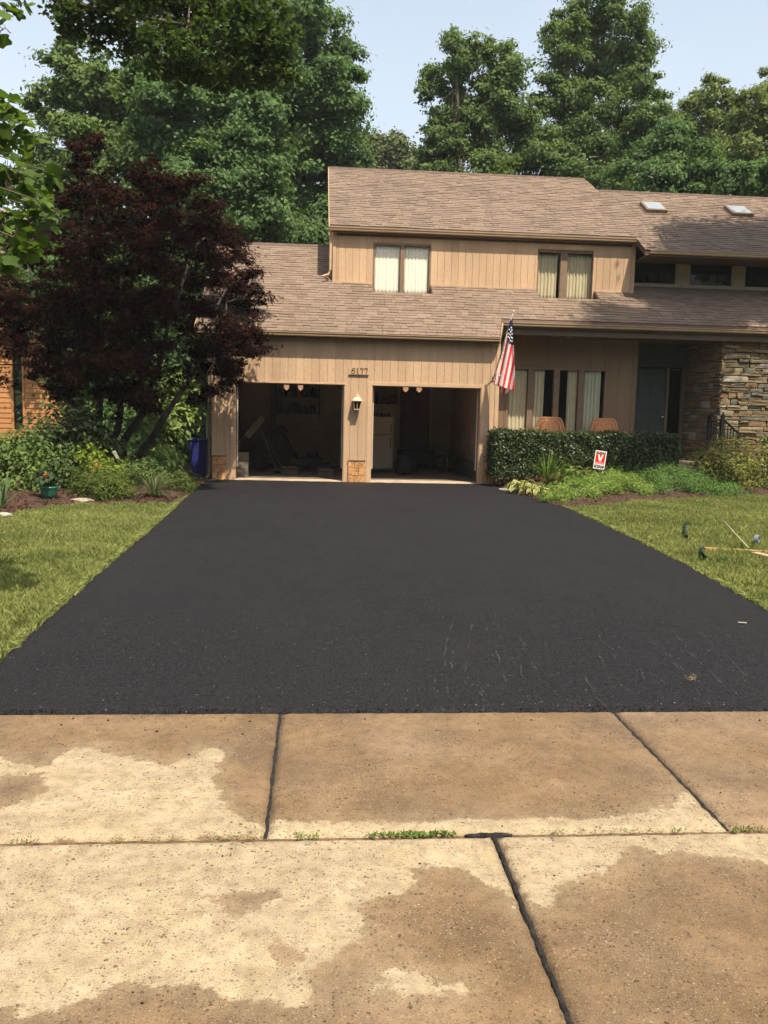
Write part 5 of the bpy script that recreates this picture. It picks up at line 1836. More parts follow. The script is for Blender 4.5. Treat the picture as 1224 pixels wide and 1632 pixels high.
# --- neighbouring house
NYD = 31.0
nx1 = at(115, 620, Y=NYD)[0]
nh = empty('neighbour_house', (nx1 - 5, NYD, 0.0), 'orange-tan clapboard house with a slim dark window behind the maple', 'house')
nwx0, nwx1 = at(21.5, 640, Y=NYD)[0], at(36, 640, Y=NYD)[0]
nwz0 = at(30, 684, Y=NYD)[2]
mb = MB()
wall_boxes(mb, nx1 - 11, nx1, -0.2, 6.4, NYD + 0.04, NYD + 0.2, [(nwx0, nwx1, nwz0, nwz0 + 2.9)])
mb.box(nx1 - 0.2, nx1, NYD + 0.2, NYD + 9, -0.2, 6.4)
nw = mb.build('outer_wall', M['clapboard'], nh)
z = 0.0
while z < 6.3:
    segs = [(nx1 - 11, nx1 - 0.10)]
    if nwz0 - 0.1 < z + 0.17 and z < nwz0 + 3.0: segs = [(nx1 - 11, nwx0 - 0.08), (nwx1 + 0.08, nx1 - 0.10)]
    for a, b_ in segs:
        mb = MB(); mb.prism([(a, NYD + 0.035, z), (a, NYD + 0.0, z), (a, NYD + 0.022, z + 0.185), (a, NYD + 0.035, z + 0.185)], (b_ - a, 0, 0))
        mb.build('clapboard', M['clapboard'], nw)
    z += 0.175
bx('corner_board', M['clapboard'], nw, nx1 - 0.095, nx1 + 0.01, NYD - 0.012, NYD + 0.2, 0, 6.4)
window('window', nwx0 - 0.075, nwx1 + 0.075, nwz0 - 0.08, nwz0 + 2.98, NYD - 0.01, [], M['clapboard'], M['glass_dark'], 0.075, 0.08, parent=nh)
mb = MB()
mb.prism([(nx1 - 11.4, NYD - 0.4, 6.35), (nx1 - 11.4, NYD + 9.3, 6.35), (nx1 - 11.4, NYD + 4.5, 9.0)], (11.8, 0, 0)); mb.build('roof', M['shingle'], nh)


# ------------------------------------------------------------------ things inside the garage
fr = empty('refrigerator', (1.74, 22.9, 0.0), 'off-white refrigerator just inside the right garage opening', 'refrigerator')
bx('body', M['white_metal'], fr, 1.44, 2.02, 22.66, 23.25, 0.06, 1.46, 0.012)
bx('door', M['white_metal'], fr, 1.442, 2.018, 22.60, 22.655, 0.10, 0.98, 0.012)
bx('freezer_door', M['white_metal'], fr, 1.442, 2.018, 22.60, 22.655, 0.995, 1.45, 0.012)
for z0, z1 in ((0.62, 0.92), (1.03, 1.25)):
    mb = MB(); mb.tube([(1.95, 22.60, z0), (1.95, 22.56, z0 + 0.02), (1.95, 22.56, z1 - 0.02), (1.95, 22.60, z1)], 0.01, 6); mb.build('handle', M['dark_plastic'], fr)
bx('kick_plate', M['dark_plastic'], fr, 1.45, 2.01, 22.64, 22.66, 0.0, 0.06)
for k in range(5):
    mb = MB(); mb.lathe((1.50 + k * 0.10, 22.75, 1.46), [(0.035, 0), (0.038, 0.05 + 0.02 * (k % 2)), (0.02, 0.09), (0.0, 0.09)], 10)
    tag(mb.build('jar', M['dark_plastic'], smooth=True), ('jar at the left end of the row on top of the refrigerator', 'second jar from the left on top of the refrigerator', 'middle jar of the row on top of the refrigerator', 'fourth jar from the left on top of the refrigerator', 'jar at the right end of the row on top of the refrigerator')[k], 'jar', 'jars on top of the refrigerator')
cb = empty('storage_cabinet', (2.02, 24.5, 0.0), 'tall pale storage cabinet behind the refrigerator', 'cabinet')
bx('body', M['white_metal'], cb, 1.42, 2.30, 24.45, 25.05, 0.05, 1.80, 0.01)
for a, b_ in ((1.43, 1.855), (1.865, 2.29)):
    d = bx('door', M['white_metal'], cb, a, b_, 24.425, 24.449, 0.10, 1.78, 0.006)
    bx('handle', M['dark_plastic'], d, (b_ - 0.06) if a < 1.6 else a + 0.04, (b_ - 0.04) if a < 1.6 else a + 0.06, 24.40, 24.424, 0.9, 1.05)
bg_ = []
for k, (a, b_, h, m_) in enumerate(((1.45, 1.72, 0.30, 'dark_cloth'), (1.76, 1.98, 0.20, 'card'), (2.02, 2.26, 0.26, 'red_cloth'))):
    o = empty('storage_box', (a, 24.6, 1.80), ('dark box on top of the tall cabinet, left of its row', 'cardboard box in the middle of the row on the tall cabinet', 'dull red box on top of the tall cabinet, nearest the inner door')[k], 'box', 'boxes on the tall cabinet')
    bx('carton', M[m_], o, a, b_, 24.52, 24.9, 1.802, 1.802 + h, 0.01)
    bx('flap', M[m_], o, a + 0.004, (a + b_) / 2 - 0.004, 24.524, 24.896, 1.803 + h, 1.808 + h)
# round dark bag on the floor
mb = MB(); mb.lathe((2.28, 21.9, 0.0), [(0.10, 0.005), (0.23, 0.05), (0.29, 0.18), (0.27, 0.34), (0.17, 0.47), (0.06, 0.53), (0.09, 0.58), (0.0, 0.56)], 16)
for i_, v_ in enumerate(mb.v):
    k = 1 + 0.08 * math.sin(i_ * 2.7) ; mb.v[i_] = (2.28 + (v_[0] - 2.28) * k, 21.9 + (v_[1] - 21.9) * k, v_[2])
tag(mb.build('rubbish_bag', M['dark_plastic'], smooth=True), 'round black bag on the floor right of the refrigerator', 'bag')
# hanging shelf on the back wall
sh = empty('wall_shelf', (-0.55, 24.95, 1.45), 'wooden two-tier shelf on the garage back wall, loaded with clutter', 'shelf')
for z in (1.46, 1.93):
    bx('shelf_board', M['board_wood'], sh, -1.15, 0.06, 24.72, 25.09, z, z + 0.025)
bx('side_board', M['board_wood'], sh, 0.061, 0.086, 24.72, 25.09, 1.33, 2.35)
bx('side_board', M['board_wood'], sh, -1.176, -1.151, 24.72, 25.09, 1.40, 2.35)
gi = 'clutter on the hanging shelf'
ORD = ['first', 'second', 'third', 'fourth', 'fifth', 'sixth', 'seventh', 'eighth', 'ninth', 'tenth']
for z in (1.486, 1.956):
    x = -1.10; cnt = [0, 0]; tier = 'lower' if z < 1.7 else 'upper'
    while x < -0.08:
        w = RNG.uniform(0.07, 0.2); h = RNG.uniform(0.12, 0.33)
        if x + w > 0.04: break
        mm_ = M[['dark_cloth', 'dark_plastic', 'red_cloth', 'card'][RNG.choice(4, p=[.4, .35, .15, .1])]]
        if RNG.random() < 0.5:
            mb = MB(); mb.lathe((x + w / 2, 24.88, z), [(w * .46, 0), (w * .48, h * .7), (w * .25, h * .85), (w * .25, h), (0, h)], 10)
            cnt[0] += 1; tag(mb.build('tin', mm_, smooth=True), '%s round tin from the dark post on the %s tier of the hanging shelf' % (ORD[cnt[0] - 1], tier), 'tin', gi)
        else:
            mb = MB(); mb.box(x, x + w, 24.78, 25.02, z, z + h)
            cnt[1] += 1; tag(mb.build('packed_box', mm_, bevel=0.006), '%s small box from the dark post on the %s tier of the hanging shelf' % (ORD[cnt[1] - 1], tier), 'box', 'boxes on the hanging shelf')
        x += w + RNG.uniform(0.005, 0.05)
# coats on the left wall
for k, (y, m_, lab) in enumerate(((21.4, 'red_cloth', 'dark red cloth hanging inside the left garage wall, in front'), (22.3, 'dark_cloth', 'dark cloth hanging inside the left garage wall, behind the red one'))):
    mb = MB()
    n = 18
    for i_ in range(n):
        a, b_ = y + i_ * 0.04, y + (i_ + 1) * 0.04
        d0, d1 = 0.10 + 0.05 * math.sin(i_ * 1.3), 0.10 + 0.05 * math.sin((i_ + 1) * 1.3)
        mb.face([(-2.10 + d0, a, 0.75 + 0.05 * math.sin(i_)), (-2.10 + d1, b_, 0.75 + 0.05 * math.sin(i_ + 1)), (-2.14 + d1 * .6, b_, 2.25), (-2.14 + d0 * .6, a, 2.25)])
    o = mb.build('hanging_cloth', M[m_], smooth=True)
    md = o.modifiers.new('t', 'SOLIDIFY'); md.thickness = 0.012
    tag(o, lab, 'cloth', 'cloths hung on the garage wall')
# pale board leaning at the left
o = empty('leaning_board', (-1.45, 21.0, 1.0), 'pale board tilted across the left side of the left garage opening', 'board')
mb = MB(); mb.prism([(-1.72, 21.0, 0.98), (-1.62, 21.0, 0.86), (-1.25, 21.15, 1.32), (-1.35, 21.15, 1.44)], (0.0, 0.05, 0.01)); mb.build('plank', M['board_wood'], o)
mb = MB(); mb.tube([(-1.70, 21.05, 0.95), (-1.9, 21.1, 0.75), (-2.05, 21.1, 0.5)], 0.018, 6); mb.build('brace', M['board_wood'], o)
# garden tools
for k, (x0, x1, y, lab) in enumerate(((-1.35, -0.95, 21.3, 'long thin tool handle leaning in the left garage bay, nearer the opening'), (-1.30, -0.80, 21.5, 'long thin tool handle leaning in the left garage bay, behind another'))):
    o = empty('garden_tool', (x1, y, 0), lab, 'tool', 'garden tools in the left bay')
    mb = MB(); mb.tube([(x0, y + 0.2, 1.0), (x1, y, 0.06)], 0.013, 6); mb.build('handle', M['board_wood'], o)
    mb = MB(); mb.prism([(x1 - 0.10, y, 0.006), (x1 + 0.12, y, 0.006), (x1 + 0.08, y, 0.08), (x1 - 0.05, y, 0.08)], (0, 0.02, 0)); mb.build('blade', M['black_iron'], o)
# push mower
mw = empty('lawn_mower', (-0.35, 22.6, 0.0), 'dark push mower with its handle raised in the left garage bay', 'mower')
mb = MB(); mb.prism([(-0.45, 22.35, 0.12), (0.25, 22.35, 0.12), (0.30, 22.35, 0.26), (0.15, 22.35, 0.36), (-0.35, 22.35, 0.36), (-0.5, 22.35, 0.26)], (0, 0.5, 0)); mb.build('deck', M['dark_plastic'], mw, bevel=0.02)
mb = MB(); mb.lathe((-0.10, 22.6, 0.36), [(0.16, 0), (0.17, 0.12), (0.13, 0.18), (0.05, 0.20), (0, 0.2)], 14); mb.build('engine', M['black_iron'], mw, smooth=True)
for x in (-0.42, 0.22):
    for y in (22.31, 22.86):
        mb = MB(); mb.tube([(x, y, 0.11), (x, y + 0.04, 0.11)], 0.105, 14); mb.build('wheel', M['dark_plastic'], mw)
mb = MB()
for y in (22.4, 22.8): mb.tube([(-0.45, y, 0.30), (-0.80, y, 0.75), (-0.98, y, 1.05)], 0.015, 6)
mb.tube([(-0.98, 22.4, 1.05), (-0.98, 22.8, 1.05)], 0.017, 6); mb.build('handle', M['black_iron'], mw)
# tall dark bundled shape and low boxes
for k, (c, prof, lab, nm, cat) in enumerate((((-0.98, 23.6, 0), [(0.22, 0.005), (0.30, 0.25), (0.28, 0.55), (0.16, 0.85), (0.20, 1.02), (0.10, 1.14), (0, 1.16)], 'tall dark covered heap behind the mower', 'covered_heap', 'heap'),
                                        ((-1.45, 22.8, 0), [(0.2, 0.005), (0.26, 0.3), (0.22, 0.6), (0.1, 0.78), (0, 0.8)], 'low dark sack left of the covered heap', 'dark_sack', 'sack'))):
    mb = MB(); mb.lathe(c, prof, 14)
    for i_, v_ in enumerate(mb.v):
        q_ = 1 + 0.14 * math.sin(i_ * 1.9 + v_[2] * 9); mb.v[i_] = (c[0] + (v_[0] - c[0]) * q_, c[1] + (v_[1] - c[1]) * q_, v_[2])
    tag(mb.build(nm, M['dark_cloth'], smooth=True), lab, cat)
for k, (x0, x1, y0, z1, m_, lab) in enumerate(((0.05, 0.42, 21.0, 0.16, 'card', 'low open cardboard box on the floor right of the mower'), (0.06, 0.38, 21.7, 0.30, 'dark_cloth', 'dark box behind the low open cardboard box'), (-0.85, -0.45, 21.2, 0.18, 'card', 'dim cardboard box in front of the mower'))):
    o = empty('floor_box', ((x0 + x1) / 2, y0, 0), lab, 'box', 'boxes on the garage floor')
    bx('carton', M[m_], o, x0, x1, y0, y0 + 0.34, 0.006, z1, 0.006)
    mb = MB(); mb.prism([(x0 + 0.01, y0 - 0.06, z1 - 0.03), (x1 - 0.01, y0 - 0.06, z1 - 0.03), (x1 - 0.004, y0, z1 + 0.006), (x0 + 0.004, y0, z1 + 0.006)], (0, 0, 0.004)); mb.build('flap', M[m_], o)
o = empty('workbench', (3.2, 23.0, 0), 'low dark bench by the garage steps', 'bench')
bx('bench_top', M['dark_cloth'], o, 2.62, 3.55, 22.9, 23.35, 0.40, 0.45)
for x in (2.66, 3.46):
    for y in (22.94, 23.26): bx('leg', M['dark_cloth'], o, x, x + 0.05, y, y + 0.05, 0.005, 0.399)
# door openers with two lit lenses each
def emitter(name, col, strength):
    m = bpy.data.materials.new(name); m.use_nodes = True
    b = m.node_tree.nodes['Principled BSDF']
    b.inputs['Base Color'].default_value = (0.6, 0.5, 0.38, 1)
    b.inputs['Emission Color'].default_value = (*col, 1)
    b.inputs['Emission Strength'].default_value = strength
    return m


M['lens'] = emitter('opener_lens', (1.0, 0.62, 0.36), 0.30)
M['lens_bulb'] = emitter('opener_bulb', (1.0, 0.25, 0.07), 0.8)
for k, (xa, xb, lab) in enumerate(((456.5, 479.0, 'garage door opener with two glowing lenses in the left bay'), (647.0, 668.5, 'garage door opener with two glowing lenses in the right bay'))):
    y = 21.6
    a, b_ = at(xa, 617 + 3 * k, Y=y), at(xb, 617 + 3 * k, Y=y)
    c = (a + b_) / 2
    o = empty('door_opener', (c[0], y + 0.15, c[2]), lab, 'door opener', 'garage door openers')
    bx('motor_case', M['dark_plastic'], o, a[0] + 0.07, b_[0] - 0.07, y + 0.05, y + 0.45, c[2] - 0.03, c[2] + 0.20, 0.01)
    bx('rail', M['black_iron'], o, c[0] - 0.02, c[0] + 0.02, G + 0.4, y + 0.05, c[2] + 0.17, c[2] + 0.20)
    bx('hanger', M['black_iron'], o, c[0] - 0.015, c[0] + 0.015, y + 0.2, y + 0.23, c[2] + 0.20, 2.62)
    for p in (a, b_):
        mb = MB(); mb.prism([(p[0] - 0.065, y, c[2] + 0.05), (p[0] - 0.055, y, c[2] - 0.045), (p[0] + 0.055, y, c[2] - 0.045), (p[0] + 0.065, y, c[2] + 0.05)], (0, 0.12, 0))
        lz = mb.build('light_lens', M['lens'], o)
        mb = MB(); mb.lathe((p[0], y + 0.05, c[2] - 0.045), [(0.022, 0), (0.026, -0.015), (0.016, -0.028), (0, -0.03)], 10); mb.build('bulb', M['lens_bulb'], lz)
mb = MB(); mb.box(3.872, 3.8795, 19.9, 24.0, 0.62, 2.5); mb.build('wall_panel', M['garage_paint'], gw)


# ------------------------------------------------------------------ things on the lawn and the drive
def gp(x, y, z=0.04): return np.array(at(x, y, Z=z))


o = empty('wooden_board', gp(1122, 874), 'yellow wooden board lying at the lawn edge with grass around it', 'board')
a, b_ = gp(1124, 879, 0.0), gp(1236, 882, 0.0) + np.array([0, 0, -0.025])
d = unit(b_ - a); s_ = np.array([-d[1], d[0], 0]) * 0.10
mb = MB(); mb.prism([a, b_, b_ + s_, a + s_], (0, 0, 0.046)); mb.build('plank', M['wood_yellow'], o, bevel=0.004)
o = empty('wooden_board', gp(1195, 888), 'tan weathered board half sunk in grass below the yellow board', 'board')
a, b_ = gp(1196, 887, 0.0), gp(1245, 899, 0.0)
d = unit(b_ - a); s_ = np.array([-d[1], d[0], 0]) * 0.10
mb = MB(); mb.prism([a, b_, b_ + s_, a + s_], (0, 0, 0.055)); mb.build('plank', M['wood_tan'], o, bevel=0.004)
mb = MB(); mb.tube([gp(1150, 826, 0.09), gp(1170, 849, 0.085), gp(1193, 873, 0.09)], [0.007, 0.009, 0.008], 8)
tag(mb.build('pale_stick', M['stick'], smooth=True), 'thin pale straight stick lying on the right lawn', 'stick')
c = gp(1209, 869, 0.0)
o = empty('tape_roll', c, 'grey roll of tape standing behind the yellow board', 'tape roll')
mb = MB()
n = 20
for r0, r1, y0, y1 in ((0.042, 0.062, 0.0, 0.05),):
    ring = lambda r, y: [(c[0] + r * math.cos(2 * math.pi * k / n), c[1] + y, 0.075 + r * math.sin(2 * math.pi * k / n)) for k in range(n)]
    A_, B_, C_, D_ = ring(r1, y0), ring(r1, y1), ring(r0, y1), ring(r0, y0)
    for P, Q_ in ((A_, B_), (B_, C_), (C_, D_), (D_, A_)):
        for k in range(n): mb.face([P[k], P[(k + 1) % n], Q_[(k + 1) % n], Q_[k]])
mb.build('tape', M['tape'], o)
o.rotation_euler = (0, 0, math.radians(50))
for k, (pts_, lab) in enumerate((([(1098, 832), (1092, 836), (1091, 846), (1094, 855), (1097, 861)], 'short dark hose end curving out of the right lawn, farther back'), ([(1122, 871), (1118, 875), (1118, 880), (1121, 885), (1126, 889)], 'short dark hose end curving past the tip of the yellow board'))):
    mb = MB(); P = [gp(x, y, 0.07 if 0 < i_ < 4 else 0.0) for i_, (x, y) in enumerate(pts_)]
    mb.tube(P, 0.021, 8)
    tag(mb.build('hose_end', M['hose'], smooth=True), lab, 'hose', 'hose ends in the lawn')
mb = MB(); mb.tube([gp(1176, 992, 0.024), gp(1190, 993, 0.024)], 0.006, 5)
tag(mb.build('white_chip', M['white_rock']), 'small white sliver lying on the asphalt near the right lawn', 'sliver')
P3 = np.array([gp(1102 + RNG.normal() * 5, 1080 + RNG.normal() * 2.5, 0.022) for _ in range(22)])
V, Q = leaf_quads(P3, np.array([0, 0, 1.0]) + RNG.normal(size=P3.shape) * 0.3, 0.04 + 0.03 * RNG.random(22), 0.06, rng=RNG)
M['straw'] = mat('dry_straw', (0.24, 0.19, 0.08), 0.9, 0.15, 10)
tag(np_object('straw_clippings', V, Q, M['straw']), 'small tuft of dry straw on the asphalt', 'straw')


def rock(name, label, x, y, Z, rx, rz, m, group=None):
    c = at(x, y, Z=Z)
    mb = MB()
    prof = [(0.02, 1.0), (0.5, 0.92), (0.85, 0.55), (1.0, 0.1), (0.95, -0.4)]
    mb.lathe((0, 0, 0), [(r, z) for r, z in prof[::-1]], 12)
    for i_, v_ in enumerate(mb.v):
        k = 1 + 0.22 * math.sin(i_ * 2.1 + v_[2] * 3) * abs(v_[0])
        mb.v[i_] = (c[0] + v_[0] * rx * k, c[1] + v_[1] * rx * 0.7 * k, c[2] + v_[2] * rz)
    return tag(mb.build(name, m), label, 'rock', group)


rock('edging_rock', 'flat pale rock at the lawn edge right of the green pot', 130, 799, 0.03, 0.20, 0.055, M['rock'])
rock('edging_rock', 'small white rock at the lawn edge below the iris leaves', 6, 822, 0.03, 0.11, 0.05, M['white_rock'])
rock('edging_rock', 'rounded tan rock beside the front walk, at the hedge end', 1085, 726, 0.55, 0.17, 0.13, M['rock'])
rock('edging_rock', 'small pale stone under the variegated hosta', 812, 780, 0.02, 0.22, 0.03, M['rock'])
mt = empty('plant_marker', at(184, 735, Y=15.6), 'small white plastic marker leaning among the shrubs by the maple', 'marker')
a = np.array(at(181, 719, Y=15.6)); b_ = np.array(at(187, 731, Y=15.6))
mb = MB(); mb.prism([a + (-0.03, 0, 0), a + (0.035, 0, 0.01), b_ + (0.035, 0, 0), b_ + (-0.02, 0, 0)], (0, 0.012, 0)); mb.build('plate', M['white_rock'], mt)
mb = MB(); mb.tube([b_ + (0, 0.01, 0.02), b_ + (0.05, 0.01, -0.35)], 0.006, 5); mb.build('stake', M['twig'], mt)

# ------------------------------------------------------------------ planting on the left
def shrub(name, label, lobes, m, dens, size, stem_to=None, group=None, cat='shrub', **kw):
    cs = np.array([l[0] for l in lobes])
    b = np.array([cs[:, 0].mean(), cs[:, 1].mean(), 0.0]); b[2] = max(0.0, bed_z(b[0], b[1]))
    t = empty(name, b, label, cat, group)
    mb = MB()
    for c, r in lobes:
        for _ in range(2):
            mb.tube(curve_pts(b + RNG.normal(size=3) * (0.06, 0.06, 0), np.array(c) + RNG.normal(size=3) * np.array(r) * 0.35, 3, 0.03, 0.03), [0.016, 0.012, 0.008, 0.004], 5, cap=False)
    mb.build('stem', M['twig'], t)
    foliage('foliage', lobes, m, dens, size, t, **kw)
    return t


PL = px_lobe
shrub('laurel_bush', 'dark glossy bush in front of the maple trunk, below the orange house', [PL(75, 705, 36, 17.4), PL(110, 695, 40, 17.2), PL(145, 705, 40, 17.2), PL(95, 735, 42, 16.8), PL(140, 742, 40, 16.9), PL(180, 735, 28, 17.0)], L_DARK, 420, 0.105, clumps=16)
shrub('green_bush', 'mid-green rounded bush at the far left of the bed', [PL(5, 725, 36, 15.6), PL(38, 735, 34, 15.4), PL(70, 752, 28, 15.2), PL(20, 765, 38, 15.0), PL(62, 780, 26, 14.9), PL(-35, 745, 45, 15.4)], L_BUSH, 520, 0.085, clumps=16)
shrub('laurel_bush', 'low dark bush behind the green pot', [PL(105, 760, 28, 15.4), PL(128, 775, 20, 15.2)], L_DARK, 480, 0.08, clumps=12)
shrub('yew_shrub', 'feathery low evergreen shrub left of the ornamental grass', [PL(140, 772, 20, 14.7), PL(162, 766, 24, 14.7), PL(185, 770, 22, 14.8), PL(168, 783, 20, 14.5), PL(196, 782, 14, 14.6)], L_YEW, 1900, 0.075, aspect=0.16, kind='spray', clumps=18, tight=0.26)
shrub('lime_bush', 'bright lime-yellow bush above the feathery evergreen', [PL(140, 732, 14, 15.5), PL(158, 742, 18, 15.3), PL(176, 752, 14, 15.2), PL(150, 722, 10, 15.5)], L_LIME, 520, 0.085, clumps=10)
o = empty('orange_lily', at(155, 748, Y=15.0), 'orange flower among the lime-yellow leaves', 'flower')
P3 = np.array([at(155 + RNG.normal() * 4.5, 744 + RNG.normal() * 3, Y=15.05 + RNG.normal() * 0.04) for _ in range(26)])
V, Q = leaf_quads(P3, RNG.normal(size=P3.shape) + np.array([0, -1, 0.6]), 0.07, 0.45); np_object('petals', V, Q, M['orange_flower'], o)
mb = MB(); mb.tube([at(155, 746, Y=15.05), at(157, 775, Y=15.1)], 0.006, 5); mb.build('stem', L_BLADE, o)


def blades(name, label, c, n, length, width, m, spread=0.5, droop=0.7, group=None, cat='plant', single=False, nseg=6, out=None):
    """tuft of long arching leaves; broad leaves are objects of their own"""
    c = np.array(c, float)
    t = empty(name, c, label, cat, group)
    mb = MB()
    for i_ in range(n):
        a = RNG.uniform(0, 2 * math.pi); L_ = length * RNG.uniform(0.65, 1.1); e = spread * RNG.uniform(0.2, 1.0)
        d = np.array([math.cos(a), math.sin(a), 0]); s_ = np.array([-d[1], d[0], 0])
        p = c + d * 0.04 * RNG.random(); P = [p]
        ang = math.pi / 2 - e
        for k in range(nseg):
            ang -= droop * e * 2.2 / nseg * (0.4 + 1.2 * k / nseg)
            p = p + (d * math.cos(ang) + np.array([0, 0, math.sin(ang)])) * L_ / nseg
            P.append(p)
        if single: mb = MB()
        wv = [width * w_ for w_ in np.interp(np.linspace(0, 1, nseg + 1), [0, 0.3, 0.7, 1], [0.55, 1.0, 0.75, 0.05])]
        for k in range(nseg):
            mb.face([P[k] - s_ * wv[k], P[k] + s_ * wv[k], P[k + 1] + s_ * wv[k + 1], P[k + 1] - s_ * wv[k + 1]])
        if single: mb.build('leaf_blade', m, t, smooth=True)
    if not single: mb.build('blades', m, t)
    return t


pz = lambda x, y, Y: (lambda p: np.array([p[0], p[1], bed_z(p[0], p[1])]))(at(x, y, Y=Y))
blades('ornamental_grass', 'arching pale ornamental grass clump at the bed edge near the driveway', pz(246, 785, 14.9), 210, 0.52, 0.0055, L_ORN, 0.95, 0.9)
blades('iris_plant', 'sword-leaved iris clump at the far left lawn edge', pz(2, 800, 13.0), 16, 0.62, 0.024, L_IRIS, 0.75, 0.45, single=True)
blades('iris_plant', 'smaller iris clump behind the far left one, partly cut by the frame', pz(-22, 800, 13.4), 12, 0.6, 0.022, L_IRIS, 0.7, 0.45, single=True)
shrub('low_shrub', 'low fine-leaved green shrub beside the driveway, nearest the garage', [PL(296, 768, 15, 16.2), PL(278, 766, 14, 16.3), PL(302, 767, 9, 16.6)], L_YEW, 1500, 0.065, aspect=0.22, kind='spray', clumps=14)
shrub('low_shrub', 'low grassy shrub between the feathery evergreen and the ornamental grass', [PL(214, 757, 18, 15.9), PL(232, 750, 16, 16.2), PL(200, 748, 16, 16.2), PL(262, 762, 14, 16.1)], L_BUSH, 900, 0.075, aspect=0.25, kind='spray', clumps=14)


def leafy(name, label, c, n, size, aspect, m, R_, cat='plant', margin=None, lift=0.35, group=None):
    """broad-leaved clump, each leaf an object with stalk side, midrib fold and tip"""
    c = np.array(c, float)
    t = empty(name, c, label, cat, group)
    protos = []
    for v_ in range(3):
        mb = MB()
        n_ = 7; L_ = size; ts = np.linspace(0, 1, n_)
        wid = L_ * aspect * 0.5 * np.sin(np.clip(ts * 0.94 + 0.06, 0, 1) * math.pi) ** 0.75
        wid[-1] = 0.002
        cz = 0.10 * L_ * np.sin(ts * math.pi) - (0.28 + 0.1 * v_) * L_ * ts ** 2
        for k in range(n_ - 1):
            for s_ in (-1, 1):
                for (u0, u1, mi) in ((0, 0.72, 0), (0.72, 1.0, 1 if margin else 0)):
                    f = lambda kk, u: (s_ * wid[kk] * u, ts[kk] * L_, cz[kk] + wid[kk] * u * 0.35)
                    q_ = [f(k, u0), f(k, u1), f(k + 1, u1), f(k + 1, u0)]
                    mb.face(q_ if s_ > 0 else q_[::-1], mi)
        me = bpy.data.meshes.new('leaf'); me.from_pydata(mb.v, [], mb.f)
        me.materials.append(m)
        if margin: me.materials.append(margin)
        me.polygons.foreach_set('material_index', mb.m); me.polygons.foreach_set('use_smooth', [True] * len(mb.f))
        protos.append(me)
    st = MB()
    for i_ in range(n):
        a = RNG.uniform(0, 2 * math.pi); r = R_ * math.sqrt(RNG.random()); h = lift * (1 - 0.55 * (r / R_) ** 2) * RNG.uniform(0.75, 1.1)
        p = c + np.array([math.cos(a) * r, math.sin(a) * r, h])
        o = bpy.data.objects.new('leaf', protos[i_ % 3]); finish(o, t, p)
        o.rotation_euler = (RNG.uniform(-0.5, 0.35) - 0.2 * r / R_, RNG.uniform(-0.35, 0.35), a - math.pi / 2 + RNG.normal() * 0.5)
        k = RNG.uniform(0.7, 1.15); o.scale = (k, k, k)
        st.tube([c + np.array([math.cos(a), math.sin(a), 0]) * r * 0.2, p], 0.005, 4, cap=False)
    st.build('stalks', m, t)
    return t


leafy('hydrangea', 'broad-leaved plant under the viburnum, left of the blue bin', pz(252, 752, 17.4), 50, 0.17, 0.6, L_VIB, 0.42, lift=0.5)
# potted geranium
pc_ = pz(78, 794, 14.25)
o = empty('flower_pot', pc_, 'teal bowl planter with a red-flowered geranium in the left bed', 'planter')
mb = MB(); mb.lathe(pc_, [(0.0, 0.0), (0.085, 0.0), (0.115, 0.06), (0.135, 0.15), (0.142, 0.165), (0.150, 0.17), (0.150, 0.195), (0.138, 0.195), (0.130, 0.165), (0.0, 0.16)], 28); mb.build('bowl', M['teal_pot'], o, smooth=True)
mb = MB(); mb.lathe(pc_, [(0.0, 0.168), (0.129, 0.166)], 20); mb.build('potting_soil', M['mulch'], o)
gr = leafy('geranium', 'dark-leaved geranium with small red flower heads in the teal planter', pc_ + (0.0, 0, 0.17), 46, 0.085, 1.0, L_GERAN, 0.20, lift=0.30)
P3 = np.concatenate([np.array([at(x, y, Y=14.2)]) + RNG.normal(size=(14, 3)) * (0.022, 0.02, 0.014) for x, y in ((64, 759), (71, 757), (75, 760), (66, 762))])
V, Q = leaf_quads(P3, RNG.normal(size=P3.shape) + np.array([0, -0.6, 0.6]), 0.03, 0.8); np_object('flower_head', V, Q, M['orange_flower'], gr)

# viburnum by the garage corner: paired drooping leaves on layered branches
shrub('viburnum', 'tall leafy light-green shrub against the garage corner behind the maple',
      [PL(292, 612, 24, 19.7), PL(276, 640, 28, 19.6), PL(304, 640, 18, 20.0), PL(262, 668, 28, 19.3), PL(286, 672, 22, 19.6), PL(240, 690, 26, 19.0), PL(270, 705, 26, 19.2), PL(250, 722, 26, 18.8), PL(268, 735, 20, 19.0), PL(222, 668, 18, 18.9)],
      L_VIB, 330, 0.145, aspect=0.40, droop=1.6, clumps=14, tight=0.20, reach=1.15, up=0.9, rnd=0.4)

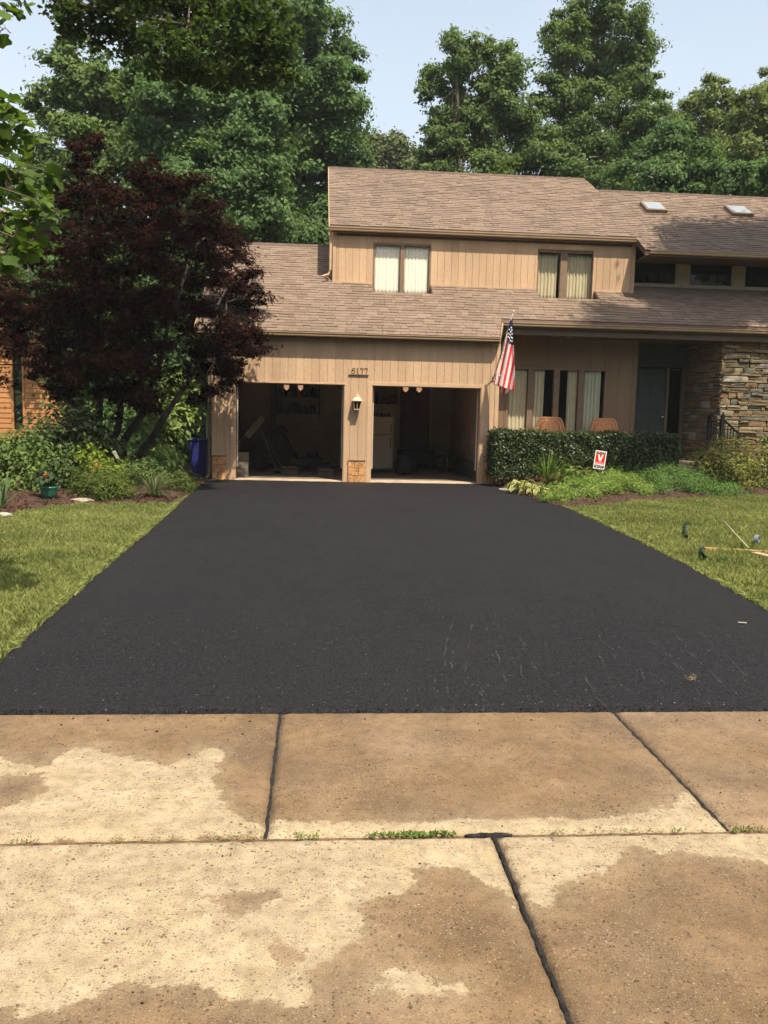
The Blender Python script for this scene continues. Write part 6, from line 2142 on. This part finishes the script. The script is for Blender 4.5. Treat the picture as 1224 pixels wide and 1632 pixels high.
# the red-leaved maple
MB_ = np.array([-4.22, 18.3, 0.35])
mp_ = empty('red_maple', MB_, 'dark red Japanese maple spreading in front of the garage corner', 'tree')
ML = [PL(70, 570, 42, 17.6), PL(15, 530, 40, 17.6), PL(70, 475, 48, 17.6), PL(130, 395, 46, 17.9), PL(155, 305, 34, 18.2), PL(128, 240, 24, 18.4), PL(150, 222, 14, 18.4), PL(105, 310, 26, 18.2), PL(205, 345, 52, 17.8), PL(242, 282, 26, 18.0), PL(300, 330, 50, 18.9), PL(250, 300, 40, 18.1), PL(345, 365, 40, 19.6),
      PL(278, 420, 76, 16.2), PL(365, 430, 48, 19.5), PL(395, 470, 32, 19.5), PL(180, 460, 88, 17.2), PL(335, 520, 66, 17.5), PL(395, 545, 34, 18.4), PL(240, 560, 78, 17.2), PL(130, 560, 55, 17.2), PL(-30, 590, 36, 17.6),
      PL(325, 585, 46, 18.0), PL(365, 585, 30, 18.4), PL(185, 615, 42, 17.8), PL(100, 612, 22, 17.8), PL(250, 610, 40, 18.0), PL(280, 480, 70, 20.0), PL(165, 500, 75, 18.9), PL(-40, 480, 60, 17.8), PL(40, 405, 34, 18.2)]
mb = MB()
stems = [((-4.22, 18.3, 0.1), PL(300, 420, 1, 17.7)[0]), ((-4.30, 18.35, 0.1), PL(200, 380, 1, 18.0)[0]), ((-4.34, 18.25, 0.1), PL(140, 330, 1, 18.2)[0]), ((-4.40, 18.3, 0.1), PL(60, 480, 1, 17.6)[0]), ((-4.15, 18.2, 0.1), PL(345, 520, 1, 17.9)[0])]
SP = []
for a, b_ in stems:
    P = curve_pts(a, b_, 8, -0.35, 0.06)
    SP.append(P)
    mb.tube(P, list(np.linspace(0.095, 0.025, 9)), 8)
mb.build('trunk', M['maple_bark'], mp_, smooth=True)
mb = MB()
allp = np.array([p for P in SP for p in P[3:]])
for c, r in ML:
    p0 = allp[np.argmin(np.linalg.norm(allp - np.array(c) + (0, 0, 0.5), axis=1))]
    mb.tube(curve_pts(p0, c, 4, 0.12, 0.05), [0.035, 0.028, 0.02, 0.012, 0.006], 5, cap=False)
    for _ in range(5):
        e = np.array(c) + unit(RNG.normal(size=3)) * np.array(r) * 0.95
        mb.tube(curve_pts(np.array(c) * 0.8 + p0 * 0.2, e, 3, 0.03, 0.03), [0.010, 0.008, 0.005, 0.003], 4, cap=False)
mb.build('limbs', M['maple_bark'], mp_, smooth=True)
foliage('crown', ML, L_MAPLE, 450, 0.080, mp_, kind='palm', clumps=30, tight=0.17, shell=0.40, flat=0.45, up=0.9, rnd=0.5, reach=1.15, gaps=[(PL(x, y, 1, Y)[0], 0.52) for x, y, Y in ((296, 612, 19.7), (280, 640, 19.6), (262, 668, 19.3), (292, 672, 19.6), (276, 705, 19.2), (250, 715, 18.8))])

# ------------------------------------------------------------------ planting on the right
hg = empty('hedge', (6.0, 18.95, 0.1), 'clipped dark green hedge in front of the porch', 'hedge')
HX0, HX1, HY0, HY1 = 3.86, 8.02, 18.50, 19.15
def hedge_pts(n):
    P, N_ = [], []
    for (face, k) in (('f', 0.60), ('t', 0.24), ('l', 0.08), ('r', 0.08)):
        m_ = int(n * k); u, v = RNG.random(m_), RNG.random(m_)
        zb = 0.22 + 0.22 * u if face in 'ft' else np.full(m_, 0.3)
        zt = 1.205
        d = RNG.normal(size=m_) * 0.022 - 0.03 * RNG.random(m_)
        if face == 'f': P.append(np.column_stack([HX0 + (HX1 - HX0) * u, HY0 - d, zb + (zt - zb) * v])); N_.append(np.tile([0, -1.0, 0.15], (m_, 1)))
        if face == 't': P.append(np.column_stack([HX0 + (HX1 - HX0) * u, HY0 + (HY1 - HY0) * v, zt + d + 0.012 * np.sin(u * 40)])); N_.append(np.tile([0, -0.1, 1.0], (m_, 1)))
        if face == 'l': P.append(np.column_stack([HX0 - d, HY0 + (HY1 - HY0) * u, 0.24 + (zt - 0.24) * v])); N_.append(np.tile([-1.0, 0, 0.15], (m_, 1)))
        if face == 'r': P.append(np.column_stack([HX1 + d, HY0 + (HY1 - HY0) * u, 0.42 + (zt - 0.42) * v])); N_.append(np.tile([1.0, 0, 0.15], (m_, 1)))
    return np.concatenate(P), np.concatenate(N_)
P, N_ = hedge_pts(30000)
P += RNG.normal(size=P.shape) * 0.02
P += N_ * (0.035 * np.sin(P[:, 0:1] * 5.3 + 1.7 * np.sin(P[:, 2:3] * 6)) * np.sin(P[:, 2:3] * 7.1 + P[:, 0:1] * 2.2))
sh_ = (N_[:, 2] > 0.5) & (RNG.random(len(P)) < 0.06)
P[sh_, 2] += RNG.random(int(sh_.sum())) * 0.09
V, Q = leaf_quads(P, N_ + RNG.normal(size=P.shape) * 0.75 + (0, 0, 0.35), 0.045 + 0.03 * RNG.random(len(P)), 0.5)
np_object('foliage', V, Q, L_HEDGE, hg)
P = np.column_stack([RNG.uniform(HX0 + .08, HX1 - .08, 6000), RNG.uniform(HY0 + .08, HY1 - .05, 6000), RNG.uniform(0.35, 1.12, 6000)])
V, Q = leaf_quads(P, RNG.normal(size=P.shape), 0.10, 0.7); np_object('inner_leaves', V, Q, L_HEDGE, hg)
mb = MB()
for k in range(26):
    x = HX0 + 0.12 + k * 0.158
    mb.tube(curve_pts((x, 18.82 + RNG.normal() * 0.05, 0.0), (x + RNG.normal() * 0.06, 18.82, 0.8), 3, 0, 0.02), 0.014, 5)
mb.build('stem', M['twig'], hg)

leafy('hosta', 'cream-edged hosta clump at the driveway edge by the hedge', pz(832, 776, 17.15), 40, 0.20, 0.5, L_HOSTA, 0.27, margin=L_HOSTA2, lift=0.26)
leafy('hosta', 'smaller cream-edged hosta right of the first one', pz(852, 782, 16.7), 26, 0.16, 0.5, L_HOSTA, 0.22, margin=L_HOSTA2, lift=0.16)
blades('daylily', 'tall bright green strappy daylily clump before the hedge', pz(872, 765, 17.6), 70, 0.80, 0.010, L_BLADE, 0.55, 0.75)
blades('daylily', 'shorter daylily clump left of the broad-leaved plants', pz(893, 768, 17.5), 40, 0.55, 0.010, L_BLADE, 0.7, 0.8)
leafy('broadleaf_plant', 'broad light-green leaves just left of the red yard sign', pz(916, 768, 17.7), 34, 0.19, 0.62, L_BROAD, 0.42, lift=0.34)
for k, (x, y, Y, lab) in enumerate(((864, 772, 16.9, 'rust-headed sedum left of its two neighbours'), (885, 769, 17.0, 'rust-headed sedum in the middle, below the daylily'), (930, 765, 17.3, 'rust-headed sedum beneath the red yard sign'))):
    c = pz(x, y, Y)
    t = leafy('sedum', lab, c, 34, 0.07, 0.55, L_BROAD, 0.17, lift=0.16, group='sedums in the right bed')
    P3 = np.concatenate([c + np.array([RNG.normal() * 0.09, RNG.normal() * 0.08, 0.23 + RNG.random() * 0.05]) + RNG.normal(size=(26, 3)) * (0.03, 0.03, 0.01) for _ in range(6)])
    V, Q = leaf_quads(P3, RNG.normal(size=P3.shape) * 0.6 + (0, -0.3, 0.8), 0.018, 0.7); np_object('flower_head', V, Q, M['rust_flower'], t)
JA = [PL(890, 789, 20, 15.7), PL(920, 784, 26, 16.0), PL(955, 783, 28, 16.3), PL(990, 780, 26, 16.7), PL(930, 768, 18, 16.9), PL(965, 766, 22, 17.2), PL(1000, 767, 20, 17.4), PL(905, 797, 14, 15.4), PL(875, 794, 11, 15.5), PL(1015, 782, 18, 16.8)]
JB = [PL(1040, 768, 24, 17.5), PL(1062, 762, 24, 17.9), PL(1085, 770, 26, 17.6), PL(1110, 778, 22, 17.4), PL(1045, 783, 18, 17.0), PL(1135, 780, 22, 17.5), PL(1160, 784, 18, 17.5), PL(1182, 788, 12, 17.5), PL(1100, 762, 18, 18.0)]
for L_, nm, lab in ((JA, L_JUN, 'bright yellow-green spreading juniper below the yard sign'), (JB, L_JUN2, 'darker green spreading juniper below the pink-flowered shrub')):
    L2 = [((c[0], c[1], c[2]), (r[0] * 1.15, r[1] * 1.4, r[2] * 0.72)) for c, r in L_]
    shrub('spreading_juniper', lab, L2, nm, 2500, 0.058, aspect=0.20, kind='spray', clumps=22, tight=0.20, group='spreading junipers', zmin=0.02)
shrub('spirea_bush', 'pink-topped yellow-green flowering shrub left of the frame edge, before the stone wall',
      [PL(1120, 740, 22, 18.5), PL(1140, 725, 22, 18.7), PL(1165, 722, 24, 18.8), PL(1135, 750, 24, 18.3), PL(1165, 748, 28, 18.3), PL(1192, 735, 26, 18.6), PL(1215, 745, 28, 18.6), PL(1190, 762, 22, 18.2), PL(1240, 735, 30, 18.8), PL(1225, 768, 24, 18.3)], L_SPIREA, 760, 0.07, clumps=18, aspect=0.4)
o = empty('spirea_flowers', at(1170, 715, Y=18.5), 'dull pink flat flower clusters over the shrub by the stone wall', 'flowers')
mb = MB(); P3 = []
for _ in range(95):
    x, y = RNG.uniform(1112, 1245), RNG.normal() * 9 + 722
    if x < 1130: y += 12
    c = at(x, y + 0.0, Y=18.25 + RNG.random() * 0.5)
    P3.append(c + RNG.normal(size=(16, 3)) * (0.035, 0.03, 0.010))
P3 = np.concatenate(P3); V, Q = leaf_quads(P3, RNG.normal(size=P3.shape) * 0.4 + (0, -0.2, 1.0), 0.028, 0.8); np_object('flower_clusters', V, Q, M['pink_flower'], o)
mb.tube([at(1170, 720, Y=18.5), at(1170, 760, Y=18.5)], 0.006, 5); mb.build('stem', M['twig'], o)
shrub('climber', 'small fresh-green plant against the stone wall at the frame edge', [PL(1221, 703, 9, 19.6), PL(1232, 708, 12, 19.6)], L_BUSH, 700, 0.07)


# ------------------------------------------------------------------ big trees behind
BT = dict(clumps=20, tight=0.20, reach=1.2, shell=0.5, thin_back=0.8, flat=0.6)
GB = 'big trees behind the house'
def gx(x, Y, z=0.0):
    p = at(x, 650, Y=Y); return (p[0], Y, z)


def lobes_of(lst, Y, dY=1.2):
    return [PL(x, y, r, Y + RNG.uniform(-dY, dY) * (1 if len(l_) == 0 else 1)) for x, y, r, *l_ in lst]


tree('oak_tree', 'light-topped tall tree behind the red maple, left of its group', gx(190, 31), lobes_of([(128, 92, 34), (100, 125, 36), (150, 130, 40), (85, 175, 30), (128, 195, 50), (185, 175, 46), (215, 150, 40), (205, 215, 55), (110, 260, 55), (165, 285, 60), (235, 265, 55), (90, 320, 50), (215, 330, 60), (150, 360, 60), (170, 440, 70), (90, 420, 60)], 31),
     L_OAK, 470, 0.165, 0.26, GB, **BT)
tree('oak_tree', 'full green tree filling the middle of the left group behind the maple', gx(330, 30), lobes_of([(255, 120, 44), (300, 95, 50), (350, 130, 55), (285, 175, 52), (330, 200, 60), (390, 190, 55), (280, 240, 55), (350, 265, 62), (410, 250, 50), (300, 310, 60), (380, 320, 60), (330, 370, 60), (420, 345, 46), (350, 440, 70), (270, 460, 70)], 30),
     L_BLUE, 470, 0.165, 0.26, GB, **BT)
tree('oak_tree', 'tall dense tree rising just left of the upper storey', gx(470, 33), lobes_of([(470, 25, 46), (430, 50, 46), (515, 60, 40), (480, 95, 55), (540, 110, 32), (420, 110, 55), (525, 150, 48), (455, 165, 60), (400, 165, 48), (545, 200, 34), (490, 220, 60), (430, 235, 56), (540, 255, 36), (470, 290, 58), (520, 305, 44), (420, 300, 50), (490, 360, 52), (430, 370, 52), (540, 350, 36), (480, 430, 60)], 33),
     L_BLUE, 470, 0.165, 0.30, GB, **BT)
tree('distant_tree', 'pale distant tree filling the dip behind the roof ridge', gx(620, 52), lobes_of([(600, 250, 24), (632, 245, 22), (655, 262, 20), (585, 270, 24), (620, 280, 34), (660, 290, 26), (600, 300, 34)], 52), L_FAR, 260, 0.26, 0.25, GB, clumps=9)
tree('oak_tree', 'spreading oak with one limb reaching left over the roof ridge', gx(755, 37), lobes_of([(690, 128, 18), (712, 118, 20), (680, 148, 13), (735, 80, 26), (722, 62, 14), (752, 105, 32), (795, 92, 24), (805, 120, 32), (725, 175, 32), (775, 160, 42), (815, 175, 34), (745, 205, 40), (795, 225, 46), (705, 225, 28), (700, 262, 32), (745, 262, 42), (685, 245, 14), (810, 280, 46), (760, 310, 50), (700, 300, 36), (840, 240, 34)], 37),
     L_OAK, 470, 0.165, 0.28, GB, **BT)
tree('oak_tree', 'tallest oak, its crown touching the top of the view right of centre', gx(935, 38), lobes_of([(950, 12, 34), (920, 40, 34), (985, 35, 34), (900, 62, 28), (945, 70, 42), (1005, 75, 34), (880, 55, 16), (925, 110, 42), (985, 115, 42), (1020, 130, 22), (875, 150, 26), (905, 160, 30), (1030, 160, 26), (865, 172, 14), (1000, 180, 36), (935, 200, 50), (890, 215, 40), (1030, 205, 36), (975, 235, 50), (1050, 240, 34), (870, 265, 44), (925, 275, 50), (1010, 280, 50), (960, 320, 50)], 38),
     L_OAK, 470, 0.165, 0.32, GB, **BT)
tree('oak_tree', 'mid-height dark tree filling the space under the tallest oak', gx(1060, 34), lobes_of([(1065, 235, 36), (1045, 270, 40), (1090, 265, 40), (1070, 305, 44), (1120, 290, 40), (1010, 300, 40), (1030, 330, 40), (1150, 310, 40)], 34), L_BLUE, 470, 0.165, 0.22, GB, **BT)
tree('locust_tree', 'sunlit lighter tree behind the skylights', gx(1130, 41), lobes_of([(1135, 140, 20), (1120, 160, 20), (1148, 165, 24), (1090, 190, 22), (1112, 195, 30), (1150, 200, 30), (1175, 175, 16), (1085, 225, 26), (1130, 235, 38), (1170, 225, 28), (1100, 270, 38), (1155, 270, 38)], 41), L_LIGHT, 470, 0.165, 0.24, GB, **BT)
tree('locust_tree', 'lighter tree with small gaps of sky at the right frame edge', gx(1215, 36), lobes_of([(1200, 165, 22), (1218, 145, 14), (1190, 195, 24), (1222, 190, 26), (1205, 230, 30), (1240, 215, 34), (1185, 255, 26), (1215, 270, 32), (1245, 265, 34), (1265, 180, 34), (1222, 115, 8)], 36), L_LIGHT, 470, 0.165, 0.22, GB, **BT)
tree('spruce_tree', 'dark tree low behind the right end of the roof', gx(1200, 32), lobes_of([(1185, 285, 24), (1210, 275, 24), (1240, 280, 30), (1165, 305, 24), (1215, 310, 34), (1270, 290, 40)], 32), L_BLUE, 470, 0.165, 0.2, GB, **BT)
for k, (x, Y, lst, lab) in enumerate(((150, 26, [(90, 480, 60), (150, 520, 60), (210, 500, 60), (150, 590, 60), (230, 590, 60), (180, 660, 55)], 'dark understory tree seen between the maple stems'), (310, 26, [(280, 480, 60), (350, 470, 55), (300, 560, 60), (350, 580, 50), (310, 640, 55), (270, 690, 50), (345, 650, 40)], 'dark understory tree behind the light-green shrub'), (225, 23.5, [(225, 700, 50), (275, 715, 40), (180, 710, 45), (320, 700, 30)], 'dark undergrowth bush between the maple trunk and the garage'))):
    tree('understory_tree', lab, gx(x, Y), lobes_of(lst, Y, 0.5), L_BLUE, 170, 0.20, 0.12, 'dark trees behind the maple', clumps=11)
# the wood closing the view beyond
wood = []
for k in range(26):
    x = -52 + k * 4.6
    wood.append(((x, 74 + RNG.normal() * 4, 5.0 + RNG.random() * 2), (4.2, 3.5, 7.5)))
wl_o = foliage('distant_wood', wood, L_FAR, 7, 1.1, None, clumps=16, tight=0.5)
tag(wl_o, kind='stuff')

# ------------------------------------------------------------------ near tulip tree on the left
def lobed_leaf(s):
    """four-lobed tulip leaf outline, folded on its midrib"""
    half = [(0.0, -0.02), (0.20, 0.04), (0.42, 0.20), (0.50, 0.34), (0.36, 0.46), (0.40, 0.72), (0.28, 0.84), (0.0, 0.72)]
    v, f = [], []
    for sg in (-1, 1):
        b0 = len(v)
        for x, y in half: v.append((sg * x * s, y * s, abs(x) * s * 0.22 - 0.10 * s * y * y))
        f.append(tuple(range(b0, b0 + 8)) if sg > 0 else tuple(range(b0 + 7, b0 - 1, -1)))
    return v, f


tt = empty('tulip_tree', (-7.6, 6.6, 0.0), 'near tulip tree whose bright lobed leaves hang in from the left edge', 'tree')
mb = MB()
tr = [np.array(p) for p in ((-7.6, 6.6, -0.2), (-7.5, 6.7, 2.0), (-7.4, 7.0, 4.2), (-7.2, 7.6, 6.6), (-7.1, 8.2, 9.0))]
mb.tube(tr, [0.24, 0.20, 0.17, 0.13, 0.08], 10); mb.build('trunk', M['bark'], tt, smooth=True)
leafy_me = []
for sz in (0.075, 0.095, 0.120):
    v, f = lobed_leaf(sz)
    me = bpy.data.meshes.new('leaf'); me.from_pydata(v, [], f); me.materials.append(L_TULIP); leafy_me.append((v, f, me))
SPR = []
# sprays seen at the left edge: (pixel, depth) of each hanging spray and its spread in pixels
for (x, y, r, Y, n) in [(12, 210, 24, 6.6, 34), (45, 225, 20, 6.9, 22), (8, 290, 28, 6.4, 36), (50, 290, 24, 6.6, 30), (80, 285, 18, 6.4, 13), (10, 350, 30, 6.3, 32), (55, 345, 26, 6.3, 28), (85, 335, 14, 6.2, 9), (22, 392, 22, 6.2, 20), (48, 395, 12, 6.1, 9), (5, 420, 16, 6.3, 12), (8, 170, 22, 6.8, 22), (30, 190, 18, 7.0, 14), (-30, 250, 40, 6.4, 40), (-40, 350, 40, 6.3, 40), (5, 45, 12, 6.2, 5), (28, 8, 12, 6.2, 6), (8, 15, 14, 6.2, 6)]:
    SPR.append((np.array(at(x, y, Y=Y)), r * Y / F, n, Y))
mb = MB(); fv, ff = [], []
nind = 0
for c, r, n, Y in sorted(SPR, key=lambda s: s[3]):
    p0 = tr[2] if c[2] < 4.3 else tr[3]
    main = curve_pts(p0, c + np.array([0, 0, r * 0.5]), 6, 0.25, 0.05)
    mb.tube(main, [0.030, 0.024, 0.018, 0.012, 0.009, 0.006, 0.004], 5, cap=False)
    for _ in range(n):
        q_ = c + RNG.normal(size=3) * r * 0.55
        mb.tube(curve_pts(c + RNG.normal(size=3) * r * 0.15, q_, 2, 0.01, 0.004), [0.003, 0.0025, 0.0015], 4, cap=False)
        v, f, me = leafy_me[RNG.integers(0, 3)]
        eul = (RNG.uniform(-1.3, 0.5), RNG.uniform(-0.8, 0.8), RNG.uniform(0, 2 * math.pi))
        if nind < 300 and q_[0] > -0.42 * q_[1]:
            o = bpy.data.objects.new('leaf', me); finish(o, tt, q_); o.rotation_euler = eul; nind += 1
        else:
            R_ = np.array(Matrix.Rotation(eul[2], 3, 'Z') @ Matrix.Rotation(eul[1], 3, 'Y') @ Matrix.Rotation(eul[0], 3, 'X'))
            b0 = len(fv); fv += [tuple(q_ + R_ @ np.array(a)) for a in v]; ff += [tuple(b0 + i_ for i_ in g_) for g_ in f]
mb.build('branch', M['twig'], tt, smooth=True)
if fv:
    me = bpy.data.meshes.new('outer_leaves'); me.from_pydata((np.array(fv) - np.array(WORLD[tt.name])).tolist(), [], ff); me.materials.append(L_TULIP)
    o = bpy.data.objects.new('outer_leaves', me); finish(o, tt, WORLD[tt.name]); o['kind'] = 'stuff'
# the higher boughs that close the upper left of the view
HB = [(100, 22, 20), (125, 10, 28), (150, 45, 26), (108, 48, 12), (180, 15, 36), (205, 55, 36), (240, 20, 42), (265, 70, 38), (300, 25, 46), (320, 85, 36), (350, 35, 46), (375, 95, 32), (400, 40, 46), (425, 95, 30), (440, 45, 30), (455, 85, 22), (462, 118, 16), (440, 122, 18), (300, 110, 26), (350, 120, 26), (400, 125, 20), (200, -30, 50), (300, -40, 60), (400, -30, 50), (100, -30, 36), (260, 105, 22), (455, 15, 14)]
HL = [PL(x, y, r, 14.2 + RNG.uniform(-0.8, 0.8)) for x, y, r in HB]
ht = empty('tulip_tree', (-9.6, 14.3, 0.0), 'tall tulip tree whose shaded bough hangs across the top left', 'tree')
mb = MB()
t2 = [np.array(p) for p in ((-9.6, 14.3, -0.2), (-9.5, 14.3, 3.2), (-9.3, 14.3, 7.4), (-9.2, 14.2, 10.6))]
mb.tube(t2, [0.30, 0.26, 0.21, 0.12], 10); mb.build('trunk', M['bark'], ht, smooth=True)
mb = MB()
bough = curve_pts(t2[2], PL(300, 40, 1, 14.2)[0], 7, 0.35, 0.05)
mb.tube(bough, [0.12, 0.10, 0.085, 0.07, 0.055, 0.04, 0.03, 0.02], 7)
for c, r in HL:
    p0 = bough[int(np.argmin([np.linalg.norm(b_ - c) for b_ in bough]))]
    mb.tube(curve_pts(p0, c, 4, 0.03, 0.04), [0.02, 0.016, 0.012, 0.008, 0.004], 5, cap=False)
    for _ in range(4):
        mb.tube(curve_pts(c, c + unit(RNG.normal(size=3)) * np.array(r), 2, 0, 0.02), [0.006, 0.004, 0.002], 4, cap=False)
mb.build('limbs', M['twig'], ht, smooth=True)
P, O = lobe_cloud(HL, 330, RNG, 24, 0.17, 0.3, 0.7, 1.15)
v, f, me_ = leafy_me[1]
n = len(P)
N_ = unit(RNG.normal(size=(n, 3)) * 0.7 + (0, 0, 0.8)); A_ = RNG.normal(size=(n, 3)); A_[:, 2] -= 0.8
A_ = unit(A_ - N_ * (A_ * N_).sum(1, keepdims=True)); B_ = np.cross(A_, N_)
lv = np.array(v)
k_ = (0.60 + 0.45 * RNG.random(n))[:, None, None]
VV = P[:, None, :] + (lv[None, :, 0:1] * B_[:, None] + lv[None, :, 1:2] * A_[:, None] + lv[None, :, 2:3] * N_[:, None]) * k_
FF = (np.array(f)[None] + (np.arange(n) * len(v))[:, None, None]).reshape(-1, 8)
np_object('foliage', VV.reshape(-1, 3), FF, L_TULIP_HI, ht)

# the yard tree out of view on the right whose shade falls on the right-hand roofs
shade = [((10.7, 17.5, 11.2), 1.15), ((11.8, 17.2, 12.4), 1.5), ((13.2, 17.6, 13.0), 1.8), ((12.2, 17.8, 10.7), 1.0), ((14.8, 17.4, 14.6), 1.5), ((13.6, 17.2, 15.0), 0.9), ((12.3, 17.6, 14.0), 1.2), ((14.6, 17.6, 11.6), 1.6), ((10.3, 17.3, 10.5), 0.55), ((11.2, 17.8, 13.4), 0.7)]
tree('yard_tree', 'broad yard tree standing right of the view, shading the right-hand roof', (15.2, 17.4, 0.0), [(np.array(c), (r, r, r)) for c, r in shade], L_OAK, 200, 0.17, 0.22, clumps=13, tight=0.28)
shade2 = [((10.2, 12.4, 16.6), 1.0), ((11.2, 12.6, 15.8), 1.1), ((10.4, 12.8, 14.6), 1.0), ((11.6, 12.3, 14.4), 1.0), ((9.6, 12.6, 15.6), 0.7), ((10.8, 12.4, 13.4), 0.9), ((11.0, 12.5, 17.4), 0.9), ((9.9, 12.2, 13.8), 0.6), ((11.9, 12.8, 16.6), 0.7), ((10.6, 12.6, 18.3), 0.7)]
tree('yard_tree', 'slim tall yard tree right of the view, nearer the street, shading the porch end', (12.4, 12.4, 0.0), [(np.array(c), (r, r, r)) for c, r in shade2], L_OAK, 210, 0.16, 0.17, clumps=13, tight=0.28)
# unseen trees added behind the viewer to cut sky fill on the facade
far_side = []
for k in range(16):
    far_side.append(((-44 + k * 5.8, -26 + RNG.normal() * 2.5, 6.5 + RNG.random() * 2), (4.2, 3.5, 7.0 + RNG.random() * 2)))
tag(foliage('fill_blocking_trees', far_side, L_OAK, 7, 1.2, None, clumps=18, tight=0.5), kind='stuff')

# humid summer air
mb = MB()
mb.box(-132, 132, -62, 132, -1.2, 30.0)
hzm = bpy.data.materials.new('humid_air')
hzm.use_nodes = True
hn_ = hzm.node_tree
hn_.nodes.remove(hn_.nodes['Principled BSDF'])
pv = hn_.nodes.new('ShaderNodeVolumePrincipled')
pv.inputs['Color'].default_value = (0.88, 0.93, 0.97, 1)
pv.inputs['Density'].default_value = 0.00045
hn_.links.new(pv.outputs[0], hn_.nodes['Material Output'].inputs['Volume'])
hb = mb.build('haze', hzm)
hb['kind'] = 'stuff'
